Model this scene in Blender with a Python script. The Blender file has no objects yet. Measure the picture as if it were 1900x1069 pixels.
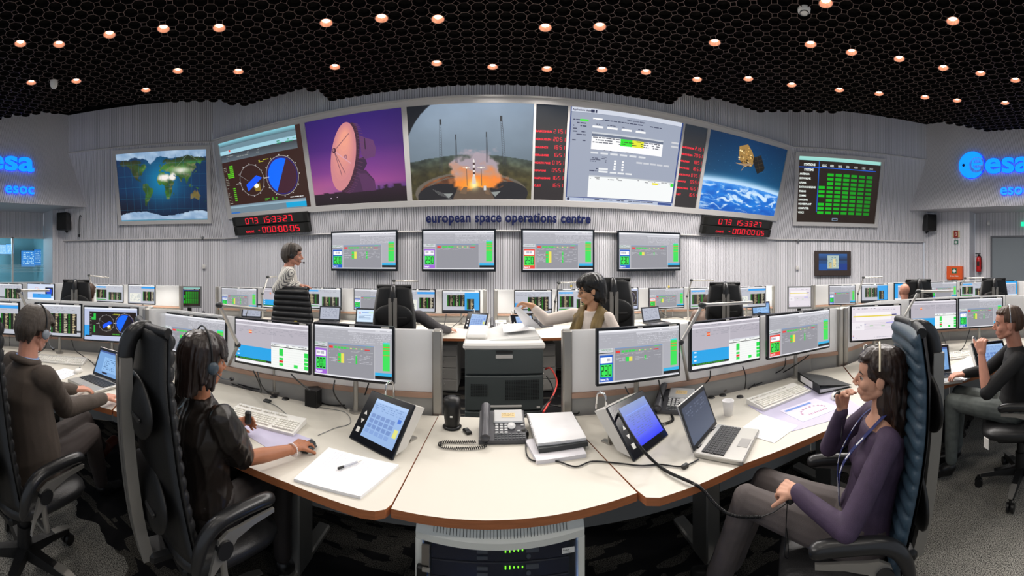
import bpy, bmesh, math, random
import numpy as np
from mathutils import Vector, Matrix, Quaternion

SC = bpy.context.scene
COL = SC.collection
PI = math.pi
V = Vector
# ------------------------------------------------------------------ camera: cylindrical panorama
F = 690.0; X0 = 914.0; YH = 485.0; EYE = 1.68
cd = bpy.data.cameras.new('camera'); cd.type = 'PANO'; cd.panorama_type = 'CENTRAL_CYLINDRICAL'
cd.central_cylindrical_radius = 1
cd.central_cylindrical_range_u_min = (0 - X0) / F; cd.central_cylindrical_range_u_max = (1900 - X0) / F
cd.central_cylindrical_range_v_min = -(1069 - YH) / F; cd.central_cylindrical_range_v_max = YH / F
cam = bpy.data.objects.new('camera', cd); COL.objects.link(cam)
cam.location = (0, 0, EYE); cam.rotation_euler = (PI / 2, 0, 0); SC.camera = cam
# ------------------------------------------------------------------ world and exposure
w = bpy.data.worlds.new('world'); SC.world = w; w.use_nodes = True
w.node_tree.nodes['Background'].inputs[0].default_value = (0.80, 0.88, 1.0, 1)
w.node_tree.nodes['Background'].inputs[1].default_value = 0.52
SC.view_settings.view_transform = 'Standard'; SC.view_settings.look = 'None'
SC.view_settings.exposure = 0.0; SC.view_settings.gamma = 1; SC.view_settings.use_curve_mapping = False
ZC = 4.88            # height of the honeycomb ceiling
LAMP_W = 25.0        # power of one downlight
LAMP_FAR = 112.0     # the wide wall-washing ones close to the video wall


def P(px, py, r):
    t = (px - X0) / F
    return V((r * math.sin(t), r * math.cos(t), EYE - r * (py - YH) / F))


def Q(px, py, z):
    return P(px, py, (EYE - z) * F / (py - YH))


def onplane(px, py, p0, n):
    d = P(px, py, 1.0) - V((0, 0, EYE)); n = V(n)
    t = (V(p0) - V((0, 0, EYE))).dot(n) / d.dot(n)
    return V((0, 0, EYE)) + d * t


# lamps of the room: (pixel x, pixel y) of the downlights in view, then unseen ones added overhead and behind the camera to light desks and faces
DOWN = [(36, 87), (116, 78), (212, 62), (316, 55), (403, 46), (608, 40), (713, 31), (820, 33), (1022, 50), (1125, 50),
        (1321, 73), (1504, 91), (1580, 104), (1668, 115), (1751, 129), (1763, 44), (1822, 137), (1888, 149), (57, 149), (143, 148),
        (268, 163), (337, 133), (438, 128), (624, 120), (816, 115), (922, 124), (1025, 127), (1109, 127), (1193, 130), (1291, 143),
        (1377, 147), (1460, 158), (1550, 166), (1625, 172), (1714, 177), (1781, 188), (1872, 192), (1532, 1)]
PITCH = 0.18
DLOC = []
for (x, y) in DOWN:
    q = Q(x, y, ZC); DLOC.append((round(q.x / PITCH) * PITCH, round(q.y / PITCH) * PITCH))
for gx, gy in ((-1.6, 2.6), (1.6, 2.6), (0, 3.0), (-2.9, .9), (-1.0, .7), (1.0, .7), (2.9, .9), (0, 1.6), (-2.2, -1.0), (0.2, -1.2), (2.4, -1.0), (-4.6, -.4), (4.8, -.4)):
    DLOC.append((gx, gy))
sd = bpy.data.lights.new('downlight_beam', 'SPOT')
sd.energy = LAMP_W; sd.spot_size = math.radians(128); sd.spot_blend = 0.8; sd.shadow_soft_size = 0.09; sd.color = (1.0, 0.93, 0.85)
sf = sd.copy(); sf.name = 'wall_washer_beam'; sf.energy = LAMP_FAR; sf.spot_size = math.radians(150); sf.spot_blend = .6; sf.color = (1.0, .95, .91)
sk = sd.copy(); sk.energy = 54; LIGHTS = []
for i, (x, y) in enumerate(DLOC):
    o = bpy.data.objects.new('downlight_beam', sf if math.hypot(x, y) > 5.3 and i < len(DOWN) else (sk if y < 1 and i >= len(DOWN) else sd)); COL.objects.link(o); o.location = (x, y, ZC - 0.08); LIGHTS.append(o)
# cool wall washers behind the video wall ledge are part of the building light
# ------------------------------------------------------------------ materials
MATS = {}


def lin(c):
    return tuple((x / 12.92 if x <= 0.04045 else ((x + 0.055) / 1.055) ** 2.4) for x in c[:3])


def mat(name, col, rough=0.5, metal=0.0, noise=0.0, nscale=40, bump=0.0, bscale=60, emit=None, estr=1.0, coat=0.0, trans=0.0, alpha=1.0, spec=0.5, stretch=None):
    """col in sRGB 0..1"""
    if name in MATS:
        return MATS[name]
    m = bpy.data.materials.new(name); m.use_nodes = True
    nt = m.node_tree; b = nt.nodes['Principled BSDF']
    c = (*lin(col), 1)
    b.inputs['Base Color'].default_value = c
    b.inputs['Roughness'].default_value = rough; b.inputs['Metallic'].default_value = metal
    b.inputs['Specular IOR Level'].default_value = spec
    if coat: b.inputs['Coat Weight'].default_value = coat; b.inputs['Coat Roughness'].default_value = 0.1
    if trans: b.inputs['Transmission Weight'].default_value = trans
    if alpha < 1: b.inputs['Alpha'].default_value = alpha
    if emit:
        b.inputs['Emission Color'].default_value = (*lin(emit), 1); b.inputs['Emission Strength'].default_value = estr
    tc = None
    if noise or bump:
        tc = nt.nodes.new('ShaderNodeTexCoord'); mp = nt.nodes.new('ShaderNodeMapping')
        nt.links.new(tc.outputs['Object'], mp.inputs[0])
        if stretch: mp.inputs['Scale'].default_value = stretch
    if noise:
        n = nt.nodes.new('ShaderNodeTexNoise'); n.inputs['Scale'].default_value = nscale; n.inputs['Detail'].default_value = 4
        r = nt.nodes.new('ShaderNodeValToRGB'); cc = lin(col)
        r.color_ramp.elements[0].position = 0.3; r.color_ramp.elements[1].position = 0.7
        r.color_ramp.elements[0].color = (*[x * (1 - noise) for x in cc], 1); r.color_ramp.elements[1].color = (*[min(1, x * (1 + noise)) for x in cc], 1)
        nt.links.new(mp.outputs[0], n.inputs[0]); nt.links.new(n.outputs[0], r.inputs[0]); nt.links.new(r.outputs[0], b.inputs['Base Color'])
    if bump:
        n2 = nt.nodes.new('ShaderNodeTexNoise'); n2.inputs['Scale'].default_value = bscale; n2.inputs['Detail'].default_value = 3
        bp = nt.nodes.new('ShaderNodeBump'); bp.inputs['Strength'].default_value = min(1, bump); bp.inputs['Distance'].default_value = 0.004 if bump <= 1 else .004 * bump
        nt.links.new(mp.outputs[0], n2.inputs[0]); nt.links.new(n2.outputs[0], bp.inputs['Height']); nt.links.new(bp.outputs[0], b.inputs['Normal'])
    MATS[name] = m
    return m


def screen_mat():
    if 'lit_screen' in MATS: return MATS['lit_screen']
    m = bpy.data.materials.new('lit_screen'); m.use_nodes = True
    nt = m.node_tree; b = nt.nodes['Principled BSDF']
    a = nt.nodes.new('ShaderNodeAttribute'); a.attribute_name = 'Col'
    b.inputs['Base Color'].default_value = (0.01, 0.01, 0.01, 1); b.inputs['Roughness'].default_value = 0.35
    nt.links.new(a.outputs['Color'], b.inputs['Emission Color']); b.inputs['Emission Strength'].default_value = 1.08
    MATS['lit_screen'] = m
    return m


def print_mat():
    """printed matter: ink colours from the mesh, lit by the room"""
    if 'printed_ink' in MATS: return MATS['printed_ink']
    m = bpy.data.materials.new('printed_ink'); m.use_nodes = True
    nt = m.node_tree; b = nt.nodes['Principled BSDF']
    a = nt.nodes.new('ShaderNodeAttribute'); a.attribute_name = 'Col'
    b.inputs['Roughness'].default_value = 0.6
    nt.links.new(a.outputs['Color'], b.inputs['Base Color'])
    MATS['printed_ink'] = m
    return m


SLAT = mat('wall_slat_grey', (0.87, 0.865, 0.88), 0.55)
GROOVE = mat('wall_groove', (0.33, 0.33, 0.34), 0.9)
WPLAIN = mat('wall_plain_grey', (0.80, 0.80, 0.82), 0.6)
FRAME = mat('light_frame', (0.80, 0.79, 0.78), 0.45)
BLACK = mat('black_plastic', (0.055, 0.055, 0.06), 0.38, bump=.15, bscale=300)
BEZEL = mat('dark_bezel', (0.045, 0.07, 0.10), 0.25)
DGREY = mat('dark_grey_plastic', (0.17, 0.185, 0.19), 0.45)
MGREY = mat('mid_grey_plastic', (0.42, 0.43, 0.44), 0.45)
LGREY = mat('light_grey_plastic', (0.80, 0.79, 0.77), 0.5)
WHITE = mat('white_plastic', (0.90, 0.89, 0.87), 0.45)
SILVER = mat('silver_metal', (0.74, 0.73, 0.71), 0.33, 0.75)
CHROME = mat('chrome_metal', (0.85, 0.85, 0.85), 0.12, 1.0)
ALU = mat('brushed_aluminium', (0.66, 0.65, 0.63), 0.38, 0.85)
DESK = mat('desk_laminate', (0.82, 0.80, 0.755), 0.42, noise=.012, nscale=300)
EDGE = mat('desk_wood_edge', (0.66, 0.40, 0.24), 0.45, noise=.12, nscale=12, stretch=(1, 1, 12))
STRIP = mat('pale_wood_edge', (0.72, 0.58, 0.50), 0.5)
PANEL = mat('white_glass_panel', (0.93, 0.93, 0.93), 0.2, coat=.5)
_n = PANEL.node_tree; _p = _n.nodes['Principled BSDF']; _tr = _n.nodes.new('ShaderNodeBsdfTranslucent'); _tr.inputs[0].default_value = (.95, .95, .95, 1); _mx = _n.nodes.new('ShaderNodeMixShader'); _mx.inputs[0].default_value = .45
_n.links.new(_p.outputs[0], _mx.inputs[1]); _n.links.new(_tr.outputs[0], _mx.inputs[2]); _n.links.new(_mx.outputs[0], _n.nodes['Material Output'].inputs[0])
PANELG = mat('grey_board', (0.66, 0.655, 0.64), 0.5)
PAPER = mat('paper_white', (0.93, 0.925, 0.93), 0.75)
RED = mat('red_paint', (0.75, 0.08, 0.08), 0.35)
CORD = mat('black_cord', (0.06, 0.06, 0.065), 0.45)


# ------------------------------------------------------------------ mesh builder
class MB:
    def __init__(s):
        s.v = []; s.f = []; s.mi = []; s.sm = []; s.mats = []; s.M = Matrix.Identity(4)

    def add(s, vs, fs, m, smooth=False):
        if m not in s.mats: s.mats.append(m)
        k = s.mats.index(m); n = len(s.v); M = s.M
        s.v.extend([tuple(M @ V(q)) for q in vs])
        for f in fs:
            s.f.append([n + i for i in f]); s.mi.append(k); s.sm.append(smooth)
        return s

    def box(s, c, d, m, rot=None, bev=0.0, seg=1):
        bm = bmesh.new(); bmesh.ops.create_cube(bm, size=1)
        bmesh.ops.scale(bm, vec=d, verts=bm.verts)
        if bev > 0:
            bmesh.ops.bevel(bm, geom=list(bm.edges), offset=min(bev, min(d) * .49), segments=seg, affect='EDGES', profile=.5)
        R = Matrix.Identity(3) if rot is None else (rot if isinstance(rot, Matrix) else Matrix.Rotation(rot, 3, 'Z'))
        bm.verts.index_update()
        vs = [R @ v.co + V(c) for v in bm.verts]; fs = [[v.index for v in f.verts] for f in bm.faces]
        bm.free()
        return s.add(vs, fs, m, False)

    def tube(s, pts, r, m, n=8, closed=False, caps=True, smooth=True):
        pts = [V(p) for p in pts]; k = len(pts)
        rs = r if isinstance(r, (list, tuple)) else [r] * k
        vs = []; fs = []; N = None
        for i, p in enumerate(pts):
            a = pts[(i - 1) % k] if (closed or i > 0) else p
            b = pts[(i + 1) % k] if (closed or i < k - 1) else p
            t = (b - a)
            if t.length < 1e-9: t = V((0, 0, 1))
            t.normalize()
            if N is None:
                N = t.orthogonal().normalized()
            else:
                N = (N - t * N.dot(t))
                N = N.normalized() if N.length > 1e-6 else t.orthogonal().normalized()
            B = t.cross(N)
            for j in range(n):
                a_ = 2 * PI * j / n
                vs.append(p + (N * math.cos(a_) + B * math.sin(a_)) * rs[i])
        for i in range(k if closed else k - 1):
            for j in range(n):
                i2 = (i + 1) % k; j2 = (j + 1) % n
                fs.append([i * n + j, i * n + j2, i2 * n + j2, i2 * n + j])
        s.add(vs, fs, m, smooth)
        if caps and not closed:
            s.add(vs[:n], [list(range(n))[::-1]], m); s.add(vs[-n:], [list(range(n))], m)
        return s

    def cyl(s, p0, p1, r0, m, r1=None, n=16, smooth=True):
        return s.tube([p0, p1], [r0, r0 if r1 is None else r1], m, n=n, smooth=smooth)

    def prism(s, poly, z0, z1, mt, ms=None, mb=None):
        n = len(poly); ms = ms or mt
        s.add([(x, y, z1) for x, y in poly], [list(range(n))], mt)
        s.add([(x, y, z0) for x, y in poly], [list(range(n))[::-1]], mb or ms)
        vs = [(x, y, z0) for x, y in poly] + [(x, y, z1) for x, y in poly]
        return s.add(vs, [[i, (i + 1) % n, (i + 1) % n + n, i + n] for i in range(n)], ms)

    def lathe(s, prof, m, n=20, c=(0, 0, 0), smooth=True):
        vs = []; k = len(prof)
        for r, z in prof:
            for j in range(n):
                a = 2 * PI * j / n; vs.append((c[0] + r * math.cos(a), c[1] + r * math.sin(a), c[2] + z))
        fs = [[i * n + j, i * n + (j + 1) % n, (i + 1) * n + (j + 1) % n, (i + 1) * n + j] for i in range(k - 1) for j in range(n)]
        return s.add(vs, fs, m, smooth)

    def ell(s, c, r, m, n=16, k=10, rot=None):
        vs = []; R = rot or Matrix.Identity(3)
        for i in range(k + 1):
            th = PI * i / k
            for j in range(n):
                a = 2 * PI * j / n
                vs.append(R @ V((r[0] * math.sin(th) * math.cos(a), r[1] * math.sin(th) * math.sin(a), r[2] * math.cos(th))) + V(c))
        fs = [[i * n + j, (i + 1) * n + j, (i + 1) * n + (j + 1) % n, i * n + (j + 1) % n] for i in range(k) for j in range(n)]
        return s.add(vs, fs, m, True)

    def quad(s, a, b, c, d, m): return s.add([a, b, c, d], [[0, 1, 2, 3]], m)

    def build_each(s, name, parent=None, M=None):
        """one object per separate piece"""
        par = list(range(len(s.v)))
        def find(i):
            while par[i] != i: par[i] = par[par[i]]; i = par[i]
            return i
        key = {}
        for i, q in enumerate(s.v):
            k = tuple(round(c, 6) for c in q)
            if k in key: par[find(i)] = find(key[k])
            else: key[k] = i
        for f in s.f:
            for i in f[1:]: par[find(i)] = find(f[0])
        grp = {}
        for j, f in enumerate(s.f): grp.setdefault(find(f[0]), []).append(j)
        out = []
        for js in grp.values():
            m = MB(); idx = {}
            for j in js:
                for i in s.f[j]:
                    if i not in idx: idx[i] = len(m.v); m.v.append(s.v[i])
                mt = s.mats[s.mi[j]]
                if mt not in m.mats: m.mats.append(mt)
                m.f.append([idx[i] for i in s.f[j]]); m.mi.append(m.mats.index(mt)); m.sm.append(s.sm[j])
            out.append(m.build(name, parent, M))
        return out

    def build(s, name, parent=None, M=None):
        me = bpy.data.meshes.new(name)
        me.from_pydata([tuple(q) for q in s.v], [], s.f)
        for m in s.mats: me.materials.append(m)
        me.polygons.foreach_set('material_index', s.mi); me.polygons.foreach_set('use_smooth', s.sm)
        me.update(); me.validate()
        o = bpy.data.objects.new(name, me); COL.objects.link(o)
        if parent is not None: o.parent = parent
        if M is not None:
            if parent is None: o.matrix_world = M
            else: o.matrix_local = M
        return o


def tag(o, label=None, cat=None, group=None, kind=None):
    if label: o['label'] = label
    if cat: o['category'] = cat
    if group: o['group'] = group
    if kind: o['kind'] = kind
    return o


def thing(name, label, cat, loc=(0, 0, 0), rz=0.0, group=None, M=None):
    o = bpy.data.objects.new(name, None); COL.objects.link(o); o.empty_display_size = .05
    if M is not None: o.matrix_world = M
    else: o.location = loc; o.rotation_euler = (0, 0, rz)
    return tag(o, label, cat, group)


def struct(name, mb, label=None):
    o = mb.build(name); o['kind'] = 'structure'
    if label: o['label'] = label
    return o


def dup(root, loc=None, rz=None, label=None, group=None, M=None, skip=()):
    def cp(o, par):
        c = o.copy(); COL.objects.link(c); c.parent = par
        for ch in kids[o.name]:
            if ch.name.split('.')[0] not in skip: cp(ch, c)
        return c
    kids = {}
    def walk(o):
        kids[o.name] = list(o.children)
        for ch in o.children: walk(ch)
    walk(root)
    r = cp(root, None)
    if M is not None: r.matrix_world = M
    else:
        r.location = loc; r.rotation_euler = (0, 0, rz or 0)
    if label: r['label'] = label
    if group: r['group'] = group
    return r


def basis(o, x, y, z):
    m = Matrix.Identity(4)
    for i in range(3):
        m[i][0] = x[i]; m[i][1] = y[i]; m[i][2] = z[i]; m[i][3] = o[i]
    return m


def smoothpath(pts, k=6):
    pts = [V(p) for p in pts]; out = []
    for i in range(len(pts) - 1):
        p0 = pts[max(i - 1, 0)]; p1 = pts[i]; p2 = pts[i + 1]; p3 = pts[min(i + 2, len(pts) - 1)]
        for j in range(k):
            t = j / k
            out.append(0.5 * ((2 * p1) + (p2 - p0) * t + (2 * p0 - 5 * p1 + 4 * p2 - p3) * t * t + (3 * p1 - p0 - 3 * p2 + p3) * t ** 3))
    out.append(pts[-1]); return out


def coil(pts, R, r, turns, mbd, m, n=5, per=7):
    pts = smoothpath(pts, 14); L = [0]
    for a, b in zip(pts, pts[1:]): L.append(L[-1] + (b - a).length)
    out = []; N = None; tot = int(turns * per)
    for i in range(tot + 1):
        d = L[-1] * i / tot
        k = max(j for j in range(len(L)) if L[j] <= d + 1e-9); k = min(k, len(pts) - 2)
        f = (d - L[k]) / max(L[k + 1] - L[k], 1e-9)
        p = pts[k].lerp(pts[k + 1], f); t = (pts[k + 1] - pts[k]).normalized()
        N = t.orthogonal().normalized() if N is None else (N - t * N.dot(t)).normalized()
        B = t.cross(N); a = 2 * PI * i / per
        out.append(p + (N * math.cos(a) + B * math.sin(a)) * R)
    mbd.tube(out, r, m, n=n)


# ------------------------------------------------------------------ text and screens
_T = {}


def text_mesh(s, bold=0.0, align='LEFT'):
    k = (s, bold, align)
    if k in _T: return _T[k]
    cu = bpy.data.curves.new('t', 'FONT'); cu.body = s; cu.size = 1; cu.resolution_u = 2; cu.offset = bold; cu.align_x = align
    ob = bpy.data.objects.new('t', cu); COL.objects.link(ob)
    dg = bpy.context.evaluated_depsgraph_get(); ev = ob.evaluated_get(dg); me = ev.to_mesh()
    vs = [tuple(v.co) for v in me.vertices]; fs = [list(p.vertices) for p in me.polygons]
    ev.to_mesh_clear(); bpy.data.objects.remove(ob); bpy.data.curves.remove(cu)
    _T[k] = (vs, fs); return _T[k]


def solid_text(s, size, depth, bold=0.0, align='CENTER', shear=0.0, spacing=1.0, scalex=1.0):
    cu = bpy.data.curves.new('t', 'FONT'); cu.body = s; cu.size = size; cu.resolution_u = 6; cu.offset = bold * size; cu.align_x = align
    cu.extrude = depth / 2; cu.shear = shear; cu.space_character = spacing
    ob = bpy.data.objects.new('t', cu); COL.objects.link(ob)
    dg = bpy.context.evaluated_depsgraph_get(); ev = ob.evaluated_get(dg); me = ev.to_mesh()
    vs = [(v.co.x * scalex, -v.co.z, v.co.y) for v in me.vertices]; fs = [list(p.vertices) for p in me.polygons]   # stand the letters up in XZ
    ev.to_mesh_clear(); bpy.data.objects.remove(ob); bpy.data.curves.remove(cu)
    return vs, fs


class Canvas:
    """flat printed or lit surface, x right 0..W, z up 0..H, facing -Y; u,v in 0..1 from the top left"""
    def __init__(s, W, H, bg=(0, 0, 0), step=0.00004):
        s.W = W; s.H = H; s.v = []; s.f = []; s.c = []; s.k = 0; s.step = step
        s.rng = random.Random(int(W * 1e4) + int(H * 1e3)); s.rect(0, 0, 1, 1, bg)

    def poly(s, uv, col, up=True):
        if up: s.k += 1
        n = len(s.v); y = -s.k * s.step
        s.v.extend([((u) * s.W, y, (1 - v) * s.H) for u, v in uv]); s.f.append([n + len(uv) - 1 - i for i in range(len(uv))]); s.c.append([col] * len(uv))

    def rect(s, u0, v0, u1, v1, col, up=True):
        s.poly([(u0, v0), (u1, v0), (u1, v1), (u0, v1)], col, up)

    def vgrad(s, u0, v0, u1, v1, c0, c1):
        s.poly([(u0, v0), (u1, v0), (u1, v1), (u0, v1)], c0); s.c[-1] = [c0, c0, c1, c1]

    def ell(s, u, v, ru, rv, col, a0=0, a1=2 * PI, n=28):
        s.poly([(u + ru * math.cos(a0 + (a1 - a0) * i / n), v + rv * math.sin(a0 + (a1 - a0) * i / n)) for i in range(n)], col)

    def ring(s, u, v, ru, rv, w, col, n=36):
        s.k += 1
        for i in range(n):
            a = 2 * PI * i / n; b = 2 * PI * (i + 1) / n; g = 1 - w
            s.poly([(u + ru * math.cos(a), v + rv * math.sin(a)), (u + ru * math.cos(b), v + rv * math.sin(b)), (u + ru * g * math.cos(b), v + rv * g * math.sin(b)), (u + ru * g * math.cos(a), v + rv * g * math.sin(a))], col, False)

    def line(s, u0, v0, u1, v1, w, col):
        a = s.W / s.H; dx = (u1 - u0) * a; dy = v1 - v0; L = math.hypot(dx, dy) or 1; nx = -dy / L * w / 2 / a; ny = dx / L * w / 2
        s.poly([(u0 + nx, v0 + ny), (u1 + nx, v1 + ny), (u1 - nx, v1 - ny), (u0 - nx, v0 - ny)], col)

    def text(s, u, v, h, t, col, bold=0.03, align='LEFT', sx=1.0):
        vs, fs = text_mesh(t, bold, align); s.k += 1; n = len(s.v); y = -s.k * s.step; hh = h * s.H * 1.35
        s.v.extend([(u * s.W + a * hh * sx, y, (1 - v) * s.H + b * hh) for a, b, _ in vs])
        for f in fs: s.f.append([n + i for i in f]); s.c.append([col] * len(f))

    def scribble(s, u0, v0, u1, v1, rows, col, dens=.6, h=.45, wmin=.008, wmax=.05):
        """rows of unreadable small text"""
        s.k += 1; r = s.rng
        for i in range(rows):
            v = v0 + (v1 - v0) * i / rows; hh = (v1 - v0) / rows * h; u = u0
            while u < u1:
                w_ = r.uniform(wmin, wmax)
                if r.random() < dens: s.rect(u, v, min(u + w_, u1), v + hh, col, False)
                u += w_ + .006

    def seg(s, u, v, w, h, t, col):
        """seven segment digits"""
        D = {'0': 'abcdef', '1': 'bc', '2': 'abged', '3': 'abgcd', '4': 'fgbc', '5': 'afgcd', '6': 'afgedc', '7': 'abc', '8': 'abcdefg', '9': 'abcdfg'}
        T = .17; s.k += 1; q = lambda a, b, c, d: s.rect(u_ + a * w, v + b * h, u_ + c * w, v + d * h, col, False); u_ = u; tw = .22; th = .11
        for ch in t:
            if ch in (':', '.'):
                q(.05, .28, .2, .38)
                q(.05, .66, .2, .76); u_ += w * .34; continue
            if ch == '+':
                q(.1, .45, .8, .55); q(.35, .3, .55, .7); u_ += w * 1.1; continue
            if ch == ' ': u_ += w * .7; continue
            for g in D[ch]:
                if g == 'a': q(tw * .6, 0, 1 - tw * .6, th)
                if g == 'g': q(tw * .6, .5 - th / 2, 1 - tw * .6, .5 + th / 2)
                if g == 'd': q(tw * .6, 1 - th, 1 - tw * .6, 1)
                if g == 'f': q(0, .04, tw, .48)
                if g == 'e': q(0, .52, tw, .96)
                if g == 'b': q(1 - tw, .04, 1, .48)
                if g == 'c': q(1 - tw, .52, 1, .96)
            u_ += w * 1.28

    def paint(s, nx, ny, fn, u0=0, v0=0, u1=1, v1=1):
        """fn(U,V) -> (ny+1,nx+1,3) sRGB picture painted on a fine grid"""
        s.k += 1; y = -s.k * s.step
        U, Vv = np.meshgrid(np.linspace(0, 1, nx + 1), np.linspace(0, 1, ny + 1))
        C = np.clip(fn(U, Vv), 0, 1); n = len(s.v)
        UU = u0 + U * (u1 - u0); VV = v0 + Vv * (v1 - v0)
        s.v.extend([(a * s.W, y, (1 - b) * s.H) for a, b in zip(UU.ravel(), VV.ravel())])
        Cf = [tuple(c) for c in C.reshape(-1, 3)]
        for j in range(ny):
            for i in range(nx):
                a = j * (nx + 1) + i; q = [a, a + nx + 1, a + nx + 2, a + 1]
                s.f.append([n + t for t in q]); s.c.append([Cf[t] for t in q])

    def build(s, name, parent=None, M=None, m=None):
        me = bpy.data.meshes.new(name); me.from_pydata(s.v, [], s.f)
        ca = me.color_attributes.new('Col', 'FLOAT_COLOR', 'CORNER')
        arr = np.array([(*c, 1) for cs in s.c for c in cs], dtype=np.float32)
        rgb = arr[:, :3]; arr[:, :3] = np.where(rgb <= .04045, rgb / 12.92, ((rgb + .055) / 1.055) ** 2.4)
        ca.data.foreach_set('color', arr.ravel())
        me.materials.append(m or screen_mat()); me.update()
        o = bpy.data.objects.new(name, me); COL.objects.link(o)
        if parent is not None: o.parent = parent
        if M is not None:
            if parent is None: o.matrix_world = M
            else: o.matrix_local = M
        return o


def vnoise(U, W, scale, seed=0, octv=4, aspect=1.0):
    rs = np.random.RandomState(seed); out = np.zeros_like(U); amp = 1; tot = 0
    for o in range(octv):
        n = int(scale * 2 ** o) + 3; g = rs.rand(int(n * max(aspect, 1)) + 3, n + 3)
        x = U * scale * 2 ** o; y = W * scale * 2 ** o * aspect
        xi = np.floor(x).astype(int) % n; yi = np.floor(y).astype(int) % (g.shape[0] - 2); fx = x - np.floor(x); fy = y - np.floor(y)
        fx = fx * fx * (3 - 2 * fx); fy = fy * fy * (3 - 2 * fy)
        out += amp * ((g[yi, xi] * (1 - fx) + g[yi, xi + 1] * fx) * (1 - fy) + (g[yi + 1, xi] * (1 - fx) + g[yi + 1, xi + 1] * fx) * fy)
        tot += amp; amp *= .5
    return out / tot


def mixc(a, b, t):
    t = np.clip(t, 0, 1)[..., None]; return np.asarray(a) * (1 - t) + np.asarray(b) * t
# ================================================================== room shell
def slat_quad(mb, a0, b0, a1, b1, pitch=0.048, gap=0.20, depth=0.016):
    """a0->b0 lower edge, a1->b1 upper edge, left to right as seen from the room"""
    a0, b0, a1, b1 = map(V, (a0, b0, a1, b1))
    n = (b0 - a0).cross(a1 - a0).normalized() * -1          # into the wall
    mb.quad(a0 + n * depth, b0 + n * depth, b1 + n * depth, a1 + n * depth, GROOVE)
    L = max((b0 - a0).length, (b1 - a1).length); k = max(1, int(round(L / pitch)))
    vs = []; fs = []
    for i in range(k):
        t0 = (i + gap / 2) / k; t1 = (i + 1 - gap / 2) / k
        p = [a0.lerp(b0, t0), a0.lerp(b0, t1), a1.lerp(b1, t1), a1.lerp(b1, t0)]
        m = len(vs); vs += p + [q + n * depth for q in p]
        fs += [[m, m + 1, m + 2, m + 3], [m, m + 3, m + 7, m + 4], [m + 1, m + 5, m + 6, m + 2]]
    mb.add(vs, fs, SLAT)
    return n


ZL = 2.29; ZT = 4.66; ZS = 3.20; ZTOP = 5.7
L1 = V((-9.3, 4.27, ZT)); L0 = V((-6.33, 6.75, ZT)); R0 = V((6.9, 6.75, ZT)); R1 = V((10.03, 4.3, ZT))


def facet(a, b, lean=0.73):
    x = (b - a).normalized(); nh = V((-x.y, x.x, 0)).normalized()
    if nh.dot((a + b) / 2) < 0: nh = -nh
    bot = a + nh * lean; bot.z = ZL
    z = (a - bot).normalized(); y = z.cross(x).normalized()
    return x, y, z, nh, bot


def inter2(p, d, q, e):
    den = d.x * e.y - d.y * e.x; t = ((q.x - p.x) * e.y - (q.y - p.y) * e.x) / den
    return V((p.x + d.x * t, p.y + d.y * t, p.z))


xc, yc, zc_, nc, bc = facet(L0, R0)
xl, yl, zl_, nl, bl = facet(L1, L0)
xr, yr, zr_, nr, br = facet(R0, R1)
cL = inter2(bc, xc, bl, xl); cR = inter2(bc, xc, br, xr)         # lower corners at ledge height
eL = bl - xl * 0.55; eR = R1 + nr * 0.73; eR.z = ZL; eR = eR + xr * 0.35
# tilted and upper walls
mb = MB(); slat_quad(mb, cL, cR, L0, R0); struct('wall_front', mb, 'leaning slatted grey wall that carries the video screens')
mb = MB(); slat_quad(mb, bl - xl * .5, cL, L1 - xl * .02, L0); struct('wall_front_left', mb)
mb = MB(); slat_quad(mb, cR, eR + xr * .1, R0, R1 + xr * .02); struct('wall_front_right', mb)
up = lambda p, z: V((p.x, p.y, z))
mb = MB(); slat_quad(mb, L0, R0, up(L0, ZTOP), up(R0, ZTOP)); struct('wall_upper_front', mb)
mb = MB(); slat_quad(mb, L1, L0, up(L1, ZTOP), up(L0, ZTOP)); struct('wall_upper_front_left', mb)
mb = MB(); slat_quad(mb, R0, R1, up(R0, ZTOP), up(R1, ZTOP)); struct('wall_upper_front_right', mb)
# lower walls, slightly set back under the ledge
sb = 0.06
oL = (nc + nl) / (1 + nc.dot(nl)) * sb; oR = (nc + nr) / (1 + nc.dot(nr)) * sb
mb = MB(); slat_quad(mb, up(cL + oL, 0), up(cR + oR, 0), cL + oL, cR + oR); struct('wall_lower_front', mb)
mb = MB(); slat_quad(mb, up(eL + nl * sb, 0), up(cL + oL, 0), eL + nl * sb, cL + oL); struct('wall_lower_front_left', mb)
mb = MB(); slat_quad(mb, up(cR + oR, 0), up(eR + nr * sb, 0), cR + oR, eR + nr * sb); struct('wall_lower_front_right', mb)
mb = MB()
for a, b, n in ((cL, cR, nc), (eL, cL, nl), (cR, eR, nr)):
    mb.quad(a, b, b + n * .1, a + n * .1, WPLAIN)
    mb.tube([a - n * .012, b - n * .012], .016, FRAME, n=6)
struct('trim_1', mb, 'thin ledge line running along the wall above the small monitors')
mb = MB()
for a, b in ((L1, L0), (L0, R0), (R0, R1)):
    mb.tube([a, b], .02, FRAME, n=6)
struct('trim_2', mb)

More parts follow.
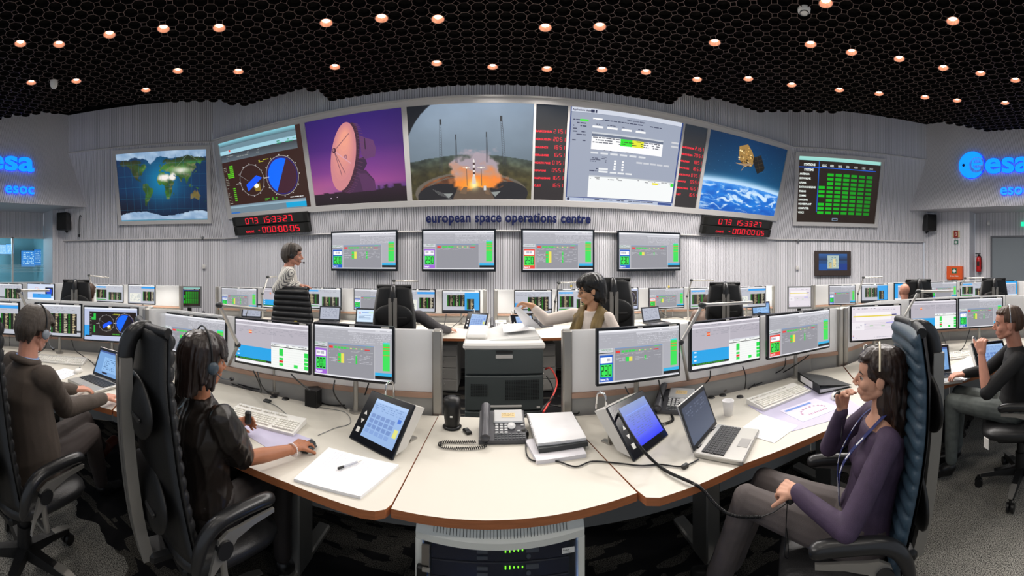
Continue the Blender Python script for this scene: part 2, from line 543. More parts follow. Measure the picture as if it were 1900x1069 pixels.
# side walls: a fascia above, a recessed alcove wall below
mb = MB(); slat_quad(mb, (-9.3, -2.5, ZS), (-9.3, 5.0, ZS), (-9.3, -2.5, ZTOP), (-9.3, 4.27, ZTOP)); struct('wall_left', mb)
mb = MB(); slat_quad(mb, (10.03, 5.1, ZS), (10.03, -2.5, ZS), (10.03, 4.3, ZTOP), (10.03, -2.5, ZTOP)); struct('wall_right', mb)
XLA = -10.15; XLB = -10.9; YLA = 4.14
mb = MB()
mb.quad((-9.3, -2.5, ZS), (-9.3, 5.2, ZS), (-11, 5.2, ZS), (-11, -2.5, ZS), WPLAIN)
struct('trim_3', mb, 'flat soffit under the left sign wall')
mb = MB()
slat_quad(mb, (XLA, YLA, 0), (XLA, 5.0, 0), (XLA, YLA, ZS), (XLA, 5.0, ZS))
mb.quad((XLB, YLA, 0), (XLA, YLA, 0), (XLA, YLA, ZS), (XLB, YLA, ZS), WPLAIN)
slat_quad(mb, (XLB, -2.5, 2.42), (XLB, YLA, 2.42), (XLB, -2.5, ZS), (XLB, YLA, ZS))
mb.quad((XLB, -2.5, 0), (XLB, YLA, 0), (XLB, YLA, 1.0), (XLB, -2.5, 1.0), WPLAIN)
struct('wall_lower_left', mb)
XRA = 10.76; XRB = 11.35; YRC = 3.19
mb = MB()
slat_quad(mb, (XRA, 4.68, 0), (XRA, YRC, 0), (XRA, 4.68, ZS), (XRA, YRC, ZS))
mb.quad((XRA, YRC, 0), (XRB, YRC, 0), (XRB, YRC, ZS), (XRA, YRC, ZS), WPLAIN)
struct('wall_lower_right', mb); mb = MB()
slat_quad(mb, (XRB, YRC, 0), (XRB, -2.5, 0), (XRB, YRC, ZS), (XRB, -2.5, ZS))
struct('wall_inner_right', mb)
mb = MB(); mb.quad((10.03, 5.3, ZS), (10.03, -2.5, ZS), (11.5, -2.5, ZS), (11.5, 5.3, ZS), WPLAIN); struct('trim_4', mb, 'flat soffit under the right sign wall')

# door in the right alcove
dp = lambda x, y: onplane(x, y, (XRB - .03, 0, 0), (1, 0, 0))
ya = dp(1841, 441).y; zt = dp(1841, 441).z; yb = ya - 1.15
DOORM = mat('door_grey', (0.47, 0.50, 0.52), 0.5)
mb = MB(); mb.box((XRB - .035, (ya + yb) / 2, zt / 2), (.05, ya - yb, zt), DOORM, bev=.004)
d = struct('door_1', mb, 'plain grey door in the right wall')
mb = MB(); fr = mat('door_frame_grey', (0.36, 0.37, 0.39), 0.5)
mb.box((XRB - .045, ya + .025, zt / 2), (.07, .05, zt), fr); mb.box((XRB - .045, (ya + yb) / 2, zt + .025), (.07, ya - yb + .1, .05), fr)
mb.build('door_frame', d)
mb = MB(); mb.cyl((XRB - .06, yb + .1, 1.05), (XRB - .12, yb + .1, 1.05), .01, SILVER); mb.cyl((XRB - .12, yb + .1, 1.05), (XRB - .12, yb + .23, 1.05), .01, SILVER); mb.build('door_handle', d)

# window to the adjoining room on the left
wp = lambda x, y: onplane(x, y, (XLB, 0, 0), (1, 0, 0))
zt = 2.42; zb = 1.0
GLASS = bpy.data.materials.new('window_glass'); GLASS.use_nodes = True
_n = GLASS.node_tree; _b = _n.nodes['Principled BSDF']; _b.inputs['Alpha'].default_value = .16; _b.inputs['Base Color'].default_value = (.35, .75, .8, 1); _b.inputs['Roughness'].default_value = .08
y1 = wp(83, 480).y; ym = wp(23, 480).y
mb = MB()
for yy in (y1 + .02, ym, ym - .95):
    mb.box((XLB, yy, (zt + zb) / 2), (.08, .05, zt - zb), FRAME)
mb.box((XLB, (y1 + ym - 1) / 2, zt - .02), (.08, y1 - ym + 1, .04), FRAME); mb.box((XLB, (y1 + ym - 1) / 2, zb + .02), (.1, y1 - ym + 1, .05), FRAME)
d = struct('window_1', mb, 'internal window onto a blue-lit neighbouring room')
mb = MB(); mb.quad((XLB, -2, zb), (XLB, y1, zb), (XLB, y1, zt), (XLB, -2, zt), GLASS)
mb.build('pane', d)
fros = mat('frosted_stripe', (.8, .9, .92), .5, alpha=.35)
mb = MB()
for k in range(5):
    z = wp(60, 505).z + k * .05; mb.quad((XLB + .01, -2, z), (XLB + .01, y1, z), (XLB + .01, y1, z + .028), (XLB + .01, -2, z + .028), fros)
mb.build('frosted_stripes', d)
# neighbouring room behind the window
rw = mat('side_room_wall', (.50, .66, .70), .7); rl = mat('side_room_ceiling', (.35, .52, .55), .7)
mb = MB()
mb.quad((-14, -3, 0), (-14, 4.9, 0), (-14, 4.9, 2.8), (-14, -3, 2.8), rw)
mb.quad((-14, 4.9, 0), (-10.95, 4.9, 0), (-10.95, 4.9, 2.8), (-14, 4.9, 2.8), rw)
mb.quad((-14, -3, 2.8), (-14, 4.9, 2.8), (-10.95, 4.9, 2.8), (-10.95, -3, 2.8), rl)
mb.quad((-14, -3, .9), (-10.95, -3, .9), (-10.95, 4.9, .9), (-14, 4.9, .9), rw)
struct('room_behind_window', mb)
pl = bpy.data.lights.new('side_room_lamp', 'POINT'); pl.energy = 120; pl.color = (.55, .85, 1); pl.shadow_soft_size = .2
o = bpy.data.objects.new('side_room_lamp', pl); COL.objects.link(o); o.location = (-12.4, 2.4, 2.4)
for k, (px, py, ww, hh, cc, lb) in enumerate(((8, 463, .62, .35, (.55, .8, 1), 'pale blue screen hanging in the neighbouring room, cut by the frame edge'), (18, 462, .3, .35, (.35, .7, 1), 'narrow bright blue screen beside the pale screen behind the window'), (52, 480, .55, .6, (.15, .5, .85), 'blue screen standing behind the window glass'), (71, 478, .35, .6, (.1, .45, .8), 'dark blue screen nearest the window edge in the neighbouring room'))):
    q = onplane(px, py, (-13.2, 0, 0), (1, 0, 0)); c = Canvas(ww, hh, cc); c.scribble(.1, .1, .9, .9, 7, (.8, .95, 1), .5)
    t = thing('wall_screen', lb, 'screen', q)
    t.rotation_euler = (0, 0, PI / 2); c.build('screen', t, Matrix.Translation((-ww / 2, -.03, -hh / 2)))
    MB().box((0, 0, 0), (ww + .03, .04, hh + .03), BEZEL).build('housing', t)

# floor
fm = bpy.data.materials.new('carpet_grey'); fm.use_nodes = True
nt = fm.node_tree; b = nt.nodes['Principled BSDF']; b.inputs['Roughness'].default_value = .95; b.inputs['Specular IOR Level'].default_value = .1
tc = nt.nodes.new('ShaderNodeTexCoord'); n1 = nt.nodes.new('ShaderNodeTexNoise'); n1.inputs['Scale'].default_value = 165; n1.inputs['Detail'].default_value = 3
r1 = nt.nodes.new('ShaderNodeValToRGB'); r1.color_ramp.elements[0].position = .38; r1.color_ramp.elements[1].position = .62
r1.color_ramp.elements[0].color = (*lin((.17, .165, .16)), 1); r1.color_ramp.elements[1].color = (*lin((.62, .61, .58)), 1)
nt.links.new(tc.outputs['Object'], n1.inputs[0]); nt.links.new(n1.outputs[0], r1.inputs[0])
# woven-in dark block pattern in the console lanes
mp = nt.nodes.new('ShaderNodeMapping'); mp.inputs['Scale'].default_value = (5, 15, 1); vo = nt.nodes.new('ShaderNodeTexVoronoi'); vo.distance = 'CHEBYCHEV'; vo.inputs['Scale'].default_value = 1.0
nt.links.new(tc.outputs['Object'], mp.inputs[0]); nt.links.new(mp.outputs[0], vo.inputs[0])
sx = nt.nodes.new('ShaderNodeSeparateColor'); nt.links.new(vo.outputs['Color'], sx.inputs[0])
gt = nt.nodes.new('ShaderNodeMath'); gt.operation = 'GREATER_THAN'; gt.inputs[1].default_value = .42; nt.links.new(sx.outputs[0], gt.inputs[0])
sp = nt.nodes.new('ShaderNodeSeparateXYZ'); nt.links.new(tc.outputs['Object'], sp.inputs[0])
wv = nt.nodes.new('ShaderNodeTexNoise'); wv.inputs['Scale'].default_value = 3; nt.links.new(tc.outputs['Object'], wv.inputs[0])
ad = nt.nodes.new('ShaderNodeMath'); ad.operation = 'MULTIPLY_ADD'; nt.links.new(wv.outputs[0], ad.inputs[0]); ad.inputs[1].default_value = .5; nt.links.new(sp.outputs[1], ad.inputs[2])
g2 = nt.nodes.new('ShaderNodeMath'); g2.operation = 'GREATER_THAN'; g2.inputs[1].default_value = 1.35; nt.links.new(ad.outputs[0], g2.inputs[0])
mu = nt.nodes.new('ShaderNodeMath'); mu.operation = 'MULTIPLY'; nt.links.new(gt.outputs[0], mu.inputs[0]); nt.links.new(g2.outputs[0], mu.inputs[1])
mx = nt.nodes.new('ShaderNodeMix'); mx.data_type = 'RGBA'; nt.links.new(mu.outputs[0], mx.inputs['Factor']); nt.links.new(r1.outputs[0], mx.inputs[6]); mx.inputs[7].default_value = (.010, .010, .011, 1)
dk = nt.nodes.new('ShaderNodeMix'); dk.data_type = 'RGBA'; dk.blend_type = 'MULTIPLY'; nt.links.new(g2.outputs[0], dk.inputs['Factor']); nt.links.new(r1.outputs[0], dk.inputs[6]); dk.inputs[7].default_value = (.30, .29, .28, 1); nt.links.new(dk.outputs[2], mx.inputs[6])
nt.links.new(mx.outputs[2], b.inputs['Base Color'])
bp = nt.nodes.new('ShaderNodeBump'); bp.inputs['Strength'].default_value = .3; bp.inputs['Distance'].default_value = .002; nt.links.new(n1.outputs[0], bp.inputs['Height']); nt.links.new(bp.outputs[0], b.inputs['Normal'])
mb = MB(); mb.box((0, 2.5, -.05), (24, 12, .1), fm); struct('floor', mb, 'grey carpet with dark woven blocks')

# ceiling: black slab and octagonal honeycomb grid hung under it
CEB = mat('ceiling_black', (.012, .010, .010), .9, spec=.05); CEL = mat('ceiling_cell_edge', (.58, .48, .45), .5, .2); CEW = mat('ceiling_cell_wall', (.045, .038, .036), .8, spec=.15)
epx = [(-60, 224), (0, 221), (60, 214), (127, 206), (200, 193), (262, 187), (330, 187), (395, 189), (440, 193), (462, 194), (500, 181), (545, 169), (600, 172)]
left = [Q(x, y, ZC) for x, y in epx]
rpx = [(1262, 178), (1300, 183), (1336, 187), (1370, 196), (1408, 208), (1470, 208), (1530, 207), (1600, 211), (1700, 223), (1780, 235), (1845, 244), (1900, 241), (1960, 243)]
right = [Q(x, y, ZC) for x, y in rpx]
poly = [(p.x, p.y) for p in left] + [(left[-1].x + .02, 6.7), (right[0].x - .02, 6.7)] + [(p.x, p.y) for p in right]
poly = [(poly[0][0], -2.6)] + poly + [(poly[-1][0], -2.6)]


def inside(x, y, pg=poly):
    c = False; n = len(pg); j = n - 1
    for i in range(n):
        xi, yi = pg[i]; xj, yj = pg[j]
        if (yi > y) != (yj > y) and x < (xj - xi) * (y - yi) / (yj - yi) + xi: c = not c
        j = i
    return c


mb = MB(); mb.prism(poly[::-1], ZC + .075, ZC + .16, CEB, CEB, CEB); slab = struct('ceiling', mb, 'black ceiling above the honeycomb grid')
cells = set(); lamps = {(round(x / PITCH), round(y / PITCH)) for x, y in DLOC}
for i in range(-62, 62):
    for j in range(-6, 40):
        x = i * PITCH; y = j * PITCH
        if math.hypot(x, y) > 3.4 and y > -.9 and inside(x, y): cells.add((i, j))
for ij in lamps: cells.add(ij)
e = PITCH / 2; s2 = PITCH * (math.sqrt(2) - 1) / 2; hh = .055; t = .0042
vs = []; fs = []; fb = []; done = set(); sharp = []
corn = [(e, -s2), (e, s2), (s2, e), (-s2, e), (-e, s2), (-e, -s2), (-s2, -e), (s2, -e)]
for (i, j) in sorted(cells):
    cx = i * PITCH; cy = j * PITCH
    for k in range(8):
        a = corn[k]; bb = corn[(k + 1) % 8]
        p = (cx + a[0], cy + a[1]); q = (cx + bb[0], cy + bb[1])
        key = (round((p[0] + q[0]) * 500), round((p[1] + q[1]) * 500))
        if key in done: continue
        done.add(key)
        dx, dy = q[0] - p[0], q[1] - p[1]; L = math.hypot(dx, dy); nx, ny = -dy / L * t / 2, dx / L * t / 2; m = len(vs)
        vs += [(p[0] + nx, p[1] + ny, ZC), (q[0] + nx, q[1] + ny, ZC), (q[0] - nx, q[1] - ny, ZC), (p[0] - nx, p[1] - ny, ZC),
               (p[0] + nx, p[1] + ny, ZC + hh), (q[0] + nx, q[1] + ny, ZC + hh), (q[0] - nx, q[1] - ny, ZC + hh), (p[0] - nx, p[1] - ny, ZC + hh)]
        fb.append([m, m + 1, m + 2, m + 3]); fs += [[m, m + 4, m + 5, m + 1], [m + 3, m + 2, m + 6, m + 7]]
for (i, j) in sorted(cells - lamps):
    m = len(vs); vs += [(i * PITCH + a[0], j * PITCH + a[1], ZC + hh) for a in corn]; fs.append([m + k for k in range(8)])
mb = MB(); mb.add(vs, fs, CEW); mb.f += fb; mb.mats.append(CEL); mb.mi += [1] * len(fb); mb.sm += [False] * len(fb)
grid = mb.build('ceiling_grid'); grid.name = 'trim_6'; tag(grid, 'black honeycomb grid of octagonal cells under the ceiling', kind='structure')
# downlights
GLOW = mat('lamp_glow', (1, .95, .88), .5, emit=(1, .93, .84), estr=9.0)
CUP = mat('lamp_reflector', (.95, .70, .60), .25, .6, emit=(1, .62, .45), estr=.45)
rows = {}
d0 = None
for i, (x, y) in enumerate(DLOC[:len(DOWN)]):
    px, py = DOWN[i]
    row = 'upper' if py < 110 else 'lower'
    side = 'left of centre' if px < 600 else ('above the middle of the video wall' if px < 1300 else 'right of centre')
    arcs = sorted(p for p in DOWN if (p[1] < 110) == (py < 110)); kth = arcs.index((px, py)) + 1
    lab = f'glowing downlight, number {kth} from the left in the {row} arc of the ceiling'
    if d0 is None:
        d0 = thing('ceiling_downlight', lab, 'ceiling light', (x, y, ZC), 0, 'downlights in the honeycomb ceiling')
        m_ = MB(); m_.lathe([(.086, -.002), (.080, .0), (.05, .05)], CUP, 16); m_.build('reflector', d0)
        m_ = MB(); m_.lathe([(.0001, .035), (.048, .035), (.05, .05)], GLOW, 16); m_.build('bulb', d0)
    else:
        dup(d0, (x, y, ZC), label=lab)
# smoke detector, camera dome, tiny things in the ceiling
q = Q(1492, 20, ZC); t = thing('ceiling_loudspeaker', 'round white loudspeaker set into the honeycomb ceiling near its top edge', 'loudspeaker', q)
m_ = MB(); m_.lathe([(.0001, -.035), (.045, -.03), (.08, -.012), (.085, .02)], WHITE, 20); m_.build('housing', t)
m_ = MB(); m_.lathe([(.05, -.034), (.06, -.034), (.06, -.028)], DGREY, 20); m_.build('grille_ring', t)
q = Q(100, 152, ZC); t = thing('dome_camera', 'small white dome camera hanging under the ceiling between two downlights at left', 'security camera', q)
m_ = MB(); m_.lathe([(.0001, -.12), (.04, -.11), (.065, -.07), (.07, -.01), (.07, .03)], WHITE, 20); m_.build('dome', t)

# ================================================================== video wall
PC = bc; NC = yc


def onc(px, py): return onplane(px, py, PC, NC)


def uw(p): return ((p - PC).dot(xc), (p - PC).dot(zc_))


W0 = uw(onc(860, 370))[1]; W1 = uw(onc(860, 192))[1]
UB = [uw(onc(x, 375))[0] for x in (427, 578, 586, 757, 766, 985, 989, 1044, 1048, 1247, 1250, 1291, 1296, 1440)]
print('video wall', W0, W1, UB)
# frame around the screens
mb = MB(); fd = .05


def fbox(u0, w0, u1, w1, d=fd, m=FRAME, o=0.0):
    c = [PC + xc * u + zc_ * w_ + yc * q for q in (-d - o, .0) for (u, w_) in ((u0, w0), (u1, w0), (u1, w1), (u0, w1))]
    mb.add(c, [[0, 1, 2, 3], [0, 4, 5, 1], [1, 5, 6, 2], [2, 6, 7, 3], [3, 7, 4, 0]], m)


fbox(UB[0] - .13, W0 - .12, UB[-1] + .13, W0); fbox(UB[0] - .13, W1, UB[-1] + .13, W1 + .10); fbox(UB[0] - .13, W0, UB[0], W1); fbox(UB[-1], W0, UB[-1] + .13, W1)
for k in range(1, 13, 2): fbox(UB[k], W0, UB[k + 1], W1)
fbox(UB[0] - .16, W1 + .10, UB[-1] + .16, W1 + .13, .09)
mb.build('trim_5')['kind'] = 'structure'
HS = W1 - W0


def wall_screen(name, u0, u1, label, cv):
    t = thing(name, label, 'screen', M=basis(PC + xc * u0 + zc_ * W0 + yc * -.02, xc, yc, zc_))
    cv.build('picture', t); MB().box(((u1 - u0) / 2, .012, HS / 2), (u1 - u0, .016, HS), BEZEL).build('panel', t)
    return t


# screen 1: attitude plot
def plot(c, big=True, u0=0., v0=0., u1=1., v1=1.):
    X = lambda u: u0 + (u1 - u0) * u; Y = lambda v: v0 + (v1 - v0) * v; sx = u1 - u0; sy = v1 - v0
    R = lambda a, b_, d_, e_, col: c.rect(X(a), Y(b_), X(d_), Y(e_), col)
    R(0, 0, 1, 1, (.20, .10, .07) if big else (.09, .04, .04))
    G = (.35, .75, .1) if big else (.15, .85, .3)
    for k in range(7):
        R(.05 if k > 3 else .09, .08 + k * .04, .14, .11 + k * .04, G)
    for k in range(7): R(.09, .58 + k * .045, .125, .605 + k * .045, G)
    for (a, r_, bl_) in ((.37, .19, 0), (.76, .23, 1)):
        c.ring(X(a), Y(.47), r_ * sx * .86, r_ * sy * 1.78, .03, (.62, .60, .60))
        for k in range(12):
            g = 2 * PI * k / 12; c.ell(X(a + math.cos(g) * r_ * .90), Y(.47 + math.sin(g) * r_ * 1.85), .006 * sx, .010 * sy, (.8, .8, .8), n=8)
    c.ell(X(.76), Y(.47), .185 * sx, .385 * sy, (.16, .12, .45)); c.ell(X(.76), Y(.47), .176 * sx, .366 * sy, (.24, .10, .16) if big else (.05, .03, .1))
    c.ell(X(.76), Y(.47), .17 * sx, .355 * sy, (0, .40, .98), math.radians(120), math.radians(302))
    c.poly([(X(.40), Y(.72)), (X(.47), Y(.72)), (X(.47), Y(.55)), (X(.38), Y(.6))], (.55, .45, .15))
    c.ell(X(.42), Y(.60), .03 * sx, .05 * sy, (1, 1, .9))
    c.poly([(X(.30), Y(.70)), (X(.285), Y(.55)), (X(.44), Y(.38)), (X(.51), Y(.45))], (.05, .33, .95))
    c.line(X(.20), Y(.30), X(.32), Y(.47), .006 * sy, (.6, .6, .6)); c.line(X(.15), Y(.5), X(.22), Y(.5), .008 * sy, (.9, .9, .9)); c.line(X(.52), Y(.46), X(.6), Y(.46), .008 * sy, (.9, .9, .9))
    c.scribble(X(.5), Y(.08), X(.66), Y(.14), 2, (.75, .75, .2), .8); c.scribble(X(.5), Y(.90), X(.66), Y(.96), 2, (.3, .75, .2), .7); c.scribble(X(.82), Y(.92), X(.98), Y(.96), 1, (.9, .9, .9), .9)
    c.scribble(X(.01), Y(.1), X(.05), Y(.95), 22, (.55, .55, .5), .5)


c = Canvas(UB[1] - UB[0], HS, (.20, .10, .07))
c.vgrad(0, 0, .94, .06, (.30, .38, .42), (.52, .78, .84)); c.rect(0, .06, .94, .12, (.42, .53, .58)); c.rect(0, .12, .94, .17, (.62, .80, .86)); c.vgrad(0, .17, .94, .27, (.36, .40, .43), (.22, .23, .25))
c.scribble(.05, .19, .5, .25, 2, (.5, .52, .52), .5); c.scribble(.72, .14, .93, .19, 2, (.2, .55, .4), .6); c.ell(.13, .13, .012, .018, (.85, .3, .25))
plot(c, True, 0, .28, .95, .90)
c.rect(0, .90, .95, 1, (.42, .50, .55)); c.vgrad(0, .88, .95, .92, (.6, .72, .78), (.4, .45, .5)); c.rect(.72, .92, .95, .985, (.05, .62, .82)); c.rect(0, .98, .12, 1, (.15, .4, .7))
wall_screen('video_wall_screen', UB[0], UB[1], 'video wall screen showing dark attitude plot with blue half disc', c)


# screen 2: dish antenna at dusk
def dusk(U, Vv):
    col = mixc((.17, .07, .40), (.33, .14, .48), Vv * 2); col = mixc(col, (.56, .26, .55), (Vv - .35) * 2.6); col = mixc(col, (.72, .38, .55), (Vv - .62) * 4 * (1 - U)); col = mixc(col, (.20, .20, .45), (Vv - .76) * 9 * U)
    col *= (1 - .35 * np.abs(U - .45) ** 2)[..., None]
    g = .85 + .015 * vnoise(U, Vv, 14, 3) - .03 * np.exp(-((U - .95) / .25) ** 2) - .035 * ((vnoise(U, Vv * 0, 30, 5) > .45) & (U > .7))
    return np.where((Vv > g)[..., None], mixc((.16, .09, .15), (.09, .05, .08), (Vv - .85) * 7), col)


c = Canvas(UB[3] - UB[2], HS, (.2, .1, .4)); c.paint(50, 90, dusk)
DK = (.20, .10, .20)
c.poly([(.43, .62), (.60, .62), (.68, .74), (.69, .86), (.37, .87), (.38, .76)], (.27, .15, .28)); c.poly([(.52, .66), (.60, .66), (.68, .76), (.69, .86), (.55, .86)], (.33, .18, .34))
c.poly([(.50, .50), (.60, .47), (.62, .55), (.58, .62), (.50, .62)], (.22, .12, .24))
c.poly([(.565, .24), (.70, .30), (.725, .40), (.705, .48), (.60, .50), (.57, .44)], (.38, .21, .40)); c.poly([(.61, .27), (.622, .27), (.622, .39), (.61, .39)], DK)


def ellp(cx_, cy_, a, b_, ang, t0=0, t1=2 * PI, n=40):
    asp = c.W / c.H; out = []
    for i in range(n):
        g = t0 + (t1 - t0) * i / n; x = a * math.cos(g); y = b_ * math.sin(g)
        out.append((cx_ + (x * math.cos(ang) - y * math.sin(ang)) / asp, cy_ + x * math.sin(ang) + y * math.cos(ang)))
    return out


an = math.radians(14)
c.poly(ellp(.425, .475, .135, .40, an), (.24, .12, .20))
for k in range(26):
    g = -1.4 + k * .11; a_ = ellp(.405, .465, .135, .395, an, g, g + .01, 2)[0]; b_ = ellp(.44, .48, .145, .40, an, g, g + .01, 2)[0]; c.line(a_[0], a_[1], b_[0] + .02, b_[1] + .01, .004, (.42, .24, .36))
c.poly(ellp(.375, .455, .155, .39, an), (.79, .50, .52))
for k in range(9):
    c.poly(ellp(.378 + .004 * k, .43 - .022 * k, .14 - .012 * k, .35 - .034 * k, an), mixc((.79, .50, .52), (.93, .62, .52), np.array(k / 9)).tolist())
c.poly(ellp(.40, .455, .018, .03, an), (.55, .36, .42)); c.poly(ellp(.40, .455, .009, .015, an), (.8, .55, .58))
for q in ((.46, .2), (.44, .52), (.34, .66), (.38, .64)): c.line(.285, .37, q[0], q[1], .008, (.48, .30, .36))
c.line(.285, .37, .45, .53, .012, (.85, .62, .66)); c.poly(ellp(.285, .365, .025, .03, an), (.30, .14, .22)); c.poly(ellp(.28, .36, .012, .016, an), (.6, .4, .45))
c.ell(.19, .92, .006, .006, (1, .9, 1)); c.ell(.26, .91, .005, .005, (1, .9, 1))
wall_screen('video_wall_screen', UB[2], UB[3], 'video wall screen showing white dish antenna against a purple dusk sky', c)


# screen 3: rocket on its launch pad
def launch(U, Vv):
    n = vnoise(U, Vv, 5, 11, 4); n2 = vnoise(U, Vv, 18, 12, 3)
    col = mixc((.55, .62, .70), (.44, .50, .55), Vv * 1.8) * (1 + .10 * (n - .5))[..., None] * (1 - .25 * np.abs(U - .5) ** 2)[..., None]
    hz = .55 - .07 * np.cos((U - .5) * 3.0) + .02 * n2 * .5 + .03
    land = mixc((.27, .32, .30), (.26, .24, .14), (Vv - hz) * 6) * (.45 + 1.1 * n2)[..., None]
    col = np.where((Vv > hz)[..., None], land, col)
    ra = np.hypot((U - .5) / .47, (Vv - .93) / .23); rim = (ra < 1) & (Vv > .5)
    clay = mixc((.58, .36, .22), (.33, .20, .13), n2 * 2.4 - .7); ring_ = (np.abs(ra - .96) < .04) | (np.abs(ra - .83) < .02)
    col = np.where(rim[..., None], clay, col); col = np.where((ring_ & (Vv > .5))[..., None], (.40, .37, .33), col)
    rc = np.hypot((U - .27) / .22, (Vv - .97) / .15); col = np.where(((rc < 1) & (rim))[..., None], (.12, .12, .14), col)
    rc = np.hypot((U - .78) / .21, (Vv - .97) / .17); col = np.where(((rc < 1) & (rim))[..., None], (.13, .13, .15), col)
    col = np.where(((np.abs(U - .52) < .12 + (Vv - .84) * .35) & (Vv > .84))[..., None], (.36, .30, .25), col)
    corner = np.hypot((U - .52) / .56, (Vv - .55) / .68); col = np.where(((corner > 1) & (Vv < .3) & (U < .5))[..., None], (.04, .05, .08), col)
    sm = np.exp(-(((U - .46) / .10) ** 2 + ((Vv - .68) / .15) ** 2) ** 1.5) + np.exp(-(((U - .63) / .10) ** 2 + ((Vv - .64) / .16) ** 2) ** 1.5) + np.exp(-(((U - .56) / .17) ** 2 + ((Vv - .77) / .10) ** 2) ** 1.5)
    nn = vnoise(U, Vv, 9, 21, 4)
    nb = vnoise(U, Vv, 26, 22, 3); a = np.clip((sm * 1.5 + (nn - .5) * 2.2 + (nb - .5) * .7 - .25) * 2.2, 0, 1) * (sm > .04)
    sc = mixc((.66, .60, .64), (.95, .52, .22), (Vv - .64) * 5.5 + 1.6 * (nn - .5) + .5 * (nb - .5)); sc = mixc(sc, (1, .62, .15), np.exp(-(((U - .53) / .13) ** 2 + ((Vv - .84) / .07) ** 2)))
    col = mixc(np.broadcast_to(col, sc.shape), sc, a * .96) if False else col * (1 - (a * .96)[..., None]) + sc * (a * .96)[..., None]
    fl = np.exp(-(((U - .525) / .035) ** 2 + ((Vv - .84) / .05) ** 2)); col = col * (1 - fl[..., None]) + np.array((1, .95, .65)) * fl[..., None]
    return col


c = Canvas(UB[5] - UB[4], HS, (.5, .55, .6)); c.paint(220, 170, launch)
for (tx, tb, ty0, ty1, ww) in ((.265, .255, .15, .70, .011), (.745, .775, .13, .62, .012), (.385, .385, .31, .60, .006), (.63, .635, .29, .60, .006)):
    c.line(tx - ww * .5, ty0, tb - ww, ty1, .004, (.22, .23, .25)); c.line(tx + ww * .5, ty0, tb + ww, ty1, .004, (.22, .23, .25))
    for k in range(22):
        t_ = k / 22; xx = tx + (tb - tx) * t_; v_ = ty0 + (ty1 - ty0) * t_; c.line(xx - ww * .6, v_, xx + ww * .6, v_ + .012, .003, (.25, .26, .28))
    c.rect(tx - ww * .8, ty0 - .005, tx + ww * .8, ty0 + .05, (.17, .18, .2))
for x_ in (.465, .585): c.line(x_, .66, x_ + .004, .85, .007, (.45, .35, .28)); c.ell(x_, .655, .008, .01, (1, 1, .95)); c.line(x_ - .03, .655, x_ + .03, .655, .004, (1, .95, .85))
c.poly([(.518, .58), (.524, .555), (.532, .58), (.535, .80), (.516, .80)], (.88, .85, .84))
for v_ in (.60, .655, .70): c.rect(.517, v_, .534, v_ + .025, (.30, .22, .22))
c.poly([(.512, .76), (.516, .74), (.536, .74), (.541, .80), (.541, .83), (.510, .83)], (.85, .8, .75))
c.poly([(.27, .93), (.35, .93), (.31, .985)], (.55, .57, .56)); c.poly([(.665, .92), (.745, .91), (.70, .97)], (.55, .57, .56)); c.poly([(.44, .86), (.47, .86), (.46, .94), (.40, .93)], (.45, .36, .28)); c.poly([(.60, .86), (.63, .86), (.66, .95), (.62, .94)], (.45, .36, .28))
c.rect(.605, .85, .625, .90, (.8, .8, .8))
for k in range(6): c.line(.18 + .02 * k, .88 + .01 * k, .24 + .02 * k, .95 + .01 * k, .003, (.5, .5, .5))
wall_screen('video_wall_screen', UB[4], UB[5], 'large video wall screen showing a rocket lifting off in flames and smoke', c)


# clock strips
def cities(u0, u1, lab):
    W_ = u1 - u0; c = Canvas(W_, HS, (.16, .15, .15)); c.vgrad(0, 0, 1, .28, (.21, .20, .20), (.12, .15, .19)); c.vgrad(0, .28, 1, 1, (.17, .15, .16), (.19, .19, .19)); R_ = (1, .16, .24)
    for k, (a, b_) in enumerate((('BAIKONUR', '21:51'), ('KERGUELEN', '20:51'), ('MALINDI', '18:51'), ('ESRANGE', '16:51'), ('NORTH POLE', '07:51'), ('HAWAII', '05:51'), ('MASPALOMAS', '16:51'), ('C.E.T', '16:51'))):
        v = .245 + k * .082; n = len(a); c.text(.01, v + .032, .021, a, R_, .05, sx=.06 * W_ / (.021 * HS * 1.35) / .62 * (9 / max(n, 8)) * .95)
        c.seg(.58, v - .006, .075, .042, b_, R_)
    return wall_screen('clock_board', u0, u1, lab, c)


cities(UB[6], UB[7], 'dark strip with red city names and times, between the rocket and the grey window screens')
# screen 4: grey application window
c = Canvas(UB[9] - UB[8], HS, (.55, .58, .66)); WT = (.90, .91, .92); TX = (.16, .18, .30)
c.rect(0, 0, 1, .045, (.80, .82, .87)); c.rect(.0, .0, .012, 1, (.15, .25, .5)); c.rect(.988, 0, 1, 1, (.15, .25, .5)); c.text(.02, .033, .02, 'Applications: desktop', TX); c.rect(.17, .01, .2, .04, TX); c.rect(.205, .01, .22, .04, TX)
c.vgrad(.012, .05, .988, .95, (.60, .63, .70), (.60, .63, .70)); c.text(.48, .08, .016, 'Spacon operator display', TX)
c.scribble(.03, .12, .14, .36, 8, TX, .55, .35); c.rect(.085, .115, .155, .135, (.25, .9, .2)); c.scribble(.20, .10, .8, .12, 1, TX, .8); c.rect(.19, .09, .27, .105, (.97, .97, .97))
for k in range(4): c.rect(.19 + k * .125, .17, .28 + k * .125, .19, (.95, .95, .95)); c.scribble(.19 + k * .125, .15, .26 + k * .125, .165, 1, TX, .7)
c.rect(.19, .235, .83, .42, (.95, .95, .96)); c.rect(.19, .235, .83, .25, (.75, .77, .8)); c.rect(.19, .252, .83, .28, (.38, .42, .50)); c.scribble(.2, .285, .80, .36, 3, (.35, .36, .4), .8)
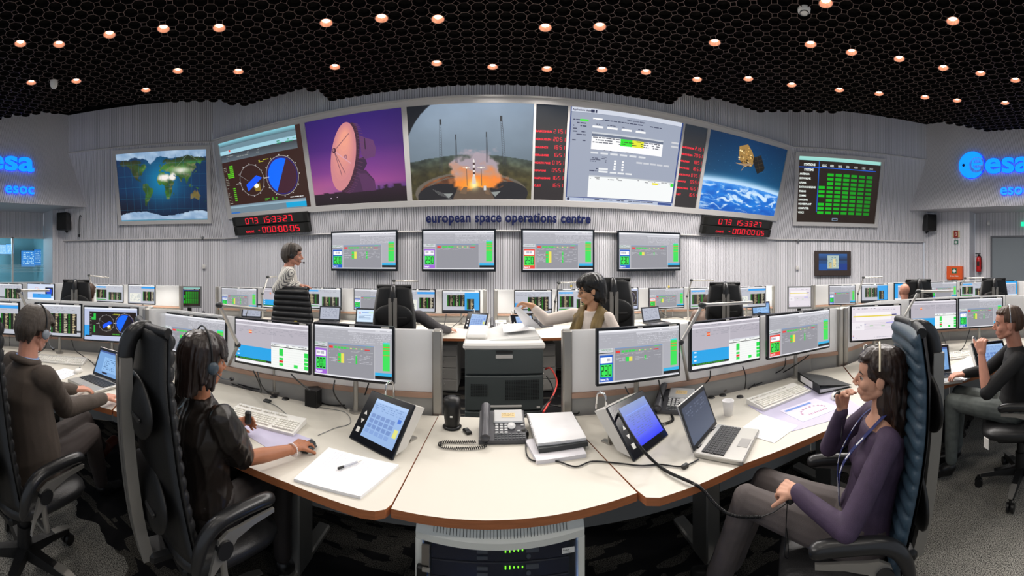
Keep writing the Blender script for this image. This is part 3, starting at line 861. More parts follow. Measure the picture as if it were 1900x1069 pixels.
c.rect(.44, .28, .545, .355, (.15, .88, .12)); c.rect(.545, .28, .65, .355, (.88, .88, .15)); c.scribble(.45, .285, .64, .35, 3, (.2, .35, .1), .5)
c.rect(.91, .23, .98, .25, (.8, .8, .82)); c.rect(.91, .275, .98, .295, (.8, .8, .82))
c.scribble(.19, .42, .6, .43, 1, TX, .6)
for k in range(6): c.rect(.19 + k * .085, .445, .255 + k * .085, .465, (.84, .85, .87)); 
for k in range(5): c.rect(.60 + k * .065, .51, .655 + k * .065, .53, (.78, .79, .82))
for r_ in range(4):
    for k in (.40, .47): c.rect(k, .52 + r_ * .03, k + .018, .54 + r_ * .03, (.97, .97, .97))
c.scribble(.19, .49, .33, .56, 4, TX, .4); c.scribble(.19, .62, .26, .67, 2, TX, .7); c.rect(.27, .615, .35, .635, WT); c.rect(.27, .645, .35, .665, WT)
for k in range(3): c.rect(.37 + k * .07, .65, .43 + k * .07, .668, (.88, .89, .9))
c.rect(.19, .70, .985, .95, (.93, .94, .94)); c.rect(.19, .70, .985, .715, (.7, .72, .75)); c.scribble(.2, .72, .97, .75, 2, (.3, .3, .33), .45); c.rect(.77, .735, .83, .755, (.9, .85, .15)); c.rect(.955, .72, .985, .76, (.2, .85, .2))
c.rect(0, .955, 1, 1, (.70, .74, .82)); c.rect(0, .955, 1, .962, (.12, .22, .5)); c.scribble(.1, .97, .8, .99, 1, TX, .6); c.rect(.85, .965, .99, .995, (.2, .3, .55)); c.ell(.025, .978, .012, .015, TX)
wall_screen('video_wall_screen', UB[8], UB[9], 'video wall screen showing a grey application window with green and yellow table cells', c)
cities(UB[10], UB[11], 'dark strip with red city names and times, beside the satellite picture')


def orbit(U, Vv):
    w_ = vnoise(U, Vv, 6, 33, 3) * .35; n = vnoise(np.abs(U * 1.2 + w_), np.abs(Vv * 2.6 + w_ * 1.6), 9, 31, 5); m = vnoise(U * 2, Vv * 3, 6, 32, 4)
    h = .62 + .06 * (U - .25) ** 2 * 2
    sky = mixc((.02, .18, .33), (.05, .32, .50), Vv * 1.8) * (1 - .35 * np.abs(U - .5))[..., None]
    glow = np.exp(-((Vv - h + .015) / .06) ** 2); sky = sky * (1 - glow[..., None]) + np.array((.72, .85, .96)) * glow[..., None]
    sea = mixc((.03, .30, .70), (.10, .48, .85), m * 1.5); cl = np.clip((n - .50) * 6.0, 0, 1) * .9; sea = sea * (1 - cl[..., None]) + np.array((.88, .94, 1.0)) * cl[..., None]
    sea = mixc(sea, (.06, .25, .6), (Vv - .9) * 4); gl = np.clip(1 - (Vv - h) / .07, 0, 1) * .75; sea = sea * (1 - gl[..., None]) + np.array((.35, .62, .92)) * gl[..., None]
    return np.where((Vv > h)[..., None], sea, sky)


c = Canvas(UB[13] - UB[12], HS, (0, .2, .4)); c.paint(180, 200, orbit)
for k in range(60): c.ell(c.rng.random(), c.rng.random() * .5, .002, .0018, (.5, .7, .85), n=5)
GO = (.62, .48, .25)
c.poly([(.36, .12), (.46, .07), (.53, .15), (.58, .25), (.56, .34), (.46, .37), (.40, .30), (.37, .22)], GO)
for k in range(46):
    a = c.rng.uniform(.37, .55); b_ = c.rng.uniform(.10, .35)
    if abs(a - .38 - (b_ - .1) * .45) < .11: s_ = c.rng.uniform(.008, .026); c.poly([(a, b_), (a + s_, b_ + .006), (a + s_ * .8, b_ + s_), (a - .004, b_ + s_ * .8)], c.rng.choice([(.9, .74, .42), (.25, .17, .10), (.78, .60, .33), (.12, .10, .09), (.97, .88, .65)]))
c.poly([(.56, .22), (.65, .17), (.73, .33), (.72, .37), (.645, .43), (.56, .28)], (.10, .09, .07))
for k in range(4): c.line(.575 + .01 * k, .22 + .05 * k, .66 + .02 * k, .175 + .045 * k, .004, (.30, .24, .14))
c.line(.60, .2, .68, .40, .004, (.3, .24, .14)); c.poly([(.35, .335), (.47, .33), (.54, .30), (.55, .33), (.47, .36), (.35, .345)], (.60, .50, .40)); c.line(.47, .35, .43, .43, .008, (.6, .52, .42))
wall_screen('video_wall_screen', UB[12], UB[13], 'video wall screen showing a golden satellite above the blue curve of the earth', c)


# flanking screens on the angled walls
def side_screen(P0, x, y, z, pxa, pxb, yt, yb, label, drawer, W_=None):
    f = lambda a, b_: onplane(a, b_, P0, y)
    g = lambda p: ((p - P0).dot(x), (p - P0).dot(z))
    ua = (g(f(pxa[0], yt[0]))[0] + g(f(pxa[1], yb[0]))[0]) / 2; ub = (g(f(pxb[0], yt[1]))[0] + g(f(pxb[1], yb[1]))[0]) / 2
    wt = (g(f(pxa[0], yt[0]))[1] + g(f(pxb[0], yt[1]))[1]) / 2; wb = (g(f(pxa[1], yb[0]))[1] + g(f(pxb[1], yb[1]))[1]) / 2
    print('side', ua, ub, wb, wt)
    W_, H_ = ub - ua, wt - wb
    t = thing('projection_screen', label, 'screen', M=basis(P0 + x * ua + z * wb + y * -.03, x, y, z))
    cv = Canvas(W_, H_, (0, 0, 0)); drawer(cv); cv.build('picture', t)
    m_ = MB(); MB().box((W_ / 2, .014, H_ / 2), (W_, .02, H_), BEZEL).build('panel', t)
    for (cx_, cz, dx, dz) in ((W_ / 2, -.05, W_ + .2, .1), (W_ / 2, H_ + .05, W_ + .2, .1), (-.05, H_ / 2, .1, H_), (W_ + .05, H_ / 2, .1, H_)): m_.box((cx_, -.01, cz), (dx, .07, dz), FRAME)
    m_.build('surround', t)
    return t


CONT = {  # outlines in longitude, latitude
 'na': [(-168, 66), (-156, 71), (-128, 70), (-95, 72), (-82, 68), (-78, 62), (-93, 60), (-82, 53), (-78, 58), (-65, 60), (-56, 52), (-66, 44), (-75, 38), (-81, 30), (-81, 25), (-84, 30), (-97, 28), (-97, 20), (-88, 21), (-84, 11), (-78, 8), (-90, 14), (-105, 20), (-112, 30), (-117, 33), (-124, 42), (-125, 50), (-140, 60), (-155, 58), (-165, 60)],
 'gl': [(-55, 82), (-25, 83), (-18, 75), (-22, 70), (-42, 60), (-52, 66), (-58, 75), (-72, 78)],
 'sa': [(-78, 8), (-62, 11), (-50, 0), (-35, -6), (-39, -17), (-48, -26), (-57, -37), (-65, -42), (-69, -52), (-75, -50), (-73, -37), (-70, -18), (-80, -5)],
 'eu': [(-9, 37), (-9, 43), (-1, 45), (-4, 48), (8, 54), (8, 57), (12, 55), (22, 59), (20, 65), (10, 59), (5, 60), (14, 68), (26, 71), (42, 67), (60, 69), (80, 73), (105, 77), (140, 73), (170, 69), (180, 66), (162, 60), (156, 52), (142, 60), (135, 54), (140, 48), (128, 40), (126, 35), (120, 38), (122, 30), (110, 20), (106, 10), (100, 13), (103, 2), (98, 8), (94, 18), (88, 22), (80, 14), (77, 8), (72, 20), (66, 25), (56, 26), (48, 30), (51, 24), (59, 22), (52, 16), (43, 13), (35, 28), (36, 36), (28, 37), (26, 40), (22, 37), (19, 41), (13, 45), (18, 40), (15, 38), (10, 44), (3, 43), (0, 38)],
 'af': [(-17, 14), (-17, 22), (-9, 31), (-5, 35), (10, 37), (20, 31), (32, 31), (35, 28), (43, 12), (51, 12), (41, -3), (40, -16), (33, -28), (26, -34), (18, -34), (12, -17), (12, -5), (8, 4), (-8, 4)],
 'au': [(114, -22), (122, -18), (131, -12), (137, -16), (142, -11), (153, -27), (147, -38), (138, -35), (130, -31), (116, -35)],
 'mg': [(44, -20), (50, -14), (47, -25)], 'nz': [(167, -45), (177, -38), (174, -42)], 'jp': [(131, 33), (141, 41), (141, 36)], 'uk': [(-5, 50), (1, 52), (-4, 58)],
 'i1': [(95, 5), (106, -6), (100, 0)], 'i2': [(109, 2), (118, 6), (116, -4), (110, -3)], 'i3': [(131, -2), (150, -9), (141, -9)], 'i4': [(119, 0), (124, 1), (122, -5)]}


def inpoly_np(X, Y, pg):
    c_ = np.zeros(X.shape, bool); j = len(pg) - 1
    for i in range(len(pg)):
        xi, yi = pg[i]; xj, yj = pg[j]
        if yi != yj: c_ ^= ((yi > Y) != (yj > Y)) & (X < (xj - xi) * (Y - yi) / (yj - yi) + xi)
        j = i
    return c_


def worldmap(U, Vv):
    n = vnoise(U, Vv, 12, 41, 4); n2 = vnoise(U, Vv, 30, 42, 3)
    lon = -180 + 360 * U + 5 * (n - .5); lat = 90 - 180 * (Vv) + 5 * (n2 - .5)
    sea = mixc((.04, .16, .30), (.02, .45, .62), np.exp(-(((U - .5) / .22) ** 2 + ((Vv - .42) / .34) ** 2))); sea = mixc(sea, (.10, .03, .04), np.clip((Vv - .55) * 2, 0, 1) * np.clip(1.2 - U * 3, 0, 1)); sea = mixc(sea, (.03, .05, .12), np.clip((Vv - .6) * 2, 0, 1) * .8)
    land = np.zeros(U.shape, bool)
    for k, pg in CONT.items(): land |= inpoly_np(lon, lat, pg)
    gr = mixc((.13, .22, .10), (.25, .48, .16), n * 1.6 - .2); gr = mixc(gr, (.55, .48, .38), np.clip((n2 - .55) * 5, 0, 1) * .6)
    des = np.exp(-(((lon - 12) / 26) ** 2 + ((lat - 23) / 9) ** 2) ** 2) + np.exp(-(((lon - 46) / 12) ** 2 + ((lat - 24) / 10) ** 2) ** 2) + .8 * np.exp(-(((lon - 80) / 35) ** 2 + ((lat - 40) / 8) ** 2))
    gr = mixc(gr, (.93, .90, .88), np.clip(des * 1.1, 0, 1)); gr = mixc(gr, (.12, .15, .08), np.clip((lat - 58) / 12, 0, .8)); gr = mixc(gr, (.5, .36, .2), .7 * inpoly_np(lon, lat, CONT['au']))
    gr = mixc(gr, (.15, .13, .07), np.clip((-60 - lon) / 90, 0, .6))
    col = np.where(land[..., None], gr, sea)
    ice = ((lat > 78 - 6 * np.abs(np.sin(lon * .03)))) | inpoly_np(lon, lat, CONT['gl']) | (lat < -70 - 6 * np.sin(lon * .025 + 1) - 3 * n)
    return np.where(ice[..., None], mixc((.45, .58, .72), (.70, .78, .86), n * 1.4 - .2), col)


def d_map(cv):
    cv.paint(150, 120, worldmap)
    for k in range(1, 12): cv.line(k / 12, .05, k / 12, .88, .0018, (.10, .42, .55))
    for k in range(1, 6): cv.line(0, k / 6, 1, k / 6, .0018, (.10, .42, .55))
    cv.line(.62, .30, .80, .06, .003, (.5, .6, .5)); cv.line(.80, .06, .9, .14, .003, (.5, .6, .5)); cv.rect(0, .985, 1, 1, (.25, .5, .6))


def d_stations(cv, small=False):
    cv.rect(0, 0, 1, 1, (.13, .08, .055)); cv.vgrad(0, 0, 1, .055, (.55, .80, .78), (.62, .85, .80)); TW = (.92, .95, .93)
    cv.rect(.235, .06, .245, .84, (.05, .35, .75)); cv.rect(0, .15, .95, .162, (.1, .35, .8))
    if not small:
        cv.text(.06, .135, .035, 'STATIONS', TW, .04, sx=.8); cv.text(.065, .21, .035, 'SYSTEMS', TW, .04, sx=.8)
        for k, s in enumerate(('OCC', 'KER', 'MAL', 'ESR', 'ASH', 'HBK', 'MAS')): cv.text(.275 + k * .098, .135, .032, s, tuple(x * (1 - .07 * k) for x in TW), .04, sx=.75)
    else: cv.scribble(.05, .1, .22, .2, 2, TW, .8); cv.scribble(.27, .1, .95, .13, 1, TW, .8)
    rows_ = ('ANTENNA', 'DOWNLINK', 'UPLINK', 'DATA HANDLING', 'TIMING', 'COMMS', 'RANGING', 'POWERPLANT', 'COMPUTER', 'VOICE')
    for r_, s in enumerate(rows_):
        v = .235 + r_ * .0655
        if small: cv.rect(.02, v + .01, .02 + .013 * len(s), v + .035, TW)
        else: cv.text(.015, v + .038, .030, s, TW, .04, sx=.78)
        for k in range(7):
            if k == 0 and r_ in (0, 1, 2, 6): continue
            cv.rect(.25 + k * .098, v, .325 + k * .098, v + .042, tuple(x * (1 - .05 * k) for x in (.05, .72, .10)))
    if not small: cv.rect(.44, .93, .51, .97, (.5, .6, .7)); cv.rect(.447, .937, .503, .963, (.1, .06, .05))


side_screen(bl, xl, yl, zl_, (213, 229), (384, 384), (286, 278), (412, 405), 'angled wall screen showing a world map with blue oceans', d_map)
side_screen(br + xr * 0, xr, yr, zr_, (1483, 1477), (1632, 1623), (289, 301), (410, 416), 'angled wall screen showing a station status table of green cells', d_stations)


# LED clocks under the big screens
def led_clock(px0, px1, yt, yb, label):
    a = uw(onc(px0, (yt[0] + yb[0]) / 2)); b_ = uw(onc(px1, (yt[1] + yb[1]) / 2)); u0 = a[0]; u1 = b_[0]; wt = uw(onc(px0, yt[0]))[1]; wb = uw(onc(px0, yb[0]))[1]
    W_, H_ = u1 - u0, wt - wb; t = thing('led_clock', label, 'clock', M=basis(PC + xc * u0 + zc_ * wb, xc, yc, zc_)); cs = mat('clock_case', (.11, .11, .10), .4)
    MB().box((W_ / 2, -.07, H_ * .75), (W_, .13, H_ * .47), cs, bev=.008).build('upper_case', t)
    MB().box((W_ / 2, -.07, H_ * .25), (W_, .13, H_ * .47), cs, bev=.008).build('lower_case', t)
    RD = (1, .10, .20)
    c = Canvas(W_ * .9, H_ * .40, (.09, .09, .085)); c.seg(.16, .12, .055, .76, '073 15:33:27', RD); c.build('date_display', t, Matrix.Translation((W_ * .05, -.137, H_ * .55)))
    c = Canvas(W_ * .9, H_ * .40, (.09, .09, .085)); c.text(.14, .78, .42, 'count', RD, .02); c.seg(.33, .3, .045, .5, '+', RD); c.seg(.40, .12, .057, .76, '000:00:05', RD); c.build('count_display', t, Matrix.Translation((W_ * .05, -.137, H_ * .05)))
    MB().box((W_ / 2, -.02, H_ * .5), (W_ * .8, .04, H_ * .7), DGREY).build('wall_bracket', t)


led_clock(439, 577, (402, 395), (436, 430), 'double black clock with red digits under the attitude plot screen')
led_clock(1299, 1426, (398, 404), (432, 437), 'double black clock with red digits under the satellite screen')

# lettering on the leaning wall
NAVY = mat('navy_letters', (.09, .14, .36), .4)
ua = uw(onc(791, 404))[0]; ub = uw(onc(1095, 404))[0]; wz = uw(onc(940, 411))[1]
lt = thing('wall_lettering', 'dark blue lettering reading european space operations centre on the leaning wall', 'lettering', M=basis(PC + xc * ua + zc_ * wz + yc * -.035, xc, yc, zc_))
vf, _f = solid_text('european space operations centre', .27, .03, .028, 'LEFT', 0, 1.08); x0_ = min(v[0] for v in vf); full = max(v[0] for v in vf) - x0_; sx_ = (ub - ua) / full; pre = ''
for wd_ in ('european', 'space', 'operations', 'centre'):
    vs, fs = solid_text(wd_, .27, .03, .028, 'LEFT', 0, 1.08); vp, _f = solid_text(pre + wd_, .27, .03, .028, 'LEFT', 0, 1.08); off = (max(v[0] for v in vp) - x0_) - (max(v[0] for v in vs))
    m_ = MB(); m_.add([((v[0] + off) * sx_, v[1], v[2]) for v in vs], fs, NAVY); m_.build('word', lt); pre += wd_ + ' '

# illuminated signs
BLU = mat('sign_face_blue', (.05, .45, .95), .4, emit=(.08, .58, 1.0), estr=1.15)
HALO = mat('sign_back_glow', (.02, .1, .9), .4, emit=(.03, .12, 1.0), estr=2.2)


def sign_letters(s, h, M, name, par, px_w, spacing=1.0, bold=.03):
    vs, fs = solid_text(s, h, .05, bold, 'LEFT', 0, spacing); x0 = min(v[0] for v in vs); wd = max(v[0] for v in vs) - x0
    m_ = MB(); m_.add([((v[0] - x0) / wd * px_w, v[1], v[2]) for v in vs], fs, BLU); o = m_.build(name, par, M)
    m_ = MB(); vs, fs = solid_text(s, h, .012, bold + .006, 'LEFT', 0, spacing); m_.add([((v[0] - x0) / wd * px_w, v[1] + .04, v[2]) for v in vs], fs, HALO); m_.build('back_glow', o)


def esa_sign(x, y, z, P0, logo, r_px, wide, word, sub, label):
    f = lambda a, b_: onplane(a, b_, P0, y)
    c0 = f(*logo) if logo else None
    a = f(word[0], word[2]); b_ = f(word[1], word[2]); top = f(word[0], word[3]); L = (b_ - a).dot(x); hgt = (top - a).dot(z)
    t = thing('illuminated_sign', label, 'sign', M=basis(a - y * .06, x, y, z))
    sign_letters('esa', hgt / .53, Matrix.Identity(4), 'letters', t, L, 1.0, .022)
    a2 = f(sub[0], sub[2]); b2 = f(sub[1], sub[2]); t2 = f(sub[0], sub[3]); L2 = (b2 - a2).dot(x); h2 = (t2 - a2).dot(z)
    sign_letters('esoc', h2 / .53, Matrix.Translation(((a2 - a).dot(x), 0, (a2 - a).dot(z))), 'small_letters', t, L2, 1.05, .014)
    # round emblem with a cut-out letter e
    if logo:
        lc = V(((c0 - a).dot(x), 0, (c0 - a).dot(z)))
        R_ = wide
        m_ = MB(); n = 40; ctr = V((R_ * .38, 0, -R_ * .02)); r2 = R_ * .60
        pts = [V((R_ * math.cos(g), 0, R_ * math.sin(g))) for g in [math.radians(38 + (320 - 38) * i / n) for i in range(n + 1)]]
        inn = [ctr + V((r2 * math.cos(g), 0, r2 * math.sin(g))) for g in [math.radians(52 + (306 - 52) * i / n) for i in range(n + 1)]]
        for dep, mt, ex in ((0, BLU, 1.0),):
            vs = [p + V((0, -.025, 0)) for p in pts + inn] + [p + V((0, .025, 0)) for p in pts + inn]; N_ = n + 1
            fs = [[i, i + 1, N_ + i + 1, N_ + i] for i in range(n)] + [[2 * N_ + i + 1, 2 * N_ + i, 3 * N_ + i, 3 * N_ + i + 1] for i in range(n)] + [[i, 2 * N_ + i, 2 * N_ + i + 1, i + 1] for i in range(n)] + [[N_ + i + 1, 3 * N_ + i + 1, 3 * N_ + i, N_ + i] for i in range(n)]
            m_.add(vs, fs, mt)
        # the e inside the ring
        re, wi = r2 * .72, r2 * .2; ec = ctr + V((R_ * .05, 0, R_ * .05))
        arc = [ec + V((re * math.cos(g), 0, re * math.sin(g))) for g in [math.radians(8 + 300 * i / 26) for i in range(27)]]; arc2 = [ec + V(((re - wi) * math.cos(g), 0, (re - wi) * math.sin(g))) for g in [math.radians(8 + 300 * i / 26) for i in range(27)]]
        vs = [p + V((0, -.025, 0)) for p in arc + arc2] + [p + V((0, .025, 0)) for p in arc + arc2]
        m_.add(vs, [[i, i + 1, 28 + i, 27 + i] for i in range(26)] + [[i, 54 + i, 55 + i, i + 1] for i in range(26)], BLU)
        m_.box(ec + V((0, 0, -re * .02)), (re * 1.9, .05, wi), BLU)
        o = m_.build('emblem', t, Matrix.Translation(lc))
        m_ = MB(); m_.cyl((-R_ * .62, -.03, 0), (-R_ * .62, -.018, 0), R_ * .11, NAVY, n=16); m_.build('emblem_dot', o)
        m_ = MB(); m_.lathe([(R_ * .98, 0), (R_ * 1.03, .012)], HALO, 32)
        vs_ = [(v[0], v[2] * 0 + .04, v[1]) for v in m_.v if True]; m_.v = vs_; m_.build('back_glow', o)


X_ = V((0, -1, 0)); Y_ = V((1, 0, 0)); Z_ = V((0, 0, 1))
pr = V((10.03, 0, 0)); fx = lambda a, b_: onplane(a, b_, pr, Y_)
Rr = ((fx(1808, 282) - fx(1808, 331)).z) / 2
esa_sign(X_, Y_, Z_, pr, (1804, 307), 25, Rr, (1829, 1912, 322, 293), (1857, 1911, 362, 347), 'blue illuminated wall sign with round emblem, lettered esa esoc')
pl_ = V((-9.3, 0, 0))
esa_sign(V((0, 1, 0)), V((-1, 0, 0)), Z_, pl_, None, 25, Rr, (-26, 62, 313, 285), (9, 62, 358, 343), 'blue illuminated wall lettering esa esoc with no emblem in view')

# ================================================================== small things on the walls
fb_ = lambda px, py: onplane(px, py, (0, 7.47, 0), (0, 1, 0))


def tv(px0, px1, py0, py1, label, drawer):
    a = onplane(px0, (py0 + py1) / 2, (0, 7.40, 0), (0, 1, 0)); b_ = onplane(px1, (py0 + py1) / 2, (0, 7.40, 0), (0, 1, 0)); xm = (px0 + px1) / 2
    zt_ = onplane(xm, py0, (0, 7.40, 0), (0, 1, 0)).z; zb_ = onplane(xm, py1, (0, 7.40, 0), (0, 1, 0)).z; W_ = b_.x - a.x; H_ = zt_ - zb_
    t = thing('wall_television', label, 'television', (a.x, 7.40, zb_))
    c = Canvas(W_ - .07, H_ - .09, (.6, .6, .62)); drawer(c); c.build('screen', t, Matrix.Translation((.035, -.032, .05)))
    MB().box((W_ / 2, 0, H_ / 2), (W_, .06, H_), BEZEL, bev=.006).build('housing', t)
    MB().box((W_ / 2, .07, H_ / 2), (.5, .1, .4), BLACK).build('wall_mount', t)


GR = (.16, .86, .28); BG = (.66, .66, .69)


def tele(cv, num='230', name='Spacon 1 A', col=(.10, .35, .75), mid=1, small=False, nb=1):
    r = cv.rect; r(0, 0, 1, 1, BG); r(0, 0, 1, .035, (.93, .93, .95)); r(0, .035, 1, .07, (.74, .74, .77)); cv.scribble(.75, .045, .98, .065, 1, (.95, .95, .96), .5); r(.45, .07, 1, .10, (.80, .80, .83))
    cv.scribble(.02, .1, .42, .28, 4, (.70, .70, .73), .6, .35); cv.scribble(.46, .11, .98, .32, 6, (.76, .76, .79), .7, .5, .004, .02)
    r(0, .34, .17, .45, (.80, .80, .83)); r(0, .425, .17, .44, (.05, .05, .06)); cv.scribble(0, .35, .16, .41, 3, (.4, .6, .45), .6)
    r(.01, .47, .165, .98, col); r(.02, .51, .155, .62, (.97, .97, .98)); cv.scribble(.03, .53, .145, .6, 1, (.7, .7, .75), .7, .8)
    r(.02, .65, .155, .885, (.20, .88, .32))
    cv.seg(.028, .665, .033, .20, num, (.02, .13, .08))
    cv.text(.018, .955, .05, name, (.97, .97, 1), .03, sx=.52 * cv.H / cv.W / .62 * 1.05)
    r(.18, .345, .79, .97, (.56, .56, .59)); r(.18, .345, .79, .36, (.45, .58, .75)); r(.785, .345, .79, .97, (.78, .78, .8)); r(.18, .345, .184, .97, (.8, .8, .82))
    r(.20, .40, .25, .445, (.90, .22, .20))
    for k in range(4): r(.27 + k * .042, .40, .305 + k * .042, .44, (.25, .80, .33))
    for k in range(6): r(.445 + k * .035, .41, .465 + k * .035, .43, ((.35, .8, .4), (.85, .85, .5))[k % 2])
    r(.665, .42, .73, .44, (.85, .2, .2)); r(.68, .36, .74, .375, (.35, .8, .4)); cv.scribble(.2, .46, .77, .5, 2, (.72, .72, .74), .5, .4)
    if mid:
        n = .54 + (.06, .06, .16, .26)[mid]
        r(.32, .53, .37, n + .02, (.2, .82, .35)); r(.36, .53, .40, n + .02, (.90, .85, .35)); r(.55, .53, .57, n + .02, (.2, .8, .3)); cv.scribble(.2, .54, .31, n + .02, max(2, mid * 3), (.72, .72, .75), .5); cv.scribble(.44, .54, .76, n + .02, max(2, mid * 3), (.7, .7, .73), .4)
        if mid > 1: r(.32, .60, .35, .62, (.85, .25, .15)); r(.32, .67, .35, .69, (.85, .25, .15))
    cv.scribble(.81, .3, .88, .82, 16, (.66, .66, .70), .9); r(.89, .26, .975, .80, (.22, .86, .34)); r(.89, .26, .975, .29, (.3, .8, .8)); r(.89, .345, .975, .36, (.85, .45, .15)); r(.89, .40, .975, .412, (.85, .45, .15)); r(.89, .50, .975, .51, (.8, .5, .2))
    r(.795, .84, 1, .90, (.18, .68, .88)); r(.795, .90, 1, .96, (.02, .03, .05)); r(0, .975, 1, 1, (.88, .88, .9))


PU = (.62, .38, .82); RDL = (.90, .25, .20); BL = (.10, .35, .75)
tv(615, 738, 428, 503, 'wall television with blue 200 panel, leftmost of the four under the lettering', lambda c: tele(c, '200', 'Spacon 1 A', BL, 2))
tv(783, 920, 425, 504, 'wall television with purple 230 panel, directly left of centre under the lettering', lambda c: tele(c, '230', 'Backup A', PU, 0))
tv(967, 1102, 425, 505, 'wall television with red 230 panel, above the woman with scarf', lambda c: tele(c, '230', 'Spacon 2 B', RDL, 3))
tv(1145, 1262, 430, 503, 'wall television with blue 230 panel, rightmost of the four under the lettering', lambda c: tele(c, '230', 'Spacon 1 A', BL, 1))

# loudspeakers
def loudspeaker(px, py, x, label):
    q = onplane(px, py, x[0], x[1]); rz = x[2]; t = thing('wall_loudspeaker', label, 'loudspeaker', q, rz)
    m_ = MB(); m_.box((0, -.30, 0), (.34, .32, .50), BLACK, bev=.02); m_.build('cabinet', t)
    m_ = MB(); m_.box((0, -.465, 0), (.30, .012, .46), mat('speaker_grille', (.03, .03, .03), .8)); m_.build('grille', t)
    m_ = MB(); m_.tube([(0, -.2, -.25), (0, -.12, -.30), (0, .0, -.2)], .025, BLACK); m_.box((0, -.01, -.15), (.12, .02, .2), BLACK); m_.build('bracket', t)


loudspeaker(127, 413, (eL + nl * .0, nl, math.atan2(-xl.y, -xl.x) + PI), 'black loudspeaker bracketed high on the left wall')
loudspeaker(1716, 415, (eR, nr, math.atan2(xr.y, xr.x)), 'black loudspeaker bracketed high on the right wall')
a = onplane(149, 400, bl, yl); b_ = onplane(148, 434, bl, yl); nl_ = nl; nl = yl
m_ = MB(); m_.tube(smoothpath([a + V((.1, .0, -.02)) - nl * .05, a - nl * .03, a.lerp(b_, .3) - nl * .08, b_ - nl * .05]), .012, CORD); m_.cyl(b_ - nl * .05, b_ + V((0, 0, -.08)) - nl * .05, .03, CORD); nl = nl_; tag(m_.build('hanging_cable'), 'short black cable hanging down beside the left loudspeaker', 'cable')

# right alcove items
ra = lambda px, py: onplane(px, py, (XRA, 0, 0), (1, 0, 0)); RZR = -PI / 2


def wallbox(name, label, cat, x0, x1, y0, y1, plane_x, depth, m, bev=.005):
    f = lambda px, py: onplane(px, py, (plane_x, 0, 0), (1, 0, 0))
    p0 = f(x0, y1); p1 = f(x1, y0); pc = f((x0 + x1) / 2, (y0 + y1) / 2); W_ = abs(p1.y - p0.y); zt_ = f((x0 + x1) / 2, y0).z; zb_ = f((x0 + x1) / 2, y1).z; H_ = zt_ - zb_
    t = thing(name, label, cat, (plane_x - .005, (p0.y + p1.y) / 2, zb_), RZR)
    MB().box((0, -depth / 2, H_ / 2), (W_, depth, H_), m, bev=bev).build('case', t)
    return t, W_, H_


ORG = mat('first_aid_orange', (.85, .33, .10), .5); GRN = mat('safety_green', (.02, .40, .28), .5)
t, W_, H_ = wallbox('first_aid_box', 'orange first aid box with white cross on the right wall', 'first aid box', 1759, 1788, 494, 518, XRA, .14, ORG, .012)
c = Canvas(W_ * .30, W_ * .30, (.02, .40, .28)); c.rect(.4, .15, .6, .85, (.95, .95, .95)); c.rect(.15, .4, .85, .6, (.95, .95, .95)); c.build('cross_label', t, Matrix.Translation((-W_ * .15, -.142, H_ * .45)), print_mat())
vs, fs = solid_text('Erste Hilfe', H_ * .16, .004, .0, 'CENTER'); m_ = MB(); m_.add(vs, fs, WHITE); m_.build('caption', t, Matrix.Translation((0, -.143, H_ * .2)))
m_ = MB()
for s_ in (-1, 1): m_.box((s_ * W_ * .3, -.07, -.015), (W_ * .2, .1, .03), ORG)
m_.build_each('foot', t)
t, W_, H_ = wallbox('fire_hose_sign', 'red fire equipment sign with pale side bars on the right wall', 'sign', 1768, 1781, 428, 441, XRA, .03, mat('pale_yellow', (.80, .75, .55), .6))
c = Canvas(W_ * .62, H_, (.55, .06, .06)); c.ring(.5, .5, .25, .3, .3, (.85, .75, .7)); c.line(.5, .2, .62, .8, .05, (.85, .75, .7)); c.build('face', t, Matrix.Translation((-W_ * .31, -.035, 0)), print_mat())
t, W_, H_ = wallbox('first_aid_sign', 'small green sign with white cross under the red fire sign', 'sign', 1771, 1778, 446, 453, XRA, .015, GRN)
c = Canvas(W_, H_, (.02, .38, .27)); c.rect(.4, .15, .6, .85, (.9, .9, .9)); c.rect(.15, .4, .85, .6, (.9, .9, .9)); c.build('face', t, Matrix.Translation((-W_ / 2, -.02, 0)), print_mat())
t, W_, H_ = wallbox('exit_sign', 'green lit exit sign cut by the right picture edge', 'sign', 1895, 1906, 412, 420, XRB, .05, mat('exit_green', (.1, .8, .6), .4, emit=(.15, .85, .65), estr=1.2))
q = onplane(1835, 415, (XRB, 0, 0), (1, 0, 0)); t = thing('motion_sensor', 'small white motion sensor on the wall above the grey door', 'sensor', q)
m_ = MB(); m_.ell((-.06, 0, 0), (.05, .06, .07), WHITE); m_.build('body', t); MB().box((-.01, 0, .05), (.03, .05, .08), WHITE).build('mount', t)
q = onplane(1818, 504, (XRB, 0, 0), (1, 0, 0)); t = thing('fire_extinguisher', 'red fire extinguisher hanging beside the grey door', 'fire extinguisher', (q.x - .12, q.y, q.z))
m_ = MB(); m_.lathe([(.0001, 0), (.075, .0), (.08, .02), (.08, .40), (.06, .46), (.03, .48), (.0001, .48)], RED, 20); m_.build('cylinder', t)
m_ = MB(); m_.cyl((0, 0, .48), (0, 0, .54), .03, BLACK); m_.box((0, .03, .56), (.03, .16, .03), BLACK); m_.build('valve_handle', t)
m_ = MB(); m_.tube(smoothpath([(0, .02, .52), (-.06, -.09, .45), (-.05, -.10, .2), (-.03, -.09, .08)]), .012, CORD); m_.build('hose', t)
m_ = MB(); m_.box((-.082, 0, .25), (.004, .08, .14), mat('label_dark', (.15, .06, .05), .6)); m_.build('label', t); m_ = MB(); m_.box((.1, 0, .2), (.05, .03, .3), BLACK); m_.build('wall_hook', t)
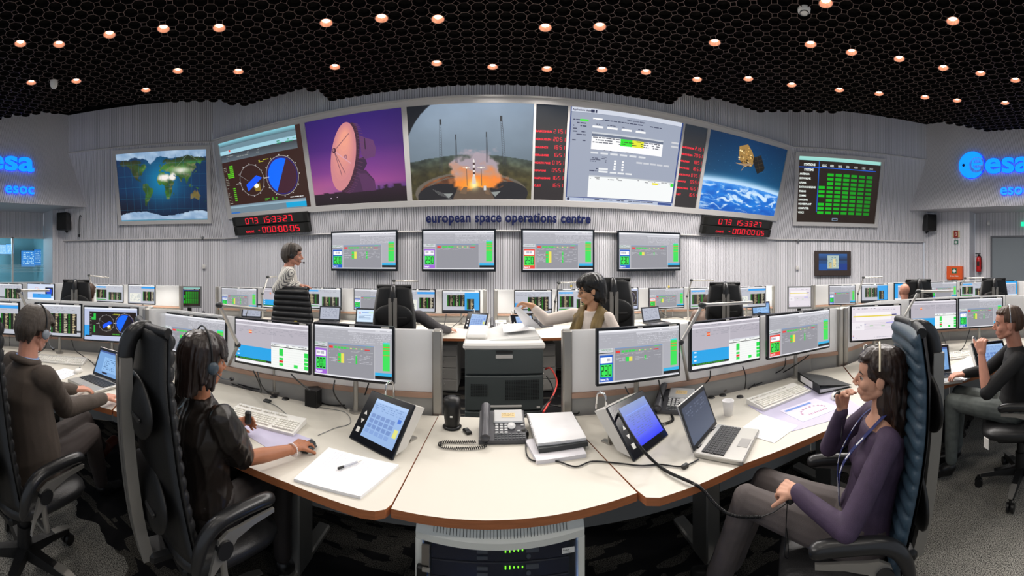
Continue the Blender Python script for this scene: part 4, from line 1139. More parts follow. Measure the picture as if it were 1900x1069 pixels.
# small picture screen on the front right facet
q0 = onplane(1511, 512, br, nr); q1 = onplane(1578, 466, br, nr); W_ = (q1 - q0).dot(xr); H_ = q1.z - q0.z
t = thing('small_wall_monitor', 'small wall monitor in a brown frame showing a blue scene, under the station table', 'monitor', M=basis(q0 + nr * .03, xr, nr, Z_))
MB().box((W_ / 2, -.04, H_ / 2), (W_, .08, H_), mat('brown_frame', (.20, .15, .13), .5), bev=.01).build('frame', t)
c = Canvas(W_ * .78, H_ * .66, (.10, .25, .45)); c.vgrad(0, 0, 1, .4, (.08, .14, .25), (.15, .35, .6)); c.rect(.3, .1, .7, .9, (.65, .72, .70)); c.rect(.35, .5, .45, .85, (.75, .7, .5)); c.rect(.5, .3, .6, .8, (.85, .8, .6)); c.rect(0, .6, .3, 1, (.05, .3, .6)); c.rect(.7, .6, 1, 1, (.05, .2, .5)); c.scribble(.3, .2, .7, .8, 6, (.3, .4, .45), .4)
c.build('screen', t, Matrix.Translation((W_ * .11, -.085, H_ * .22)))
# thermostats, small plates
for (px, py, pl, nn, lb) in ((378, 495, bl, nl, 'small white wall plate left of the standing man'), (1480, 497, br, nr, 'small white wall plate left of the brown framed monitor')):
    q = onplane(px, py, pl, nn); rz = math.atan2(-nn.x, nn.y); t = thing('wall_plate', lb, 'switch plate', q, rz); MB().box((0, 0, 0), (.08, .05, .11), WHITE, bev=.004).build('plate', t); MB().box((0, -.03, 0), (.05, .01, .07), LGREY, bev=.002).build('rocker', t)
for (px, py, pl, nn, lb) in ((376, 441, bl, nl, 'tiny ledge spotlight under the world map screen'), (1481, 446, br, nr, 'tiny ledge spotlight under the station table screen')):
    q = onplane(px, py, pl, nn); t = thing('ledge_spotlight', lb, 'spotlight', q); m_ = MB(); m_.lathe([(.0001, -.06), (.035, -.05), (.04, 0), (.03, .03)], MGREY, 12); m_.build('head', t)
# unseen black roof over the gap between ceiling edge and walls, added against light leaks
mb = MB(); mb.box((0, 2.5, ZTOP + .05), (24, 12, .1), CEB); struct('ceiling_void', mb)
DT = 0.73


def desk(name, poly, label, legs, group='console desks'):
    t = thing(name, label, 'desk', (0, 0, 0), 0, group)
    mb = MB(); mb.prism(poly, DT - .034, DT, DESK, EDGE, WPLAIN); mb.build('desk_top', t)
    for (x, y, rz) in legs:
        mb = MB(); mb.box((x, y, .35), (.09, .16, .69), ALU, bev=.008, rot=rz); mb.box((x, y, .02), (.08, .65, .04), ALU, bev=.01, rot=rz); mb.build('leg', t)
    return t


def arc(p, q, sag, n=8):
    p = V(p); q = V(q); d = q - p; nn = V((d.y, -d.x)).normalized()
    return [tuple(p + d * (i / n) + nn * sag * 4 * (i / n) * (1 - i / n)) for i in range(n + 1)]


cfront = arc((-.385, 1.375), (.578, 1.412), .028)
desk('centre_console_desk', cfront + [(.44, 2.24), (-.33, 2.27)], 'pale wedge-shaped desk with brown edge between the two front console desks', [(-.2, 2.0, 0), (.3, 2.0, 0)], None)
lf = [(-.39, 1.40), (-.405, 1.365), (-.44, 1.342), (-.50, 1.335), (-.83, 1.358), (-1.2, 1.365), (-1.9, 1.27), (-2.02, 1.24)]
desk('console_desk', [(-2.62, 2.02), (-2.3, 2.15), (-.335, 2.27)][::-1] * 0 + list(reversed(lf)) + [(-.335, 2.26), (-2.35, 2.13), (-2.66, 1.98)], 'long pale console desk in front of the woman in black, with touch console and notepad', [(-1.02, 1.78, 0), (-2.1, 1.75, 0)])
rf = [(.583, 1.43), (.60, 1.37), (.65, 1.345), (.826, 1.345), (1.10, 1.36), (1.61, 1.305), (2.05, 1.22)]
desk('console_desk', rf + [(2.72, 1.98), (2.5, 2.1), (.445, 2.23)], 'long pale console desk in front of the woman in purple, with open laptop and binder', [(1.15, 1.78, 0), (2.2, 1.75, 0)])
desk('console_desk', [(-3.55, .1), (-3.0, .55), (-2.55, 1.0), (-2.03, 1.235), (-2.67, 1.985), (-2.76, 2.07), (-3.27, 1.98), (-3.68, 1.59), (-4.0, 1.12), (-4.29, .1)][::1], 'pale console desk where the man in the grey suit works', [(-2.95, 1.35, .7), (-3.6, .7, .9)])
desk('console_desk', [(2.06, 1.215), (2.64, 1.03), (3.1, .76), (3.6, .3), (3.75, -.1), (4.65, -.1), (4.55, .9), (4.2, 1.5), (3.45, 1.98), (2.73, 1.975)], 'pale console desk where the man in the black shirt works', [(2.9, 1.4, -.6), (3.9, .8, -.9)])
desk('console_desk', arc((-4.0, 4.05), (4.2, 4.1), .0, 1)[:1] + [(-2.6, 4.45), (0, 4.58), (2.6, 4.5), (4.2, 4.1), (4.62, 4.85), (2.95, 5.55), (0, 5.78), (-2.95, 5.48), (-4.42, 4.78)], 'long pale rear console desk below the wall televisions', [(-3.2, 4.9, .3), (-1.1, 5.2, 0), (1.3, 5.2, 0), (3.3, 4.95, -.3)], None)
desk('console_desk', [(-7.0, .5), (-6.3, 1.9), (-5.4, 3.0), (-4.5, 3.75), (-5.05, 4.45), (-6.3, 3.6), (-7.3, 2.3), (-7.7, .7)], 'pale rear side desk below the world map screen', [(-5.2, 3.6, .8), (-6.8, 2.0, 1)], None)
desk('console_desk', [(4.75, 3.8), (5.6, 3.05), (6.6, 2.2), (7.2, .7), (8.25, .8), (8.2, 2.5), (7.45, 3.1), (6.3, 3.95), (5.25, 4.45)], 'pale rear side desk below the station table screen', [(5.5, 3.7, -.7), (7.1, 2.3, -1)], None)


# ---------------------------------------------------------------- partitions
def partition(pts, label, ztop=1.25, group='white desk screens'):
    t = thing('desk_screen', label, 'desk screen', (pts[0][0], pts[0][1], 0), 0, group); o = V((pts[0][0], pts[0][1], 0))
    for a, b in zip(pts, pts[1:]):
        a = V((*a, 0)) - o; b = V((*b, 0)) - o; d = (b - a); L = d.length; ang = math.atan2(d.y, d.x); c = (a + b) / 2
        MB().box((c.x, c.y, (.86 + ztop) / 2), (L - .01, .03, ztop - .86), PANEL, rot=ang, bev=.004).build('glass_panel', t)
        MB().box((c.x, c.y, .843), (L - .01, .05, .03), STRIP, rot=ang).build('wood_ledge', t)
        MB().box((c.x, c.y, .42), (L - .01, .02, .82), PANELG, rot=ang).build('lower_panel', t)
    for p in (pts[0], pts[-1]):
        q = V((*p, 0)) - o; MB().box((q.x, q.y, ztop / 2 + .002), (.06, .07, ztop + .004), ALU, bev=.01).build('end_post', t)


partition([(-.345, 2.31), (-2.4, 2.19), (-2.72, 2.03)], 'white desk screen with silver post behind the desk of the woman in black')
partition([(.46, 2.28), (2.48, 2.16), (2.74, 2.04)], 'white desk screen with silver post behind the desk of the woman in purple')
partition([(-2.82, 2.13), (-3.32, 2.04), (-3.75, 1.63), (-4.08, 1.14), (-4.38, .1)], 'white desk screen behind the desk of the man in the grey suit')
partition([(2.82, 2.04), (3.5, 2.05), (4.28, 1.53), (4.65, .9), (4.75, -.1)], 'white desk screen behind the desk of the man in the black shirt')
partition([(-4.42, 4.84), (-2.95, 5.56), (-.12, 5.84)], 'long white rear desk screen behind the standing man', 1.235)
partition([(.05, 5.84), (2.95, 5.62), (4.62, 4.92)], 'long white rear desk screen behind the woman with scarf', 1.235)
partition([(-5.02, 4.52), (-6.32, 3.68), (-7.35, 2.35), (-7.8, .7)], 'white rear desk screen under the world map screen', 1.235)
partition([(5.28, 4.52), (6.33, 4.02), (7.5, 3.17), (8.25, 2.57), (8.35, .8)], 'white rear desk screen under the station table screen', 1.235)


# ---------------------------------------------------------------- screen pictures
def alarm(cv, small=False):
    r = cv.rect; r(0, 0, 1, 1, (.70, .68, .72)); r(0, 0, 1, .04, (.93, .91, .94)); cv.scribble(.02, .045, .8, .09, 1, (.6, .6, .64), .5); r(0, .10, 1, .125, (.85, .84, .87))
    cv.scribble(.05, .15, .98, .30, 4, (.63, .62, .66), .5, .5); r(.20, .22, .245, .30, (.90, .35, .2)); r(.20, .245, .245, .27, (.95, .8, .6)); r(.53, .13, .535, .5, (.80, .79, .82))
    r(0, .60, .52, .90, (.10, .62, .88)); r(0, .88, .52, .93, (.03, .10, .03)); cv.scribble(.01, .885, .45, .925, 1, (.15, .55, .1), .9, .8); r(0, .93, .52, 1, (.92, .92, .93))
    for k in range(3): r(.03, .62 + k * .09, .06, .65 + k * .09, (.9, .95, 1))
    r(.52, .44, 1, 1, (.93, .94, .93)); r(.52, .52, 1, .535, (.08, .06, .06)); r(.52, .44, 1, .47, (.80, .80, .84)); cv.scribble(.53, .48, .98, .51, 1, (.5, .5, .55), .6)
    for k in range(8): r(.54, .57 + k * .052, .99, .572 + k * .052, (.75, .77, .77))
    for (a, b, c_) in ((.56, .72, 0), (.76, .81, 0), (.82, .87, 1), (.88, .94, 0)): r(.63, a, .68, b, ((.15, .82, .3), (.85, .2, .12))[c_])
    for (a, b) in ((.60, .70), (.72, .78), (.80, .86), (.88, .96)): r(.95, a, 1, b, (.15, .85, .3))
    r(.82, .88, .87, .95, (.15, .85, .3))


def tables(cv, v=0):
    r = cv.rect; rg = cv.rng; r(0, 0, 1, 1, (.72, .73, .77)); r(0, 0, 1, .05, (.94, .94, .95)); cv.scribble(.02, .07, .9, .25, 4, (.62, .62, .66), .4)
    if v == 0: r(0, .82, 1, .88, (.1, .1, .12)); blocks = [(.35, .28, .92, .92, 6)]; r(.0, .55, .12, .85, (.2, .62, .9))
    elif v == 1: r(.02, .08, .40, .16, (.25, .65, .92)); blocks = [(.04, .28, .42, .80, 3), (.50, .42, .96, .90, 5)]; r(.02, .87, .4, .92, (.2, .6, .2))
    elif v == 2: r(.5, .08, 1, .18, (.2, .6, .9)); blocks = [(.56, .34, .98, .86, 4)]; r(.05, .45, .48, .92, (.90, .90, .86)); cv.scribble(.08, .5, .45, .88, 7, (.6, .65, .7), .5)
    else: r(.6, .06, 1, .96, (.2, .62, .9)); blocks = [(.12, .18, .60, .72, 6), (.66, .36, .86, .86, 2)]; r(0, .9, 1, 1, (.08, .1, .14))
    for (a, b, c_, d, n) in blocks:
        r(a, b, c_, d, (.06, .03, .03)); w_ = (c_ - a) / n; rows_ = 12
        for k in range(n):
            col = [(.12, .60, .12), (.85, .78, .62), (.15, .65, .15), (.88, .85, .74)][k % 4]
            for q in range(rows_):
                y0 = b + (d - b) * (q + .15) / rows_; s_ = w_ * (.4 if k % 2 == 0 else rg.uniform(.35, .85))
                cv.rect(a + w_ * k + .004, y0, a + w_ * k + s_, y0 + (d - b) / rows_ * .62, col, False)


def desktop(cv): cv.rect(0, 0, 1, 1, (.72, .75, .86)); cv.rect(0, 0, 1, .05, (.9, .92, .97)); cv.rect(0, .55, .1, .9, (.15, .6, .9)); plot(cv, False, .1, .12, .98, .86); cv.rect(.02, .86, .15, .9, (.05, .05, .1))


def sched(cv):
    r = cv.rect; r(0, 0, 1, 1, (.88, .85, .88)); r(0, 0, 1, .03, (.95, .94, .96)); cv.scribble(.03, .05, .5, .09, 1, (.5, .5, .55), .5); cv.scribble(.45, .10, .95, .13, 1, (.6, .6, .66), .4); r(.08, .18, .80, .42, (.94, .92, .93))
    r(.03, .27, .90, .31, (.88, .80, .30)); r(.82, .255, .92, .285, (.10, .15, .5)); r(0, .47, .25, .70, (.92, .90, .92)); cv.scribble(.08, .55, .2, .66, 3, (.6, .6, .65), .5)
    for k in range(5): r(.25, .5 + k * .045, 1, .503 + k * .045, (.6, .58, .64))
    r(.70, .50, .88, .515, (.2, .2, .85)); r(.25, .53, .28, .55, (.15, .2, .6)); r(.36, .58, .43, .59, (.4, .75, .3)); r(.60, .60, .67, .61, (.4, .75, .3)); r(.92, .52, .98, .53, (.5, .8, .4)); r(.02, .85, .04, .88, (.8, .3, .2)); cv.scribble(.05, .93, .95, .96, 1, (.6, .6, .66), .4); r(.02, .9, .04, .92, (.2, .3, .8))


def bluewin(cv): cv.rect(0, 0, 1, 1, (.12, .62, .90)); cv.rect(.12, .12, .96, .92, (.66, .68, .74)); cv.rect(.12, .12, .96, .2, (.86, .87, .9)); cv.scribble(.2, .25, .9, .8, 9, (.5, .5, .58), .4); cv.rect(0, .93, 1, 1, (.9, .93, .96))


def orbitwin(cv): cv.rect(0, 0, 1, 1, (.80, .84, .92)); cv.rect(.68, .2, .97, .72, (.08, .10, .16)); cv.ell(.83, .46, .11, .20, (.05, .25, .8)); cv.rect(.2, .62, .9, .88, (.2, .6, .9)); cv.scribble(.4, .66, .68, .72, 1, (.05, .1, .15), .9); cv.ring(.35, .3, .06, .1, .15, (.9, .5, .4)); cv.rect(0, .9, 1, 1, (.92, .94, .96))


# ---------------------------------------------------------------- monitors
def monitor(x0, x1, yt, yb, yaw, drawer, label, group, H=.345, floorz=DT, kind=BEZEL, post=True, tags=3, rr=None):
    xm = (x0 + x1) / 2; r = rr or H * F / (yb - yt); c = P(xm, yt, r); X = V((math.cos(yaw), math.sin(yaw), 0)); N = V((-X.y, X.x, 0))
    if rr: H = (yb - yt) * rr / F
    f = lambda px: onplane(px, yt, c, N); L = f(x0); R_ = f(x1); W = (R_ - L).dot(X); mid = (L + R_) / 2; ztop = c.z
    t = thing('computer_monitor', label, 'monitor', (mid.x, mid.y, floorz), yaw, group); z1 = ztop - floorz; z0 = z1 - H
    mb = MB(); mb.box((0, .022, (z0 + z1) / 2), (W, .032, H), kind, bev=.004); mb.box((0, .05, (z0 + z1) / 2), (W * .7, .04, H * .6), BLACK, bev=.02)
    h = mb.build('housing', t)
    bz = .014 if kind is BEZEL else .028
    cv = Canvas(W - 2 * bz, H - bz * 2.3, (.6, .6, .6)); drawer(cv); cv.build('screen', t, Matrix.Translation((-(W / 2 - bz), .0035, z0 + bz * 1.3)))
    if post:
        mb = MB(); mb.cyl((0, .075, .012), (0, .075, z0 + .1), .016, ALU, n=14); mb.box((0, .07, z0 + .12), (.05, .05, .08), ALU); mb.build('pole', t)
        mb = MB(); mb.cyl((0, .075, 0), (0, .075, .012), .04, ALU, n=18); mb.build('desk_flange', t)
    else:
        mb = MB(); mb.box((0, .05, .006), (.2, .16, .012), BLACK, bev=.003); mb.box((0, .06, z0 / 2 + .03), (.08, .03, z0 + .06), BLACK, bev=.005); mb.build('stand', t)
    if tags:
        mb = MB(); mb.box((0, .004, z1 - .008), (.03, .004, .009), WHITE); mb.build('name_sticker', t)
        mb = MB(); mb.box((W / 2 - .055, .004, z1 - .009), (.05, .004, .010), LGREY); mb.build('inventory_sticker', t)
    return t


D2R = math.radians
g2 = 'monitors on the front console desks'; g1 = 'monitors on the rear console desks'
yl2 = D2R(3.5); yr2 = D2R(-3)
monitor(580, 731, 603, 708, D2R(1), lambda c: tele(c, '200', 'Backup A', PU, 2), 'monitor with purple 200 panel, right next to the touch console of the woman in black', g2)
monitor(434, 575, 595, 686, D2R(3), alarm, 'monitor with bright blue block and white table, above the keyboard of the woman in black', g2)
monitor(297, 420, 585, 662, D2R(8), lambda c: tele(c, '230', 'Spacon 2 B', RDL, 1), 'monitor directly behind the head of the woman in black', g2)
monitor(154, 257, 569, 636, D2R(44), desktop, 'monitor showing black attitude plot with blue discs, next to the tall chair top', g2)
monitor(63, 152, 563, 626, D2R(50), lambda c: tables(c, 0), 'monitor with green and beige columns, in front of the suited man', g2)
monitor(-40, 36, 559, 621, D2R(56), lambda c: tables(c, 2), 'monitor cut by the left frame edge behind the suited man', g2)
monitor(1107, 1263, 606, 710, D2R(-1), lambda c: tele(c, '230', 'Spacon 1 A', BL, 1), 'monitor with blue 230 panel, behind the blue touch console', g2)
monitor(1281, 1412, 592, 681, D2R(-3), alarm, 'monitor with white table and green cells, behind the open laptop', g2)
monitor(1425, 1541, 578, 658, D2R(-8), lambda c: tele(c, '230', 'Spacon 2 B', RDL, 2), 'monitor with red 230 panel, above the black binder', g2)
monitor(1578, 1673, 566, 633, D2R(-40), sched, 'monitor showing a yellow schedule bar, above the head of the woman in purple', g2)
monitor(1688, 1776, 556, 614, D2R(-50), alarm, 'monitor with bright blue block, behind the tall ribbed chair of the woman in purple', g2)
monitor(1778, 1862, 552, 609, D2R(-56), lambda c: tele(c, '230', 'Spacon 1 A', BL, 2), 'monitor with blue panel, in front of the man in the black shirt', g2)
T_ = lambda n, nm, co, m_: (lambda c: tele(c, n, nm, co, m_))
for (x0, x1, yt, yb, yw, dr, lb) in (
    (410, 477, 534, 573, 12, T_('230', 'Spacon 2 B', BL, 3), 'rear monitor left of the man in the striped shirt, with bright green bar'),
    (487, 551, 534, 573, 10, alarm, 'rear monitor half hidden by the man in the striped shirt'),
    (563, 633, 534, 574, 7, lambda c: tables(c, 1), 'rear monitor partly hidden by the ribbed chair back, with black columns'),
    (656, 726, 536, 577, 5, T_('230', 'Spacon 1 A', BL, 0), 'rear monitor with green 230 number, partly behind the tall black chair'),
    (741, 808, 537, 580, 3, lambda c: tables(c, 2), 'rear monitor right of the tall black chair, above the grey sleeve'),
    (820, 891, 539, 582, 1, lambda c: tables(c, 3), 'rear monitor with green grid and blue side, just left of the centre gap'),
    (954, 1025, 538, 583, -1, lambda c: tables(c, 0), 'rear monitor behind the raised hand of the woman with scarf'),
    (1034, 1105, 537, 580, -3, lambda c: tables(c, 1), 'rear monitor behind the head of the woman with scarf'),
    (1115, 1185, 534, 576, -5, desktop, 'rear monitor showing a blue disc, right of the chair of the woman with scarf'),
    (1204, 1270, 534, 573, -8, T_('230', 'Spacon 2 B', RDL, 2), 'rear monitor with red 230 panel and yellow sticky note'),
    (1280, 1348, 534, 573, -10, lambda c: tables(c, 1), 'rear monitor left of the third tall black chair back'),
    (1354, 1422, 532, 572, -12, lambda c: tables(c, 2), 'rear monitor right of the third tall black chair back'),
    (1538, 1588, 529, 566, -36, T_('230', 'Spacon 1 A', BL, 0), 'rear side monitor with green number, right of the pale square monitor'),
    (1598, 1648, 527, 562, -38, lambda c: tables(c, 3), 'rear side monitor with a red and green list inside a blue window'),
    (1659, 1710, 525, 557, -42, bluewin, 'rear side monitor with blue border beside the bald head'),
    (1726, 1776, 523, 554, -46, T_('230', 'Spacon 1 A', BL, 1), 'rear side monitor between the two far right chair backs'),
    (1782, 1836, 523, 552, -50, lambda c: tables(c, 1), 'rear side monitor with black and green columns under the first aid box'),
    (1838, 1888, 521, 550, -54, bluewin, 'rear side monitor partly behind the last chair back near the grey door'),
    (237, 288, 528, 565, 34, lambda c: tables(c, 2), 'rear side monitor with white sheet and black columns, next to the blank white panel'),
    (175, 229, 528, 561, 37, lambda c: tables(c, 1), 'rear side monitor with two black blocks, under the slim desk lamp'),
    (120, 173, 527, 560, 40, bluewin, 'rear side monitor mostly hidden by the far left chair back'),
    (50, 101, 526, 558, 45, orbitwin, 'rear side monitor showing a white window with small dark orbit view'),
    (-8, 41, 526, 558, 48, lambda c: tables(c, 0), 'rear side monitor with green columns cut by the left frame edge')):
    monitor(x0, x1, yt, yb, D2R(yw), dr, lb, g1)
# square monitors on low counters against the wall
for (x0, x1, yt, yb, yw, dr, lb, rr) in ((328, 374, 531, 571, 38, lambda c: d_stations(c, True), 'square grey monitor showing a green station grid in a gap of the rear desks', 6.9), (1461, 1507, 531, 573, -36, sched, 'square grey monitor showing a pale schedule, in the gap of the rear desks at right', 6.9)):
    t = monitor(x0, x1, yt, yb, D2R(yw), dr, lb, 'square monitors in the desk gaps', kind=MGREY, post=False, tags=0, rr=rr, floorz=.62)
    q = t.location; c_ = thing('side_counter', 'low grey counter carrying the ' + ('station grid' if x0 < 900 else 'pale schedule') + ' square monitor', 'counter', (q.x, q.y, 0), D2R(yw), 'low counters in the desk gaps')
    MB().box((0, .1, .60), (.9, .5, .03), DESK).build('counter_top', c_)
    MB().box((0, .1, .29), (.84, .44, .585), WPLAIN).build('cabinet_body', c_)
    for k in (-1, 1): m_ = MB(); m_.box((k * .21, -.125, .3), (.40, .02, .52), WHITE, bev=.004); d_ = m_.build('door', c_); m_ = MB(); m_.box((k * .04, -.145, .4), (.012, .02, .1), SILVER); m_.build('handle', d_)


# ---------------------------------------------------------------- equipment models
def console(loc, rz, label, dr, group='touch consoles on the desks', s=1.0):
    t = thing('touch_console', label, 'touch console', loc, rz, group); W = .31; D = .165; Hh = .205; sl = math.hypot(D, Hh); z_ = V((0, D / sl, Hh / sl)); y_ = V((0, Hh / sl, -D / sl))
    mb = MB(); vs = []
    for x in (-W / 2, W / 2): vs += [(x, .012, .012), (x, D, Hh + .005), (x, D + .085, Hh - .03), (x, .10, .02)]
    mb.add(vs, [[0, 1, 2, 3], [7, 6, 5, 4], [1, 5, 6, 2], [2, 6, 7, 3], [3, 7, 4, 0], [0, 4, 5, 1]], LGREY); mb.build('wedge_case', t)
    M_ = basis(V((0, 0, .004)), V((1, 0, 0)), y_, z_)
    MB().box((0, 0, sl / 2), (W + .01, .016, sl + .012), mat('console_face', (.05, .06, .09), .18), bev=.004).build('face_plate', t, M_)
    cv = Canvas(W * .74, sl * .78, (.5, .65, .85)); dr(cv); cv.build('touch_screen', t, M_ @ Matrix.Translation((-W * .29, -.0095, sl * .12)))
    m_ = MB()
    for zz, s_ in ((.52, 1), (.42, -1)): z0 = sl * zz; m_.add([(-W * .43, -.010, z0), (-W * .35, -.010, z0), (-W * .39, -.010, z0 + .022 * s_)], [[0, 1, 2] if s_ > 0 else [0, 2, 1]], WHITE)
    m_.box((-W * .39, -.010, sl * .20), (.022, .003, .026), WHITE); m_.build_each('volume_button', t, M_)
    mb = MB(); mb.box((W * .3, D + .03, .07), (.03, .006, .14), ALU); mb.box((W * .3, D + .05, .005), (.03, .06, .008), ALU); mb.box((-W * .3, D + .03, .07), (.03, .006, .14), ALU); mb.box((-W * .3, D + .05, .005), (.03, .06, .008), ALU); [None for _ in ()]; mb.build_each('rear_foot', t)
    mb = MB(); mb.tube(smoothpath([(-.1, D + .05, Hh - .02), (-.1, D + .06, Hh + .045), (-.1, D + .11, Hh + .04), (-.1, D + .12, Hh - .04)]), .006, CHROME); mb.build('headset_hook', t)
    return t


def con_pic(cv, mode=0):
    if mode == 0:
        cv.rect(0, 0, 1, 1, (.55, .68, .86)); cv.rect(0, 0, 1, .08, (.62, .74, .9)); cv.scribble(.05, .1, .95, .3, 4, (.35, .5, .75), .6, .4)
        for i in range(4):
            for k in range(5): cv.rect(.06 + k * .15, .38 + i * .13, .18 + k * .15, .48 + i * .13, (.40, .53, .76) if i < 3 else (.47, .60, .82))
        cv.rect(.84, .3, .94, .4, (.15, .4, .8)); cv.rect(.85, .55, .96, .75, (.85, .85, .45))
    else:
        cv.vgrad(0, 0, 1, 1, (.12, .18, .95), (.42, .52, .72)); cv.rect(.1, .22, .95, .24, (.4, .55, .95))
        cv.scribble(.1, .28, .85, .8, 10, (.25, .35, .65), .6, .4)


console((-.61, 1.785, DT), D2R(-27.7), 'touch console with pale blue screen beside the notepad of the woman in black', con_pic)
console((.785, 1.725, DT), D2R(32.7), 'touch console with deep blue screen and coiled cord, next to the open laptop', lambda c: con_pic(c, 1))


def sm_console(px, py, rz, label, m=0): q = Q(px, py, DT); return console((q.x, q.y, DT), D2R(rz), label, lambda c: con_pic(c, m))


sm_console(880, 612, -18, 'rear touch console left of the printer top, next to a desk telephone')
sm_console(974, 617, 14, 'rear touch console under the raised hand of the woman with scarf')
q = P(1846, 655, 3.25); console((q.x, q.y, DT), D2R(-52), 'touch console in front of the man in the black shirt', con_pic)
q = P(1660, 655, 2.95); console((q.x, q.y, DT), D2R(-20), 'touch console mostly hidden behind the ribbed chair back and dark hair', lambda c: con_pic(c, 1))


def laptop(loc, rz, label, dr, silver=True, open_=110, s=1.0, group='laptops on the desks'):
    t = thing('laptop', label, 'laptop', loc, rz, group); body = mat('laptop_silver', (.70, .69, .67), .35, .6) if silver else mat('laptop_dark', (.22, .22, .24), .4)
    W = .345 * s; D = .245 * s
    MB().box((0, 0, .013), (W, D, .022), body, bev=.004).build('base', t)
    mb = MB(); K = mat('laptop_keys', (.09, .09, .10), .5); mb.box((0, .035 * s, .0245), (W * .88, D * .46, .002), mat('key_bed', (.35, .35, .35), .5))
    for r_ in range(6):
        for k in range(14): mb.box((-W * .41 + k * W * .063, (.083 - r_ * .0195) * s, .027), (W * .054, .0155 * s, .004), K)
    mb.build('keyboard', t); MB().box((0, -.082 * s, .0245), (.09 * s, .055 * s, .002), mat('touchpad_grey', (.62, .61, .60), .3), bev=.0008).build('touchpad', t)
    a = D2R(open_ - 90); z_ = V((0, math.sin(a), math.cos(a))); y_ = V((0, math.cos(a), -math.sin(a))); M_ = basis(V((0, D / 2, .022)), V((1, 0, 0)), y_, z_)
    lid = MB().box((0, .006, D * .47), (W, .008, D * .94), body, bev=.003).build('lid', t, M_)
    MB().box((0, .001, D * .47), (W * .97, .004, D * .90), mat('lid_bezel', (.10, .11, .13), .3)).build('screen_bezel', lid)
    cv = Canvas(W * .88, D * .74, (.5, .6, .7)); dr(cv); cv.build('screen', lid, Matrix.Translation((-W * .44, -.0015, D * .10)))
    mb = MB(); mb.cyl((-W * .35, D / 2, .022), (-W * .25, D / 2, .022), .008, K); mb.cyl((W * .25, D / 2, .022), (W * .35, D / 2, .022), .008, K); mb.build_each('hinge', t)
    return t


def lap_pic(cv, m=0):
    if m == 0: cv.vgrad(0, 0, 1, 1, (.30, .34, .42), (.22, .25, .33)); cv.scribble(.1, .1, .9, .4, 4, (.36, .40, .48), .4)
    elif m == 1: cv.rect(0, 0, 1, 1, (.45, .62, .82)); cv.rect(0, 0, 1, .07, (.25, .35, .6)); cv.rect(.25, .25, .9, .85, (.55, .72, .9)); cv.ring(.5, .5, .2, .2, .05, (.35, .5, .7)); cv.scribble(.3, .3, .85, .8, 6, (.3, .45, .65), .4); cv.rect(.3, .88, .5, .95, (.1, .1, .2))
    elif m == 2: cv.rect(0, 0, 1, 1, (.80, .88, .96)); cv.rect(.08, .25, .2, .33, (.85, .2, .2)); cv.rect(.25, .22, .6, .27, (.3, .5, .8)); cv.rect(.6, .2, .95, .28, (.75, .88, .7)); cv.scribble(.08, .45, .7, .85, 4, (.25, .4, .6), .9, .3, .2, .5)
    else: cv.rect(0, 0, 1, 1, (.66, .68, .74)); cv.scribble(.1, .1, .9, .9, 8, (.5, .52, .6), .5)


laptop((1.139, 1.545, DT), D2R(36), 'open silver laptop with dark screen on the desk, in front of the paper cup', lap_pic, True, 112)
laptop((-2.51, 1.36, DT), D2R(9), 'open laptop with blue window at the hand of the man in the suit', lambda c: lap_pic(c, 1), True, 112)
for (px, py, rz, m_, lb) in ((607, 600, 10, 3, 'rear laptop with grey screen, right of the ribbed chair back'), (676, 606, 6, 2, 'rear laptop with white and blue screen, left of the tall black chair'), (1219, 601, 12, 3, 'rear laptop with pale window, right of the woman with scarf'), (462, 594, 20, 3, 'rear laptop behind the blue monitor, left of the standing man'), (1418, 588, -20, 1, 'rear laptop with blue screen, right of the third black chair back')):
    q = Q(px, py, DT); laptop((q.x, q.y, DT), D2R(rz), lb, (lambda mm: (lambda c: lap_pic(c, mm)))(m_), False, 105)
q = P(1738, 690, 2.95); laptop((q.x, q.y, DT), D2R(-50), 'silver laptop partly hidden behind the ribbed chair back', lambda c: lap_pic(c, 1), True, 108)


